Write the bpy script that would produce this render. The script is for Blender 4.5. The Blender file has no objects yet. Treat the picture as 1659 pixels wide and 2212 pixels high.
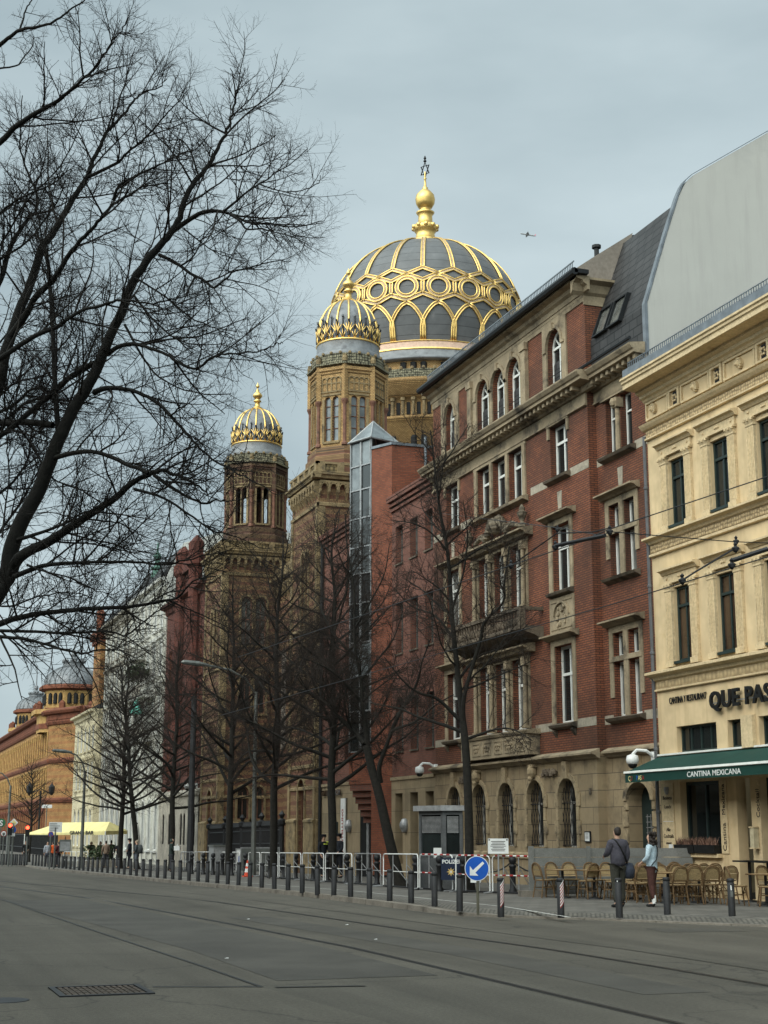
import bpy, bmesh, math, random
import numpy as np
from math import radians as R, sin, cos, pi
from mathutils import Vector, Matrix
random.seed(7)
S = bpy.context.scene
COL = S.collection
# ------------------------------------------------------------------ camera, sky, sun, exposure
EYE = 1.87
cd = bpy.data.cameras.new('camera'); cam = bpy.data.objects.new('camera', cd); COL.objects.link(cam)
cd.sensor_fit = 'VERTICAL'; cd.sensor_height = 24.0; cd.lens = 3190/2212*24.0
cd.clip_end = 5000; cd.clip_start = .1
cam.location = (0, 0, EYE)
cam.rotation_euler = (R(90+12.188), 0, R(-19.396))
S.camera = cam
SUN_EL, SUN_AZ = 40, 243          # azimuth clockwise from +Y: behind the camera, to the left
w = bpy.data.worlds.new('World'); S.world = w; w.use_nodes = True
nt = w.node_tree; nt.nodes.clear()
wo = nt.nodes.new('ShaderNodeOutputWorld'); bg = nt.nodes.new('ShaderNodeBackground')
sky = nt.nodes.new('ShaderNodeTexSky'); sky.sky_type = 'NISHITA'; sky.sun_disc = False
sky.sun_elevation = R(SUN_EL); sky.sun_rotation = R(SUN_AZ); sky.air_density = 1.2; sky.dust_density = 2.5
tc = nt.nodes.new('ShaderNodeTexCoord')
mp = nt.nodes.new('ShaderNodeMapping'); mp.inputs['Scale'].default_value = (1.3, 1.3, 3.6)
n1 = nt.nodes.new('ShaderNodeTexNoise'); n1.inputs['Scale'].default_value = 2.3; n1.inputs['Detail'].default_value = 5; n1.inputs['Roughness'].default_value = .5
rp = nt.nodes.new('ShaderNodeValToRGB')
rp.color_ramp.elements[0].position = .34; rp.color_ramp.elements[0].color = (4.2, 5.25, 5.65, 1)
rp.color_ramp.elements[1].position = .66; rp.color_ramp.elements[1].color = (6.0, 7.15, 7.5, 1)
mx = nt.nodes.new('ShaderNodeMixRGB'); mx.inputs['Fac'].default_value = .93
bg.inputs['Strength'].default_value = .1
L = nt.links.new
L(tc.outputs['Generated'], mp.inputs['Vector']); L(mp.outputs['Vector'], n1.inputs['Vector']); L(n1.outputs['Fac'], rp.inputs['Fac'])
L(sky.outputs['Color'], mx.inputs['Color1']); L(rp.outputs['Color'], mx.inputs['Color2']); # the cloud is brighter on the side where the veiled sun stands
dt = nt.nodes.new('ShaderNodeVectorMath'); dt.operation = 'DOT_PRODUCT'; dt.inputs[1].default_value = (sin(R(SUN_AZ))*cos(R(SUN_EL)), cos(R(SUN_AZ))*cos(R(SUN_EL)), sin(R(SUN_EL)))
L(tc.outputs['Generated'], dt.inputs[0])
gl = nt.nodes.new('ShaderNodeValToRGB'); gl.color_ramp.interpolation = 'EASE'; e_ = gl.color_ramp.elements
e_[0].position = .1; e_[0].color = (.2, .2, .2, 1); e_[1].position = .95; e_[1].color = (1, .97, .92, 1)
L(dt.outputs['Value'], gl.inputs['Fac'])
ml = nt.nodes.new('ShaderNodeMixRGB'); ml.blend_type = 'MULTIPLY'; ml.inputs['Fac'].default_value = 1
sc4 = nt.nodes.new('ShaderNodeVectorMath'); sc4.operation = 'SCALE'; sc4.inputs['Scale'].default_value = 5.0
L(gl.outputs['Color'], sc4.inputs[0]); L(mx.outputs['Color'], ml.inputs['Color1']); L(sc4.outputs[0], ml.inputs['Color2'])
L(ml.outputs['Color'], bg.inputs['Color']); L(bg.outputs['Background'], wo.inputs['Surface'])
sd = bpy.data.lights.new('sun', 'SUN'); sd.energy = 1.5; sd.angle = R(40); sd.color = (1, .93, .84)
so = bpy.data.objects.new('sun', sd); COL.objects.link(so)
so.rotation_euler = (R(90-SUN_EL), 0, R(180-SUN_AZ))
S.view_settings.view_transform = 'Standard'; S.view_settings.look = 'None'; S.view_settings.gamma = 1; S.view_settings.exposure = 0.0
S.render.engine = 'CYCLES'; S.cycles.max_bounces = 5; S.cycles.diffuse_bounces = 3; S.cycles.glossy_bounces = 2; S.cycles.transparent_max_bounces = 4

# ------------------------------------------------------------------ materials
def lnk(m): return m.node_tree.links.new
def _pos(nt, mode):
    g = nt.nodes.new('ShaderNodeNewGeometry')
    if mode == 'p': return g.outputs['Position']
    s = nt.nodes.new('ShaderNodeSeparateXYZ'); nt.links.new(g.outputs['Position'], s.inputs[0])
    a = nt.nodes.new('ShaderNodeMath'); a.operation = 'ADD' if mode == '+' else 'SUBTRACT'
    nt.links.new(s.outputs['Y'], a.inputs[0]); nt.links.new(s.outputs['X'], a.inputs[1])
    c = nt.nodes.new('ShaderNodeCombineXYZ'); nt.links.new(a.outputs[0], c.inputs['X']); nt.links.new(s.outputs['Z'], c.inputs['Y'])
    return c.outputs[0]
def _noise(nt, pos, scale, detail=4, rough=.6):
    n = nt.nodes.new('ShaderNodeTexNoise'); n.inputs['Scale'].default_value = scale; n.inputs['Detail'].default_value = detail; n.inputs['Roughness'].default_value = rough
    nt.links.new(pos, n.inputs['Vector']); return n.outputs['Fac']
def _ramp(nt, fac, p0, c0, p1, c1):
    r = nt.nodes.new('ShaderNodeValToRGB'); e = r.color_ramp.elements
    e[0].position = p0; e[0].color = (*c0, 1); e[1].position = p1; e[1].color = (*c1, 1)
    nt.links.new(fac, r.inputs['Fac']); return r.outputs['Color']
def _mix(nt, a, b, fac, mode='MIX'):
    m = nt.nodes.new('ShaderNodeMixRGB'); m.blend_type = mode
    for s, v in ((m.inputs['Color1'], a), (m.inputs['Color2'], b)):
        if isinstance(v, tuple): s.default_value = (*v, 1)
        else: nt.links.new(v, s)
    if isinstance(fac, (int, float)): m.inputs['Fac'].default_value = fac
    else: nt.links.new(fac, m.inputs['Fac'])
    return m.outputs['Color']
def base(name, rough=.8, metal=0, spec=.3):
    m = bpy.data.materials.new(name); m.use_nodes = True
    b = m.node_tree.nodes['Principled BSDF']; b.inputs['Roughness'].default_value = rough; b.inputs['Metallic'].default_value = metal; b.inputs['Specular IOR Level'].default_value = spec
    return m, m.node_tree, b
def _bump(nt, b, h, strength, dist=.02):
    bp = nt.nodes.new('ShaderNodeBump'); bp.inputs['Strength'].default_value = strength; bp.inputs['Distance'].default_value = dist
    nt.links.new(h, bp.inputs['Height']); nt.links.new(bp.outputs['Normal'], b.inputs['Normal'])
def mat(name, c, rough=.8, var=.25, scale=3, metal=0, spec=.3, bump=0, fine=None, stain=None, bs=None, runs=None):
    """plain surface: two scales of mottling, optional stains of their own shape"""
    m, nt, b = base(name, rough, metal, spec)
    p = _pos(nt, 'p')
    k0 = tuple(max(0, x*(1-var)) for x in c); k1 = tuple(min(1, x*(1+var)) for x in c)
    col = _ramp(nt, _noise(nt, p, scale), .3, k0, .7, k1)
    if fine: col = _mix(nt, col, _ramp(nt, _noise(nt, p, fine, 2), .3, (.75,)*3, .7, (1.2,)*3), .6, 'MULTIPLY')
    if runs:      # rain streaks down the wall
        mp = nt.nodes.new('ShaderNodeMapping'); mp.inputs['Scale'].default_value = (2.6, 2.6, .22); nt.links.new(p, mp.inputs['Vector'])
        col = _mix(nt, col, runs[0], _ramp(nt, _noise(nt, mp.outputs['Vector'], 1.3, 6, .65), runs[1], (0,)*3, runs[1]+.2, (runs[2],)*3))
    if stain:
        f = _ramp(nt, _noise(nt, p, stain[1], 6, .65), stain[2], (0,)*3, stain[2]+.16, (1,)*3)
        col = _mix(nt, col, stain[0], f)
    nt.links.new(col, b.inputs['Base Color'])
    if bump: _bump(nt, b, _noise(nt, p, bs or scale*6, 5), bump)
    return m
def road_mat(name, c):
    m, nt, b = base(name, .88); p = _pos(nt, 'p'); mp = nt.nodes.new('ShaderNodeMapping'); mp.inputs['Scale'].default_value = (.9, .035, 1); nt.links.new(p, mp.inputs['Vector'])
    col = _ramp(nt, _noise(nt, mp.outputs['Vector'], 1.0, 4), .3, tuple(x*.74 for x in c), .7, tuple(x*1.22 for x in c))     # tracks along the lanes
    col = _mix(nt, col, _ramp(nt, _noise(nt, p, .35, 6, .6), .35, (.82,)*3, .65, (1.1,)*3), .9, 'MULTIPLY')
    col = _mix(nt, col, _ramp(nt, _noise(nt, p, 22, 3, .8), .3, (.6,)*3, .7, (1.35,)*3), .75, 'MULTIPLY')                     # aggregate
    col = _mix(nt, col, (.022, .02, .018), _ramp(nt, _noise(nt, p, 2.6, 3), .68, (0,)*3, .74, (.55,)*3))                      # oil spots
    v = nt.nodes.new('ShaderNodeTexVoronoi'); v.feature = 'DISTANCE_TO_EDGE'; v.inputs['Scale'].default_value = .22; nz = nt.nodes.new('ShaderNodeMixRGB'); nz.inputs['Fac'].default_value = .12
    n3 = nt.nodes.new('ShaderNodeTexNoise'); n3.inputs['Scale'].default_value = .8; n3.inputs['Detail'].default_value = 6; nt.links.new(p, n3.inputs['Vector']); sc = nt.nodes.new('ShaderNodeVectorMath'); sc.operation = 'SCALE'; sc.inputs['Scale'].default_value = 12; nt.links.new(n3.outputs['Color'], sc.inputs[0])
    nt.links.new(p, nz.inputs['Color1']); nt.links.new(sc.outputs[0], nz.inputs['Color2']); nt.links.new(nz.outputs['Color'], v.inputs['Vector'])
    col = _mix(nt, (.02, .019, .017), col, _ramp(nt, v.outputs['Distance'], .0, (.35,)*3, .006, (1,)*3))                       # hairline cracks
    nt.links.new(col, b.inputs['Base Color']); _bump(nt, b, _noise(nt, p, 60, 3), .4); return m
def brick(name, c1, c2, mortar, mode='+', bw=.25, bh=.077, ms=.012, soot=(.03, .025, .02), sootp=.58, stripes=None, rough=.85, sscale=.35, bump=.25):
    m, nt, b = base(name, rough)
    p = _pos(nt, mode); q = _pos(nt, 'p')
    t = nt.nodes.new('ShaderNodeTexBrick'); t.inputs['Scale'].default_value = 1; t.inputs['Brick Width'].default_value = bw; t.inputs['Row Height'].default_value = bh
    t.inputs['Mortar Size'].default_value = ms; t.inputs['Mortar Smooth'].default_value = .3; t.inputs['Bias'].default_value = 0
    t.inputs['Color1'].default_value = (*c1, 1); t.inputs['Color2'].default_value = (*c2, 1); t.inputs['Mortar'].default_value = (*mortar, 1)
    nt.links.new(p, t.inputs['Vector']); col = t.outputs['Color']
    if stripes:
        wv = nt.nodes.new('ShaderNodeTexWave'); wv.bands_direction = 'Y'; wv.inputs['Scale'].default_value = stripes[1]; wv.inputs['Distortion'].default_value = .25
        nt.links.new(p, wv.inputs['Vector'])
        f = _ramp(nt, wv.outputs['Fac'], .62, (0,)*3, .68, (1,)*3)
        col = _mix(nt, col, stripes[0], f)
        col = _mix(nt, col, mortar, _ramp(nt, t.outputs['Fac'], .4, (0,)*3, .9, (.6,)*3))
    col = _mix(nt, col, _ramp(nt, _noise(nt, q, 1.1, 5), .3, (.72,)*3, .72, (1.22,)*3), .8, 'MULTIPLY')
    if soot: col = _mix(nt, col, soot, _ramp(nt, _noise(nt, q, sscale, 7, .62), sootp, (0,)*3, sootp+.22, (.75,)*3))
    nt.links.new(col, b.inputs['Base Color'])
    iv = nt.nodes.new('ShaderNodeMath'); iv.operation = 'SUBTRACT'; iv.inputs[0].default_value = 1; nt.links.new(t.outputs['Fac'], iv.inputs[1])
    if bump: _bump(nt, b, iv.outputs[0], bump, .012)
    return m
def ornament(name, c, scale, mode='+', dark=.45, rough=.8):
    """carved relief: a small repeated pattern as bump, with a darker colour in the hollows"""
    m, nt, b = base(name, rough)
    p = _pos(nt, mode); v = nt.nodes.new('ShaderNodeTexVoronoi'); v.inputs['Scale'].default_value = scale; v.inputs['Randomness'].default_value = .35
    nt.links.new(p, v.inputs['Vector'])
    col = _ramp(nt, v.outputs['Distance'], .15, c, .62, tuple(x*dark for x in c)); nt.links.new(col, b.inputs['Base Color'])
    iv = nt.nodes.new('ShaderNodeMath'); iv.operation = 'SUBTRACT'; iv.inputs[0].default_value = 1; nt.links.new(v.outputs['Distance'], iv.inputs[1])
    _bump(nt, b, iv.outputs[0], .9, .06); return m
def glow(name, c, e):
    m, nt, b = base(name, .5); b.inputs['Base Color'].default_value = (*c, 1); b.inputs['Emission Color'].default_value = (*c, 1); b.inputs['Emission Strength'].default_value = e; return m
M = {}
M['asphalt'] = road_mat('asphalt', (.074, .066, .053))
M['asphalt_old'] = road_mat('asphalt_old', (.088, .078, .062))
M['asphalt_patch'] = mat('asphalt_patch', (.058, .053, .045), .82, .25, .6, fine=60, bump=.35, bs=90)
M['tar'] = mat('tar', (.02, .02, .019), .6, .3, 3)
M['paving'] = brick('paving', (.125, .115, .1), (.095, .088, .078), (.05, .046, .042), 'p', .5, .5, .018, (.05, .045, .04), .55)
M['cobble'] = brick('cobble', (.17, .155, .13), (.10, .092, .08), (.05, .046, .04), 'p', .11, .11, .02, None)
M['kerb'] = mat('kerb', (.16, .14, .115), .85, .3, 2, fine=30, stain=((.06, .05, .04), 1.5, .55), bump=.2)
M['rail'] = mat('rail', (.035, .034, .033), .45, .3, 4, metal=.6)
M['paint'] = mat('paint', (.42, .41, .38), .8, .25, 4, fine=40, stain=((.12, .11, .1), 2.5, .55))
M['yellow'] = mat('yellow', (.56, .425, .25), .9, .07, .5, fine=1.6, stain=((.42, .29, .14), .7, .6), bump=.05, runs=((.36, .255, .135), .53, .6))
M['yellow_lt'] = mat('yellow_lt', (.53, .41, .245), .85, .12, 1.5, fine=12, stain=((.3, .2, .1), 1.6, .62))
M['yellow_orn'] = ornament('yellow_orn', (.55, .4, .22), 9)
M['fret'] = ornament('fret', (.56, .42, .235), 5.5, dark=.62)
M['red'] = brick('red', (.225, .076, .036), (.15, .05, .027), (.045, .026, .019), '+', sootp=.43, soot=(.045, .024, .016), ms=.014, sscale=.24)
M['red2'] = brick('red2', (.18, .066, .043), (.135, .048, .033), (.095, .07, .055), '+', sootp=.62, soot=(.045, .02, .016), ms=.011)
M['red2y'] = brick('red2y', (.21, .062, .03), (.155, .045, .023), (.085, .052, .038), '-', sootp=.66, soot=(.05, .02, .015), ms=.011)
M['stone'] = mat('stone', (.255, .2, .13), .88, .3, 1.2, fine=14, stain=((.05, .04, .03), .9, .52), bump=.25)
M['stone_dk'] = mat('stone_dk', (.12, .092, .065), .88, .35, 1.4, fine=14, stain=((.03, .026, .02), 1.1, .5), bump=.25)
M['stone_blk'] = brick('stone_blk', (.31, .235, .14), (.235, .175, .105), (.085, .065, .047), '+', 1.0, .52, .012, (.05, .038, .027), .47, sscale=1.1)
M['stone_orn'] = ornament('stone_orn', (.2, .16, .11), 5, dark=.35)
M['stone_trim'] = mat('stone_trim', (.275, .21, .127), .88, .3, 2, fine=14, stain=((.05, .04, .03), 1.6, .52), bump=.25)
M['band'] = mat('band', (.3, .26, .2), .88, .25, 2, fine=14, stain=((.1, .085, .065), 1.1, .56))
M['sandpanel'] = brick('sandpanel', (.27, .205, .125), (.22, .168, .102), (.09, .07, .048), '+', 1.2, .9, .01, (.06, .048, .035), .6)
M['slate'] = brick('slate', (.042, .04, .04), (.027, .026, .026), (.006, .006, .006), '+', .5, .3, .022, None, rough=.6)
M['grey_render'] = mat('grey_render', (.385, .37, .335), .92, .05, .4, runs=((.31, .295, .265), .5, .4), stain=((.32, .31, .285), .35, .56))
M['brown_render'] = mat('brown_render', (.2, .17, .14), .92, .12, .8, fine=8, stain=((.12, .1, .085), .7, .56))
M['zinc'] = mat('zinc', (.16, .175, .19), .45, .3, 2.5, metal=.55, spec=.5)
M['gutter'] = mat('gutter', (.012, .013, .014), .5, .3, 2, metal=.3)
M['glass'] = mat('glass', (.012, .015, .015), .06, .3, .9, spec=.5)
M['glass_curtain'] = mat('glass_curtain', (.10, .10, .09), .1, .45, 2.2, spec=.5)
M['glass_brown'] = mat('glass_brown', (.05, .03, .018), .06, .4, 1.2, spec=.5)
M['glass_sky'] = mat('glass_sky', (.13, .145, .15), .05, .5, 1.2, spec=.6)
M['dark'] = mat('dark', (.006, .006, .006), .7, .2, 2)
M['white'] = mat('white', (.62, .62, .58), .5, .1, 4)
M['white_old'] = mat('white_old', (.5, .49, .45), .8, .25, 1, stain=((.2, .19, .17), 1, .56))
M['green_frame'] = mat('green_frame', (.016, .028, .026), .45, .2, 4)
M['black'] = mat('black', (.008, .008, .008), .5, .2, 5)
M['iron'] = mat('iron', (.012, .012, .013), .55, .3, 8)
M['bollard'] = mat('bollard', (.017, .017, .018), .6, .35, 5, stain=((.04, .037, .033), 4, .64))
M['steel'] = mat('steel', (.28, .28, .28), .5, .25, 6, metal=.5)
M['red_paint'] = mat('red_paint', (.24, .018, .016), .6, .25, 5, stain=((.1, .02, .02), 6, .6))
M['awning'] = mat('awning', (.0035, .034, .025), .75, .15, 2, fine=60, bump=.08)
M['gold'] = mat('gold', (.74, .5, .175), .42, .18, 3, metal=1, stain=((.36, .2, .07), 3, .64))
M['gold_dk'] = mat('gold_dk', (.42, .31, .2), .65, .3, 4, metal=.3)
M['dome'] = brick('dome', (.108, .108, .108), (.088, .088, .088), (.035, .035, .035), '-', 60, .62, .02, (.19, .18, .17), .6, sscale=1.6, rough=.45)
M['dome_grey'] = mat('dome_grey', (.16, .165, .17), .5, .25, 2.2, metal=.3, stain=((.08, .08, .085), 2, .56))
M['pinkring'] = mat('pinkring', (.5, .34, .25), .6, .2, 5, stain=((.3, .15, .1), 5, .6))
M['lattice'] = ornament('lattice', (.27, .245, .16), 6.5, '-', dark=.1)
M['ybrick'] = brick('ybrick', (.44, .28, .115), (.34, .2, .078), (.10, .062, .032), '-', .22, .075, .014, (.04, .03, .02), .60)
M['sbrick'] = brick('sbrick', (.235, .14, .062), (.16, .09, .045), (.075, .05, .032), '+', .22, .075, .012, (.024, .018, .013), .52, stripes=((.13, .055, .032), .62))
M['syn_stone'] = mat('syn_stone', (.2, .145, .075), .85, .35, 2.5, fine=20, stain=((.035, .028, .022), 1.6, .54), bump=.25)
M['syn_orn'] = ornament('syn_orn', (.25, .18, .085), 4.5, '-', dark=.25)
M['syn_col'] = mat('syn_col', (.15, .07, .045), .75, .3, 4, stain=((.05, .03, .022), 3, .56))
M['sbrick_shaded'] = brick('sbrick_shaded', (.13, .078, .038), (.09, .052, .028), (.045, .03, .02), '-', .22, .075, .014, (.018, .014, .011), .5, stripes=((.07, .032, .02), .62))  # far tower brick: shade of the bare branches painted in as darker colour
M['post'] = brick('post', (.33, .18, .06), (.26, .135, .045), (.15, .085, .04), '+', .3, .1, .015, (.09, .04, .018), .54, stripes=((.26, .115, .04), .42))
M['terra'] = mat('terra', (.15, .05, .026), .85, .3, 2, fine=10, stain=((.07, .025, .017), 1.2, .56))
M['terra_y'] = mat('terra_y', (.36, .22, .08), .85, .25, 2, fine=10, stain=((.2, .09, .035), 1.2, .58))
M['cream'] = mat('cream', (.44, .38, .25), .85, .2, 1, fine=8, stain=((.24, .18, .1), .9, .58))
M['palewhite'] = mat('palewhite', (.4, .385, .33), .85, .25, 1, fine=8, stain=((.16, .14, .115), .8, .54))
M['greyplaster'] = mat('greyplaster', (.25, .225, .185), .88, .3, 1, fine=8, stain=((.09, .08, .065), .8, .54))
M['turret_red'] = brick('turret_red', (.12, .032, .02), (.085, .023, .015), (.045, .022, .016), '+', sootp=.5, soot=(.03, .014, .01))
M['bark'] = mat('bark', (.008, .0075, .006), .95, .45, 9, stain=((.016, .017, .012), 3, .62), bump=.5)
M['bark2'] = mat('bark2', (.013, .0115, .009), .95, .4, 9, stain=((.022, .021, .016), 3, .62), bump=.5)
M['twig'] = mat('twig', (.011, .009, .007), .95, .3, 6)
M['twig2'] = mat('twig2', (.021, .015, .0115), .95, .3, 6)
M['rattan'] = mat('rattan', (.12, .07, .03), .7, .3, 30, fine=120, bump=.4, bs=160)
M['weave'] = mat('weave', (.26, .185, .09), .75, .35, 60, fine=160, bump=.5, bs=200)
M['tabletop'] = mat('tabletop', (.27, .175, .085), .5, .25, 6)
M['skin'] = mat('skin', (.45, .27, .19), .55, .1, 6)
M['hair_dk'] = mat('hair_dk', (.02, .014, .011), .6, .4, 40, bump=.5, bs=60)
M['hair_lt'] = mat('hair_lt', (.24, .19, .13), .6, .3, 40)
M['lamp_grey'] = mat('lamp_grey', (.12, .125, .115), .5, .2, 4, metal=.4)
M['sign_blue'] = mat('sign_blue', (.008, .075, .36), .35, .1, 3)
M['sign_white'] = mat('sign_white', (.62, .62, .6), .45, .08, 5)
M['canvas'] = mat('canvas', (.6, .52, .23), .8, .12, 1.5)
M['leaf'] = mat('leaf', (.03, .045, .018), .8, .5, 8)
M['heather'] = mat('heather', (.15, .085, .06), .85, .5, 14)
M['terracotta_pipe'] = mat('pipe', (.1, .1, .105), .5, .2, 4, metal=.3)
_cm = {}
def cloth(c, rough=.9):
    k = tuple(round(x, 3) for x in c)
    if k not in _cm: _cm[k] = mat('cloth_%d' % len(_cm), c, rough, .3, 9, fine=40, bump=.6, bs=16)
    return _cm[k]

# ------------------------------------------------------------------ mesh building
WL = {}
def wl(o): return WL.get(o.name, Vector((0, 0, 0))) if o else Vector((0, 0, 0))
def tag(o, label=None, cat=None, group=None, kind=None):
    if label: o['label'] = label
    if cat: o['category'] = cat
    if group: o['group'] = group
    if kind: o['kind'] = kind
    return o
def empty(name, loc, label, cat, group=None):
    o = bpy.data.objects.new(name, None); o.empty_display_size = .2; COL.objects.link(o); o.location = loc
    WL[o.name] = Vector(loc); return tag(o, label, cat, group)
def link(name, me, mats, parent, smooth=False):
    for m in (mats if isinstance(mats, (list, tuple)) else [mats]): me.materials.append(M[m] if isinstance(m, str) else m)
    if smooth: me.shade_smooth()
    o = bpy.data.objects.new(name, me); COL.objects.link(o)
    if parent: o.parent = parent; WL[o.name] = wl(parent)
    return o
class Wf:
    """a wall plane: u runs along it, d goes into it, z is up"""
    def __init__(s, o, u, n): s.o, s.u, s.n = o, u, n
    def P(s, u, d, z): return (s.o[0]+u*s.u[0]+d*s.n[0], s.o[1]+u*s.u[1]+d*s.n[1], z)
def street(X): return Wf((X, 0), (0, 1), (1, 0))
def cross(Y): return Wf((0, Y), (1, 0), (0, 1))
def seg(p, q, flip=1):
    d = Vector((q[0]-p[0], q[1]-p[1])); l = d.length; d /= l
    return Wf(p, (d.x, d.y), (flip*d.y, -flip*d.x)), l
class MB:
    def __init__(s): s.v, s.f, s.m = [], [], []
    def add(s, vs, fs, mi=0):
        b = len(s.v); s.v += vs
        for f in fs: s.f.append([b+i for i in f]); s.m.append(mi)
    def quad(s, a, b, c, d, mi=0): s.add([a, b, c, d], [(0, 1, 2, 3)], mi)
    def poly(s, pts, mi=0): s.add(list(pts), [tuple(range(len(pts)))], mi)
    def hexa(s, v, mi=0): s.add(v, [(0, 1, 2, 3), (7, 6, 5, 4), (0, 4, 5, 1), (1, 5, 6, 2), (2, 6, 7, 3), (3, 7, 4, 0)], mi)
    def box(s, W, u0, u1, d0, d1, z0, z1, mi=0):
        P = W.P; s.hexa([P(u0, d0, z0), P(u1, d0, z0), P(u1, d1, z0), P(u0, d1, z0), P(u0, d0, z1), P(u1, d0, z1), P(u1, d1, z1), P(u0, d1, z1)], mi)
    def abox(s, x0, x1, y0, y1, z0, z1, mi=0): s.box(cross(0), x0, x1, y0, y1, z0, z1, mi)
    def prof(s, W, u0, u1, pr, mi=0):
        n = len(pr); a = [W.P(u0, d, z) for d, z in pr]; b = [W.P(u1, d, z) for d, z in pr]
        s.add(a+b, [(i, (i+1) % n, n+(i+1) % n, n+i) for i in range(n)]+[tuple(range(n)), tuple(range(2*n-1, n-1, -1))], mi)
    def prism(s, pts, dv, mi=0):
        n = len(pts); dv = Vector(dv); b = [tuple(Vector(p)+dv) for p in pts]
        s.add(list(pts)+b, [(i, (i+1) % n, n+(i+1) % n, n+i) for i in range(n)]+[tuple(range(n)), tuple(range(2*n-1, n-1, -1))], mi)
    def lathe(s, c, pr, n=24, mi=0, ph=0, a0=0, a1=2*pi):
        """pr: (r, z) pairs about a vertical axis through c"""
        full = abs(a1-a0-2*pi) < 1e-6; k = n if full else n+1; vs = []
        for r, z in pr:
            for i in range(k):
                a = ph+a0+(a1-a0)*i/n; vs.append((c[0]+r*cos(a), c[1]+r*sin(a), (c[2] if len(c) > 2 else 0)+z))
        fs = []
        for j in range(len(pr)-1):
            for i in range(n): fs.append((j*k+i, j*k+(i+1) % k, (j+1)*k+(i+1) % k, (j+1)*k+i))
        s.add(vs, fs, mi)
    def cyl(s, p, q, r0, r1=None, n=8, mi=0, cap=True):
        p, q = Vector(p), Vector(q); r1 = r0 if r1 is None else r1; d = (q-p).normalized()
        a = d.orthogonal().normalized(); b = d.cross(a); vs = []
        for c, r in ((p, r0), (q, r1)):
            for i in range(n): t = 2*pi*i/n; vs.append(tuple(c+a*(r*cos(t))+b*(r*sin(t))))
        fs = [(i, (i+1) % n, n+(i+1) % n, n+i) for i in range(n)]
        if cap: fs += [tuple(range(n)), tuple(range(2*n-1, n-1, -1))]
        s.add(vs, fs, mi)
    def tube(s, pts, r, n=6, mi=0, close=False):
        pts = [Vector(p) for p in pts]; N = len(pts); vs = []; prev = None
        rr = r if isinstance(r, (list, tuple)) else [r]*N
        for i, p in enumerate(pts):
            if close: d = pts[(i+1) % N]-pts[i-1]
            else: d = pts[min(i+1, N-1)]-pts[max(i-1, 0)]
            d.normalize()
            a = d.orthogonal().normalized() if prev is None else (prev-d*prev.dot(d)).normalized()
            prev = a; b = d.cross(a)
            for k in range(n): t = 2*pi*k/n; vs.append(tuple(p+a*(rr[i]*cos(t))+b*(rr[i]*sin(t))))
        fs = []
        for i in range(N if close else N-1):
            j = (i+1) % N
            for k in range(n): fs.append((i*n+k, i*n+(k+1) % n, j*n+(k+1) % n, j*n+k))
        if not close: fs += [tuple(range(n)), tuple(range(N*n-1, (N-1)*n-1, -1))]
        s.add(vs, fs, mi)
    def ball(s, c, r, n=10, mi=0, sz=1):
        s.lathe(c, [(max(.001, r*sin(pi*i/(n//2))), -r*sz*cos(pi*i/(n//2))) for i in range(n//2+1)], n, mi)
    def wall(s, W, u0, u1, z0, z1, holes=(), depth=.35, mi=0, mr=None):
        """wall face with openings (ua, ub, za, zb, rise); reveals go `depth` in"""
        mr = mi if mr is None else mr; P = W.P
        us = sorted({u0, u1, *[h[0] for h in holes], *[h[1] for h in holes]}); zs = sorted({z0, z1, *[h[2] for h in holes], *[h[3] for h in holes]})
        us = [u for u in us if u0-1e-6 <= u <= u1+1e-6]; zs = [z for z in zs if z0-1e-6 <= z <= z1+1e-6]
        for a, b in zip(us, us[1:]):
            run = None
            for c, d in zip(zs, zs[1:]):
                mu, mz = (a+b)/2, (c+d)/2
                if any(h[0] < mu < h[1] and h[2] < mz < h[3] for h in holes):
                    if run: s.quad(P(a, 0, run[0]), P(b, 0, run[0]), P(b, 0, run[1]), P(a, 0, run[1]), mi); run = None
                else: run = (run[0], d) if run else (c, d)
            if run: s.quad(P(a, 0, run[0]), P(b, 0, run[0]), P(b, 0, run[1]), P(a, 0, run[1]), mi)
        for h in holes:
            ua, ub, za, zb = h[:4]; rise = h[4] if len(h) > 4 else 0; D = h[5] if len(h) > 5 else depth
            zs_ = zb-rise
            s.quad(P(ua, 0, za), P(ub, 0, za), P(ub, D, za), P(ua, D, za), mr)
            s.quad(P(ua, 0, za), P(ua, D, za), P(ua, D, zs_), P(ua, 0, zs_), mr); s.quad(P(ub, 0, za), P(ub, D, za), P(ub, D, zs_), P(ub, 0, zs_), mr)
            if not rise: s.quad(P(ua, 0, zb), P(ub, 0, zb), P(ub, D, zb), P(ua, D, zb), mr)
            else:
                ap = arch(ua, ub, zs_, rise)
                for i in range(len(ap)-1):
                    (a, b), (c, d) = ap[i], ap[i+1]
                    s.quad(P(a, 0, b), P(c, 0, d), P(c, D, d), P(a, D, b), mr)
                    s.poly([P(ub if i < len(ap)//2 else ua, 0, zb), P(a, 0, b), P(c, 0, d)], mi)
                s.poly([P(ub, 0, zb), P(ua, 0, zb), P((ua+ub)/2, 0, zb)], mi) if rise < 0 else None
    def build(s, name, mats, parent=None, smooth=False):
        o = wl(parent); me = bpy.data.meshes.new(name)
        me.from_pydata([(x-o.x, y-o.y, z-o.z) for x, y, z in s.v], [], s.f)
        if isinstance(mats, (list, tuple)) and len(mats) > 1: me.polygons.foreach_set('material_index', s.m)
        me.update()
        bm = bmesh.new(); bm.from_mesh(me); bmesh.ops.recalc_face_normals(bm, faces=bm.faces); bm.to_mesh(me); bm.free()
        return link(name, me, mats, parent, smooth)
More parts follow.
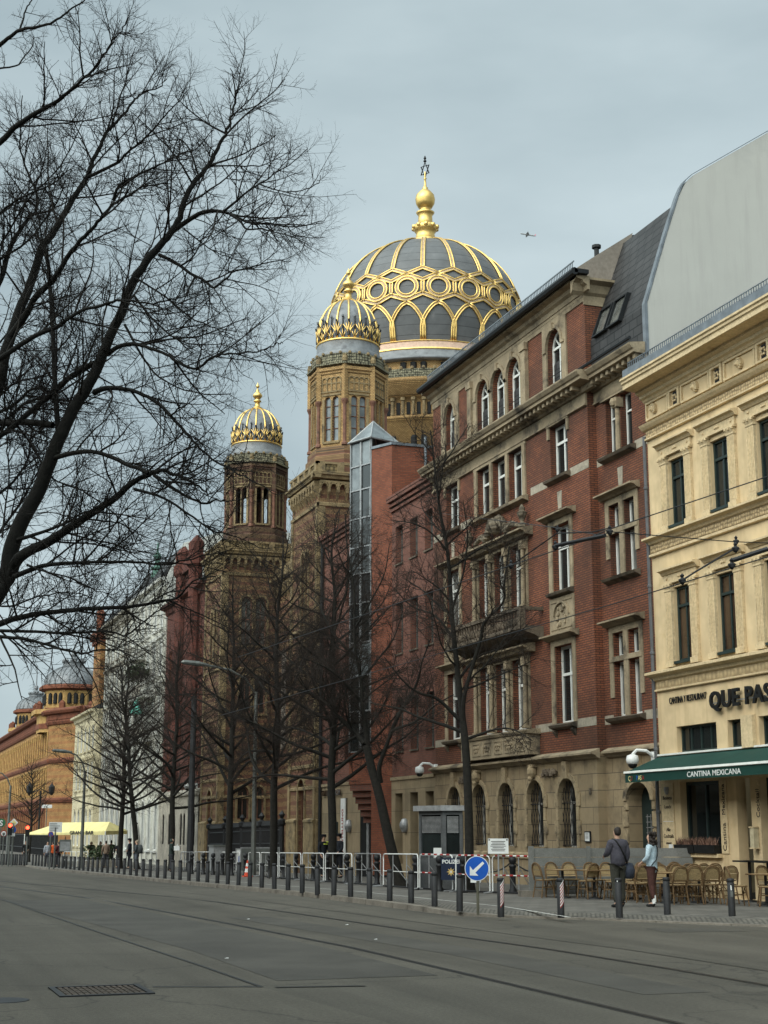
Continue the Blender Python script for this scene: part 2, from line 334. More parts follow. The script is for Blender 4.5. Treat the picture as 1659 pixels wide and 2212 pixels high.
def arch(ua, ub, zs, rise, n=10):
    c, a = (ua+ub)/2, (ub-ua)/2
    return [(c+a*cos(pi*i/n), zs+rise*sin(pi*i/n)) for i in range(n+1)]
def text(name, body, size, loc, rot, m, parent=None, ext=.02, align='LEFT', sx=1, space=1, bold=0):
    cu = bpy.data.curves.new('t', 'FONT'); cu.body = body; cu.size = size; cu.extrude = ext; cu.align_x = align; cu.space_character = space; cu.offset = bold
    cu.resolution_u = 3
    ob = bpy.data.objects.new('t', cu); COL.objects.link(ob)
    dg = bpy.context.evaluated_depsgraph_get(); me = bpy.data.meshes.new_from_object(ob.evaluated_get(dg))
    bpy.data.objects.remove(ob); bpy.data.curves.remove(cu)
    me.materials.clear()
    me.transform(Matrix.Translation(Vector(loc)-wl(parent)) @ rot.to_4x4() @ Matrix.Diagonal((sx, 1, 1, 1)))
    me.name = name; return link(name, me, m, parent)
from mathutils import Euler
RX = lambda yaw: Euler((R(90), 0, R(yaw))).to_matrix()      # text standing upright; yaw -90 reads on a wall facing -X
def window(par, W, ua, ub, za, zb, d=.3, rise=0, fr='white', pane='glass', fw=.07, mull=1, trans=(), rays=False, name='window', fd=.05):
    """a window: its glass is the part, its sash frame a sub-part"""
    P = W.P; b = MB(); zs = zb-rise
    if rise: b.poly([P(ua, d, za), P(ub, d, za)]+[P(u, d, z) for u, z in arch(ua, ub, zs, rise)])
    else: b.quad(P(ua, d, za), P(ub, d, za), P(ub, d, zb), P(ua, d, zb))
    g = b.build(name, pane, par)
    f = MB(); e = .004; d0 = d-fd
    f.box(W, ua+e, ua+fw, d0, d-e, za+e, zs); f.box(W, ub-fw, ub-e, d0, d-e, za+e, zs); f.box(W, ua+fw, ub-fw, d0, d-e, za+e, za+fw)
    if rise:
        A = arch(ua+e, ub-e, zs, rise-e); Bb = arch(ua+fw, ub-fw, zs, rise-fw)
        for i in range(len(A)-1):
            q = [A[i], A[i+1], Bb[i+1], Bb[i]]
            f.hexa([P(u, d0, z) for u, z in q]+[P(u, d-e, z) for u, z in q])
    else: f.box(W, ua+fw, ub-fw, d0, d-e, zb-fw, zb-e)
    zt = zs if rise else zb-fw
    for i in range(mull):
        c = ua+(ub-ua)*(i+1)/(mull+1); f.box(W, c-fw*.4, c+fw*.4, d0+.006, d-e, za+fw, zt)
    for z in trans: f.box(W, ua+fw, ub-fw, d0-.012, d-e, z-fw*.5, z+fw*.5)
    if rays:
        c = (ua+ub)/2; a = (ub-ua)/2-fw
        for t in (45, 90, 135):
            t = R(t); p, q = (c+.06*cos(t), zs+.06*sin(t)), (c+a*cos(t), zs+(rise-fw)*sin(t)); nx, nz = -sin(t)*.018, cos(t)*.018
            v = [(p[0]+nx, p[1]+nz), (q[0]+nx, q[1]+nz), (q[0]-nx, q[1]-nz), (p[0]-nx, p[1]-nz)]
            f.hexa([P(u, d0+.01, z) for u, z in v]+[P(u, d-e, z) for u, z in v])
    f.build('frame', fr, g)
    return g
def ring(b, W, ua, ub, zs, rise, wd, d0, d1, mi=0, n=10):
    """a moulded band following an arch"""
    A = arch(ua, ub, zs, rise, n); B2 = arch(ua-wd, ub+wd, zs, rise+wd, n)
    for i in range(n):
        q = [A[i], A[i+1], B2[i+1], B2[i]]
        b.hexa([W.P(u, d0, z) for u, z in q]+[W.P(u, d1, z) for u, z in q], mi)
def copy_tree(o, parent=None, loc=None, rz=None):
    c = o.copy(); COL.objects.link(c)
    if parent: c.parent = parent
    if loc is not None: c.location = loc
    if rz is not None: c.rotation_euler = (0, 0, rz)
    for ch in list(o.children): copy_tree(ch, c)
    return c
def ground(Y): return .12-.0113*min(max(0, Y-43), 67)
# measured positions (metres)
BOLLARDS = [[10.95, 119.57], [11.12, 119.21], [11.27, 118.88], [11.41, 118.6], [11.54, 118.32], [11.67, 118.03], [11.8, 117.76], [11.93, 117.49], [12.08, 117.18], [12.21, 116.9], [12.37, 116.55], [12.52, 116.24], [12.87, 115.5], [12.96, 114.35], [13.05, 113.27], [13.15, 112.11], [13.25, 111.07], [13.37, 109.95], [13.36, 108.13], [13.35, 106.03], [13.34, 104.0], [13.26, 101.55], [13.19, 99.2], [13.11, 96.6], [13.04, 94.33], [12.99, 91.93], [12.98, 90.11], [12.98, 88.26], [12.97, 86.43], [12.96, 84.59], [12.97, 83.01], [12.99, 81.26], [13.0, 79.5], [13.0, 77.81], [12.93, 75.68], [12.85, 73.45], [12.79, 71.49], [12.79, 69.76], [12.79, 68.05], [12.76, 66.15], [12.72, 64.27], [12.68, 62.41], [12.68, 60.91], [12.71, 59.35], [12.74, 57.83], [12.77, 56.34], [12.75, 54.59], [12.74, 52.94], [12.72, 51.27], [12.7, 49.63], [12.68, 47.99], [12.65, 46.31], [12.62, 44.64], [12.54, 42.82], [12.59, 41.45], [12.73, 40.36], [12.86, 39.25], [12.95, 37.94], [13.05, 36.63], [13.14, 35.3], [13.17, 33.79], [13.08, 32.0]]
BOLL_SP = [[13.21, 29.99], [14.32, 29.36], [15.48, 28.93], [16.7, 29.04], [17.6, 27.92]]
BALLS = [[16.18, 74.96], [16.42, 73.4], [16.61, 72.13], [16.79, 70.92], [16.96, 69.72], [17.03, 67.42], [17.15, 63.57], [17.13, 61.3], [17.11, 59.4], [17.09, 56.86], [17.03, 54.83], [17.03, 52.4], [17.03, 51.09], [16.91, 48.75], [16.39, 43.63], [16.53, 42.0], [16.87, 40.94], [18.11, 40.23]]
BARRIERS = [[18.8, 90.17, 18.41, 84.93], [18.41, 84.8, 18.29, 77.62], [18.29, 77.49, 18.06, 72.55], [17.8, 69.9, 17.49, 66.56], [17.47, 66.35, 17.04, 61.81], [17.03, 61.68, 16.9, 57.89], [16.89, 57.76, 16.7, 54.17], [16.7, 54.07, 16.7, 50.77], [16.68, 50.56, 16.48, 47.07], [16.47, 46.9, 16.3, 43.12], [16.44, 43.46, 16.75, 41.45], [16.64, 41.02, 17.27, 39.9], [17.3, 39.88, 17.93, 38.54]]
BARRIERS_FAR = [[13.73, 104.8, 14.17, 102.01], [14.19, 101.88, 14.58, 99.35], [16.2, 89.11, 16.61, 86.51], [17.2, 82.71, 17.52, 80.7], [17.54, 80.61, 17.74, 79.31]]
PEOPLE_FAR = [[17.14, 115.28], [17.67, 114.23], [15.84, 100.12], [17.21, 106.48], [16.61, 99.58], [16.72, 96.18], [15.72, 88.03], [18.08, 89.22], [13.67, 113.54], [13.83, 111.45], [14.11, 110.56], [12.6, 118.2]]
PEOPLE_NEAR = [[16.99, 31.78], [17.89, 31.79], [21.48, 69.3], [22.03, 68.96]]
TREES = [[17.19, 41.28], [17.36, 47.58], [17.4, 55.39], [17.0, 62.43], [16.9, 70.16], [16.7, 82.7], [16.4, 91.17], [16.4, 97.67], [14.0, 128.27]]
MISC = {"sign": [13.08, 30.97], "booth": [16.54, 43.71], "boothR": [17.18, 42.06], "fenceL": [17.6, 37.66], "cone": [17.25, 68.3], "box": [17.99, 79.15], "notice": [17.32, 39.44], "lampA": [17.43, 67.56], "mast": [17.81, 82.65], "lampB": [20.27, 107.26], "lampC": [13.2, 128.38], "aboard": [18.43, 73.57], "board2": [18.66, 71.02]}
CH = [[19.09, 32.91], [19.31, 32.54], [19.69, 32.4], [20.19, 32.52], [20.34, 31.31], [20.47, 30.99], [17.96, 37.54], [18.12, 36.85], [18.13, 35.92], [18.3, 35.49], [18.57, 35.63], [19.24, 34.73]]
LIMB_L_INDEX = 14
LIMBS = [[[0.59, 14.61, 3.48, 0.1141], [0.94, 14.43, 3.82, 0.1071], [1.2, 14.27, 4.2, 0.1019], [1.24, 14.21, 4.49, 0.0973], [1.32, 14.14, 4.76, 0.0929], [1.45, 14.06, 5.04, 0.0888], [1.52, 14.0, 5.27, 0.0848], [1.59, 13.94, 5.5, 0.0809], [1.66, 13.9, 5.68, 0.0772], [1.73, 13.86, 5.85, 0.0735], [1.82, 13.81, 6.02, 0.0699], [1.91, 13.76, 6.22, 0.0664], [1.96, 13.72, 6.37, 0.0629], [2.03, 13.67, 6.58, 0.0594], [2.12, 13.61, 6.81, 0.0561], [2.17, 13.56, 7.02, 0.0527], [2.27, 13.51, 7.21, 0.0494], [2.38, 13.45, 7.37, 0.0461], [2.48, 13.41, 7.51, 0.0429], [2.58, 13.36, 7.67, 0.0396], [2.61, 13.33, 7.83, 0.0364], [2.67, 13.29, 8.0, 0.0333], [2.74, 13.26, 8.12, 0.0301], [2.83, 13.23, 8.23, 0.027], [2.9, 13.19, 8.38, 0.0239], [2.96, 13.16, 8.52, 0.0208], [3.0, 13.14, 8.64, 0.0177], [3.03, 13.12, 8.78, 0.0146], [3.06, 13.1, 8.92, 0.0116], [3.04, 13.09, 9.07, 0.0085], [3.01, 13.09, 9.24, 0.0055]], [[0.53, 15.2, 4.8, 0.0928], [0.86, 14.92, 5.71, 0.0856], [1.0, 14.84, 6.04, 0.0803], [1.09, 14.8, 6.3, 0.0756], [1.12, 14.78, 6.59, 0.0711], [1.17, 14.76, 6.78, 0.0669], [1.24, 14.72, 7.07, 0.0628], [1.31, 14.7, 7.28, 0.0588], [1.37, 14.67, 7.51, 0.0549], [1.43, 14.64, 7.76, 0.051], [1.5, 14.64, 7.86, 0.0473], [1.58, 14.63, 8.03, 0.0436], [1.65, 14.62, 8.18, 0.0399], [1.73, 14.6, 8.34, 0.0363], [1.83, 14.57, 8.53, 0.0327], [1.89, 14.55, 8.74, 0.0292], [1.95, 14.55, 8.88, 0.0257], [2.02, 14.53, 9.07, 0.0222], [2.13, 14.51, 9.23, 0.0187], [2.27, 14.46, 9.42, 0.0152], [2.36, 14.45, 9.55, 0.0118], [2.53, 14.42, 9.62, 0.0084], [2.61, 14.41, 9.74, 0.005]], [[1.15, 14.54, 6.71, 0.051], [1.28, 14.34, 6.91, 0.045], [1.34, 14.18, 7.03, 0.0405], [1.46, 14.01, 7.13, 0.0365], [1.53, 13.85, 7.22, 0.0328], [1.59, 13.7, 7.32, 0.0293], [1.66, 13.55, 7.4, 0.026], [1.76, 13.39, 7.49, 0.0228], [1.83, 13.23, 7.57, 0.0197], [1.93, 13.07, 7.65, 0.0168], [2.02, 12.93, 7.67, 0.0139], [2.12, 12.78, 7.7, 0.0112], [2.32, 12.6, 7.71, 0.0085]], [[1.89, 12.98, 7.63, 0.0173], [1.92, 12.86, 7.73, 0.0145], [2.03, 12.72, 7.77, 0.0124], [2.15, 12.57, 7.8, 0.0105], [2.23, 12.45, 7.81, 0.0088], [2.35, 12.31, 7.85, 0.0072], [2.49, 12.16, 7.87, 0.0056], [2.6, 12.0, 8.0, 0.0041]], [[1.83, 14.43, 8.49, 0.0216], [1.95, 14.29, 8.52, 0.0186], [2.1, 14.13, 8.57, 0.0164], [2.14, 14.01, 8.6, 0.0144], [2.25, 13.86, 8.67, 0.0125], [2.33, 13.72, 8.73, 0.0108], [2.41, 13.58, 8.8, 0.0091], [2.49, 13.44, 8.89, 0.0075], [2.53, 13.32, 8.9, 0.006], [2.62, 13.17, 9.0, 0.0045]], [[0.57, 15.06, 8.64, 0.0389], [0.95, 14.79, 8.9, 0.034], [1.07, 14.64, 9.01, 0.0305], [1.22, 14.48, 9.09, 0.0273], [1.35, 14.35, 9.14, 0.0243], [1.46, 14.22, 9.18, 0.0215], [1.57, 14.08, 9.25, 0.0188], [1.66, 13.95, 9.31, 0.0162], [1.77, 13.82, 9.39, 0.0137], [1.83, 13.69, 9.48, 0.0113], [1.91, 13.56, 9.59, 0.009], [1.98, 13.43, 9.67, 0.0068], [2.02, 13.32, 9.73, 0.0046]], [[1.68, 13.77, 9.25, 0.0102], [1.82, 13.61, 9.26, 0.008], [1.95, 13.46, 9.25, 0.0064], [2.08, 13.31, 9.24, 0.0049], [2.12, 13.18, 9.24, 0.0036]], [[0.56, 15.32, 9.89, 0.0301], [0.91, 15.02, 10.14, 0.0258], [0.99, 14.87, 10.16, 0.0227], [1.08, 14.71, 10.17, 0.0199], [1.19, 14.56, 10.14, 0.0173], [1.33, 14.39, 10.11, 0.0148], [1.45, 14.23, 10.13, 0.0125], [1.52, 14.08, 10.14, 0.0103], [1.64, 13.91, 10.18, 0.0082], [1.75, 13.73, 10.26, 0.0061]], [[1.09, 14.84, 10.25, 0.0124], [1.12, 14.85, 10.38, 0.0103], [1.15, 14.86, 10.53, 0.0087], [1.2, 14.87, 10.64, 0.0073], [1.22, 14.87, 10.82, 0.006]], [[0.7, 14.3, 9.38, 0.0141], [0.88, 14.3, 9.48, 0.0116], [1.04, 14.32, 9.55, 0.0097], [1.11, 14.35, 9.67, 0.008], [1.19, 14.38, 9.83, 0.0064], [1.21, 14.42, 9.98, 0.0048]], [[1.6, 13.98, 5.63, 0.0312], [1.56, 14.06, 6.09, 0.0284], [1.53, 14.14, 6.55, 0.0264], [1.49, 14.21, 7.07, 0.0246], [1.45, 14.3, 7.47, 0.0228], [1.41, 14.44, 7.68, 0.0212]], [[0.74, 13.36, 5.83, 0.0315], [0.89, 13.21, 5.98, 0.0279], [1.09, 13.05, 6.12, 0.0252], [1.25, 12.9, 6.21, 0.0227], [1.41, 12.77, 6.26, 0.0205], [1.49, 12.66, 6.31, 0.0184], [1.61, 12.54, 6.37, 0.0163], [1.75, 12.42, 6.38, 0.0144], [1.85, 12.31, 6.4, 0.0125], [1.95, 12.22, 6.38, 0.0107], [2.11, 12.1, 6.33, 0.0089], [2.23, 11.99, 6.34, 0.0072], [2.37, 11.87, 6.35, 0.0056], [2.51, 11.75, 6.39, 0.0039]], [[2.01, 13.77, 6.38, 0.0269], [2.08, 13.6, 6.41, 0.0236], [2.2, 13.43, 6.4, 0.0212], [2.33, 13.26, 6.32, 0.019], [2.46, 13.1, 6.22, 0.017], [2.55, 12.96, 6.11, 0.0151], [2.68, 12.8, 6.02, 0.0133], [2.78, 12.62, 6.07, 0.0116], [2.87, 12.45, 6.07, 0.0099], [2.99, 12.28, 6.04, 0.0084], [3.12, 12.11, 6.02, 0.0069], [3.2, 11.94, 6.03, 0.0054], [3.22, 11.8, 6.01, 0.004]], [[1.9, 13.79, 5.99, 0.0312], [1.98, 13.61, 5.99, 0.027], [2.12, 13.41, 5.94, 0.0238], [2.24, 13.23, 5.86, 0.021], [2.36, 13.05, 5.74, 0.0185], [2.48, 12.89, 5.57, 0.0161], [2.6, 12.74, 5.37, 0.0138], [2.69, 12.58, 5.21, 0.0117], [2.81, 12.42, 5.05, 0.0096], [2.97, 12.24, 4.92, 0.0076], [3.09, 12.06, 4.8, 0.0058], [3.22, 11.89, 4.67, 0.0039]], [[1.16, 14.26, 4.1, 0.079], [1.3, 14.05, 4.38, 0.0682], [1.54, 13.84, 4.51, 0.0602], [1.65, 13.69, 4.58, 0.0531], [1.88, 13.47, 4.74, 0.0465], [2.06, 13.28, 4.85, 0.0403], [2.16, 13.13, 4.95, 0.0344], [2.31, 12.96, 5.02, 0.0287], [2.41, 12.82, 5.04, 0.0233], [2.52, 12.7, 4.96, 0.0181], [2.65, 12.58, 4.88, 0.013], [2.75, 12.47, 4.76, 0.0082]], [[2.34, 12.88, 5.0, 0.0208], [2.53, 12.72, 4.83, 0.0156], [2.71, 12.55, 4.7, 0.0118], [2.8, 12.38, 4.7, 0.0083], [2.88, 12.23, 4.66, 0.0052]], [[2.18, 12.97, 4.88, 0.0175], [2.41, 12.76, 4.77, 0.0137], [2.59, 12.58, 4.61, 0.0109], [2.77, 12.41, 4.44, 0.0084], [2.88, 12.23, 4.37, 0.0061], [3.11, 12.03, 4.24, 0.0039]], [[1.57, 13.94, 5.35, 0.0265], [1.76, 13.63, 5.35, 0.0247], [1.94, 13.34, 5.28, 0.0232], [2.11, 13.07, 5.14, 0.0219], [2.28, 12.8, 4.99, 0.0207]], [[1.27, 14.09, 4.21, 0.0283], [1.5, 13.82, 4.28, 0.0232], [1.74, 13.57, 4.28, 0.0194], [1.96, 13.33, 4.26, 0.016], [2.22, 13.07, 4.23, 0.013], [2.48, 12.82, 4.19, 0.0101], [2.65, 12.59, 4.21, 0.0074], [2.9, 12.31, 4.25, 0.0048]], [[0.83, 13.85, 3.57, 0.0399], [1.12, 13.6, 3.69, 0.0337], [1.27, 13.42, 3.73, 0.0291], [1.5, 13.21, 3.76, 0.025], [1.78, 12.99, 3.77, 0.0212], [2.06, 12.77, 3.77, 0.0176], [2.28, 12.57, 3.79, 0.0143], [2.49, 12.37, 3.82, 0.0111], [2.57, 12.19, 3.93, 0.008], [2.73, 12.01, 3.96, 0.0051]], [[0.89, 13.61, 3.61, 0.0207], [1.12, 13.45, 3.61, 0.0176], [1.41, 13.26, 3.59, 0.0153], [1.66, 13.1, 3.57, 0.0133], [1.85, 12.95, 3.57, 0.0114], [2.04, 12.81, 3.55, 0.0096], [2.12, 12.7, 3.52, 0.0079], [2.27, 12.54, 3.66, 0.0063], [2.48, 12.35, 3.79, 0.0047]], [[0.88, 13.4, 3.56, 0.0224], [1.1, 13.24, 3.53, 0.019], [1.29, 13.08, 3.5, 0.0164], [1.48, 12.93, 3.44, 0.0141], [1.67, 12.79, 3.37, 0.012], [1.76, 12.67, 3.35, 0.01], [1.89, 12.52, 3.37, 0.0081], [2.05, 12.38, 3.34, 0.0064], [2.14, 12.27, 3.27, 0.0046]], [[0.93, 15.77, 7.34, 0.0376], [1.1, 15.67, 7.72, 0.0332], [1.15, 15.64, 7.96, 0.03], [1.21, 15.62, 8.17, 0.0271], [1.28, 15.61, 8.31, 0.0243], [1.37, 15.59, 8.47, 0.0217], [1.43, 15.59, 8.54, 0.0192], [1.43, 15.59, 8.75, 0.0167], [1.36, 15.62, 8.91, 0.0143], [1.27, 15.65, 9.14, 0.012], [1.22, 15.67, 9.32, 0.0097], [1.23, 15.67, 9.52, 0.0074], [1.21, 15.63, 9.89, 0.0052]], [[2.53, 13.42, 7.58, 0.0293], [2.67, 13.21, 7.65, 0.0248], [2.76, 13.03, 7.66, 0.0213], [2.89, 12.85, 7.61, 0.0183], [2.95, 12.71, 7.53, 0.0155], [3.04, 12.56, 7.42, 0.0129], [3.11, 12.4, 7.33, 0.0105], [3.18, 12.25, 7.29, 0.0081], [3.4, 12.04, 7.2, 0.0059], [3.6, 11.83, 7.21, 0.0037]], [[2.89, 12.75, 7.57, 0.0139], [2.99, 12.61, 7.64, 0.0115], [3.07, 12.48, 7.7, 0.0097], [3.16, 12.35, 7.73, 0.008], [3.23, 12.22, 7.77, 0.0065], [3.33, 12.09, 7.81, 0.0051], [3.46, 11.93, 7.93, 0.0038]], [[2.93, 12.65, 7.5, 0.0138], [2.99, 12.51, 7.39, 0.0113], [3.03, 12.38, 7.26, 0.0093], [3.12, 12.21, 7.21, 0.0077], [3.24, 12.05, 7.12, 0.0061], [3.35, 11.88, 7.04, 0.0046], [3.56, 11.68, 6.98, 0.0033]], [[3.1, 12.23, 7.65, 0.0076], [3.23, 12.07, 7.54, 0.0062], [3.36, 11.91, 7.48, 0.0051], [3.48, 11.73, 7.48, 0.0041], [3.49, 11.58, 7.51, 0.0033]], [[2.45, 13.6, 7.4, 0.0227], [2.58, 13.43, 7.27, 0.0191], [2.7, 13.28, 7.12, 0.0164], [2.81, 13.12, 7.0, 0.014], [2.87, 12.97, 6.89, 0.0118], [2.99, 12.76, 6.97, 0.0098], [3.11, 12.57, 6.97, 0.0078], [3.22, 12.38, 6.96, 0.006], [3.4, 12.18, 6.93, 0.0042]], [[2.62, 13.28, 7.57, 0.0099], [2.74, 13.14, 7.41, 0.0077], [2.84, 13.0, 7.27, 0.0061], [2.95, 12.86, 7.16, 0.0047], [3.08, 12.69, 7.08, 0.0035]], [[2.2, 13.54, 7.11, 0.0143], [2.25, 13.39, 7.02, 0.0118], [2.44, 13.22, 6.84, 0.0099], [2.65, 13.06, 6.61, 0.0082], [2.79, 12.89, 6.48, 0.0066], [2.92, 12.73, 6.37, 0.0052], [3.02, 12.57, 6.3, 0.0038]], [[2.85, 13.26, 8.25, 0.01], [3.04, 13.07, 8.2, 0.0078], [3.22, 12.88, 8.14, 0.0062], [3.3, 12.73, 8.11, 0.0048], [3.44, 12.53, 8.15, 0.0035]], [[2.77, 13.41, 8.22, 0.011], [2.7, 13.48, 8.49, 0.0088], [2.62, 13.58, 8.64, 0.0071], [2.53, 13.71, 8.68, 0.0056], [2.43, 13.84, 8.76, 0.0042]], [[1.68, 14.22, 5.85, 0.0136], [1.82, 14.35, 6.28, 0.0108], [1.98, 14.45, 6.76, 0.0087], [2.04, 14.64, 7.03, 0.0067], [1.94, 14.87, 7.36, 0.0049]], [[1.13, 14.96, 5.85, 0.0188], [1.28, 14.65, 6.02, 0.0155], [1.47, 14.36, 6.05, 0.013], [1.71, 14.08, 5.96, 0.0109], [1.89, 13.82, 5.89, 0.0089]], [[0.96, 15.29, 6.07, 0.0192], [1.21, 14.91, 6.08, 0.0173], [1.39, 14.52, 6.19, 0.0158], [1.54, 14.2, 6.06, 0.0145], [1.57, 13.9, 6.02, 0.0134]], [[0.91, 15.69, 6.78, 0.0149], [1.11, 15.37, 6.91, 0.0123], [1.26, 15.06, 7.08, 0.0103], [1.42, 14.78, 7.16, 0.0086], [1.7, 14.45, 7.18, 0.0071]], [[1.18, 14.5, 5.87, 0.0137], [1.39, 14.28, 5.55, 0.0111], [1.56, 14.09, 5.2, 0.0091], [1.84, 13.81, 5.02, 0.0073], [2.16, 13.55, 4.72, 0.0057], [2.31, 13.35, 4.43, 0.0043]], [[0.99, 15.82, 8.0, 0.0152], [1.16, 15.65, 8.28, 0.0124], [1.33, 15.47, 8.61, 0.0103], [1.63, 15.25, 8.94, 0.0084], [1.79, 15.06, 9.32, 0.0067], [1.84, 14.95, 9.54, 0.005]], [[0.77, 14.71, 5.61, 0.0275], [1.1, 14.51, 5.67, 0.0286], [1.33, 14.32, 5.86, 0.0294], [1.54, 14.14, 6.05, 0.0301], [1.73, 13.97, 6.21, 0.0308], [1.9, 13.83, 6.3, 0.0314]], [[0.86, 15.03, 5.96, 0.0517], [1.11, 14.68, 5.85, 0.047], [1.33, 14.33, 5.78, 0.0433], [1.55, 13.98, 5.69, 0.0401]], [[0.88, 15.43, 6.09, 0.0169], [1.12, 15.09, 6.25, 0.0135], [1.25, 14.81, 6.32, 0.0111], [1.46, 14.52, 6.32, 0.0089], [1.66, 14.22, 6.37, 0.0069]], [[1.09, 14.63, 4.5, 0.0181], [1.17, 14.76, 4.76, 0.0148], [1.31, 14.87, 5.0, 0.0123], [1.45, 14.98, 5.26, 0.0101], [1.57, 15.08, 5.57, 0.0079], [1.62, 15.22, 5.86, 0.0058]], [[1.18, 14.56, 4.67, 0.0135], [1.21, 14.81, 4.96, 0.0108], [1.25, 15.01, 5.43, 0.0087], [1.23, 15.26, 5.78, 0.0068], [1.26, 15.5, 6.15, 0.0049]], [[1.29, 14.11, 4.57, 0.0219], [1.49, 13.87, 4.61, 0.0167], [1.72, 13.61, 4.69, 0.0128], [1.76, 13.43, 4.71, 0.0094], [1.97, 13.18, 4.76, 0.0063]], [[1.37, 13.93, 4.3, 0.0138], [1.49, 13.69, 4.21, 0.0105], [1.72, 13.41, 4.11, 0.0081], [1.86, 13.17, 3.99, 0.006], [2.02, 12.92, 3.9, 0.0041]], [[1.68, 13.75, 4.6, 0.013], [1.82, 13.5, 4.51, 0.01], [2.07, 13.22, 4.41, 0.0078], [2.21, 12.99, 4.27, 0.0058], [2.33, 12.76, 4.14, 0.0041]], [[1.82, 13.57, 4.7, 0.0129], [1.95, 13.35, 4.65, 0.0092], [2.09, 13.14, 4.59, 0.0065], [2.22, 12.94, 4.48, 0.0041]], [[1.01, 15.17, 5.11, 0.0188], [1.27, 15.19, 5.33, 0.0148], [1.45, 15.22, 5.64, 0.0117], [1.48, 15.29, 6.01, 0.009], [1.57, 15.34, 6.34, 0.0064]], [[0.92, 15.54, 5.53, 0.0193], [1.14, 15.55, 5.85, 0.0152], [1.31, 15.58, 6.18, 0.0121], [1.35, 15.63, 6.61, 0.0092], [1.43, 15.69, 6.94, 0.0065]], [[0.96, 13.73, 3.9, 0.0126], [1.19, 13.5, 3.84, 0.0097], [1.4, 13.25, 3.9, 0.0076], [1.61, 13.01, 3.91, 0.0057], [1.82, 12.79, 3.85, 0.004]], [[0.78, 15.65, 8.12, 0.0201], [0.99, 15.37, 8.31, 0.0153], [1.2, 15.1, 8.44, 0.0118], [1.5, 14.82, 8.52, 0.0087], [1.65, 14.57, 8.64, 0.0058]], [[0.82, 15.94, 7.7, 0.0203], [1.08, 15.64, 7.94, 0.0155], [1.34, 15.35, 8.08, 0.0119], [1.58, 15.03, 8.41, 0.0088], [1.64, 14.81, 8.59, 0.0059]], [[2.2, 13.48, 6.9, 0.0134], [2.35, 13.27, 6.61, 0.0103], [2.53, 13.05, 6.37, 0.008], [2.7, 12.8, 6.25, 0.006], [2.86, 12.54, 6.2, 0.0042]], [[2.13, 13.56, 6.63, 0.0134], [2.34, 13.37, 6.18, 0.0103], [2.52, 13.15, 5.95, 0.008], [2.73, 12.89, 5.81, 0.006], [2.97, 12.6, 5.75, 0.0042]]]
WIRES = {"c1": [[11.5, 16.82, 6.62], [11.2, 17.74, 6.6], [10.6, 19.72, 6.38], [10.6, 19.7, 6.34], [10.3, 20.35, 6.24], [10.0, 21.94, 6.16], [9.7, 23.33, 6.1]], "c2": [[11.0, 16.19, 5.36], [10.6, 17.63, 5.26], [10.2, 19.06, 5.09], [10.0, 18.89, 5.03], [9.8, 20.26, 4.94], [9.5, 22.23, 4.9]], "s1": [[10.0, 52.1, 16.83], [11.0, 47.67, 14.95], [13.0, 48.23, 14.79], [15.0, 53.29, 16.03], [16.0, 49.35, 14.61], [18.0, 47.42, 13.73], [19.0, 43.29, 12.15], [14.0, 28.44, 8.38], [12.0, 22.64, 6.98], [11.5, 21.4, 6.72], [13.0, 21.83, 6.81], [14.0, 21.57, 6.74], [15.0, 22.04, 6.91]], "t1": [[10.0, 22.06, 6.17], [10.4, 21.13, 6.57], [10.8, 20.68, 6.53], [11.0, 20.49, 6.57]], "t2": [[10.6, 17.64, 5.27], [10.8, 17.65, 5.39], [11.5, 17.71, 5.78]], "rod1": [[10.2, 20.79, 6.29], [10.5, 19.69, 6.27]], "rod2": [[10.8, 16.7, 5.39], [11.2, 16.47, 5.53]], "h": [[14.0, 21.52, 6.74], [11.5, 17.7, 5.77], [10.6, 17.67, 5.26], [10.8, 16.73, 5.33], [14.0, 28.41, 8.27], [10.2, 20.79, 6.27], [10.0, 22.06, 6.17], [10.6, 19.72, 6.34]]}
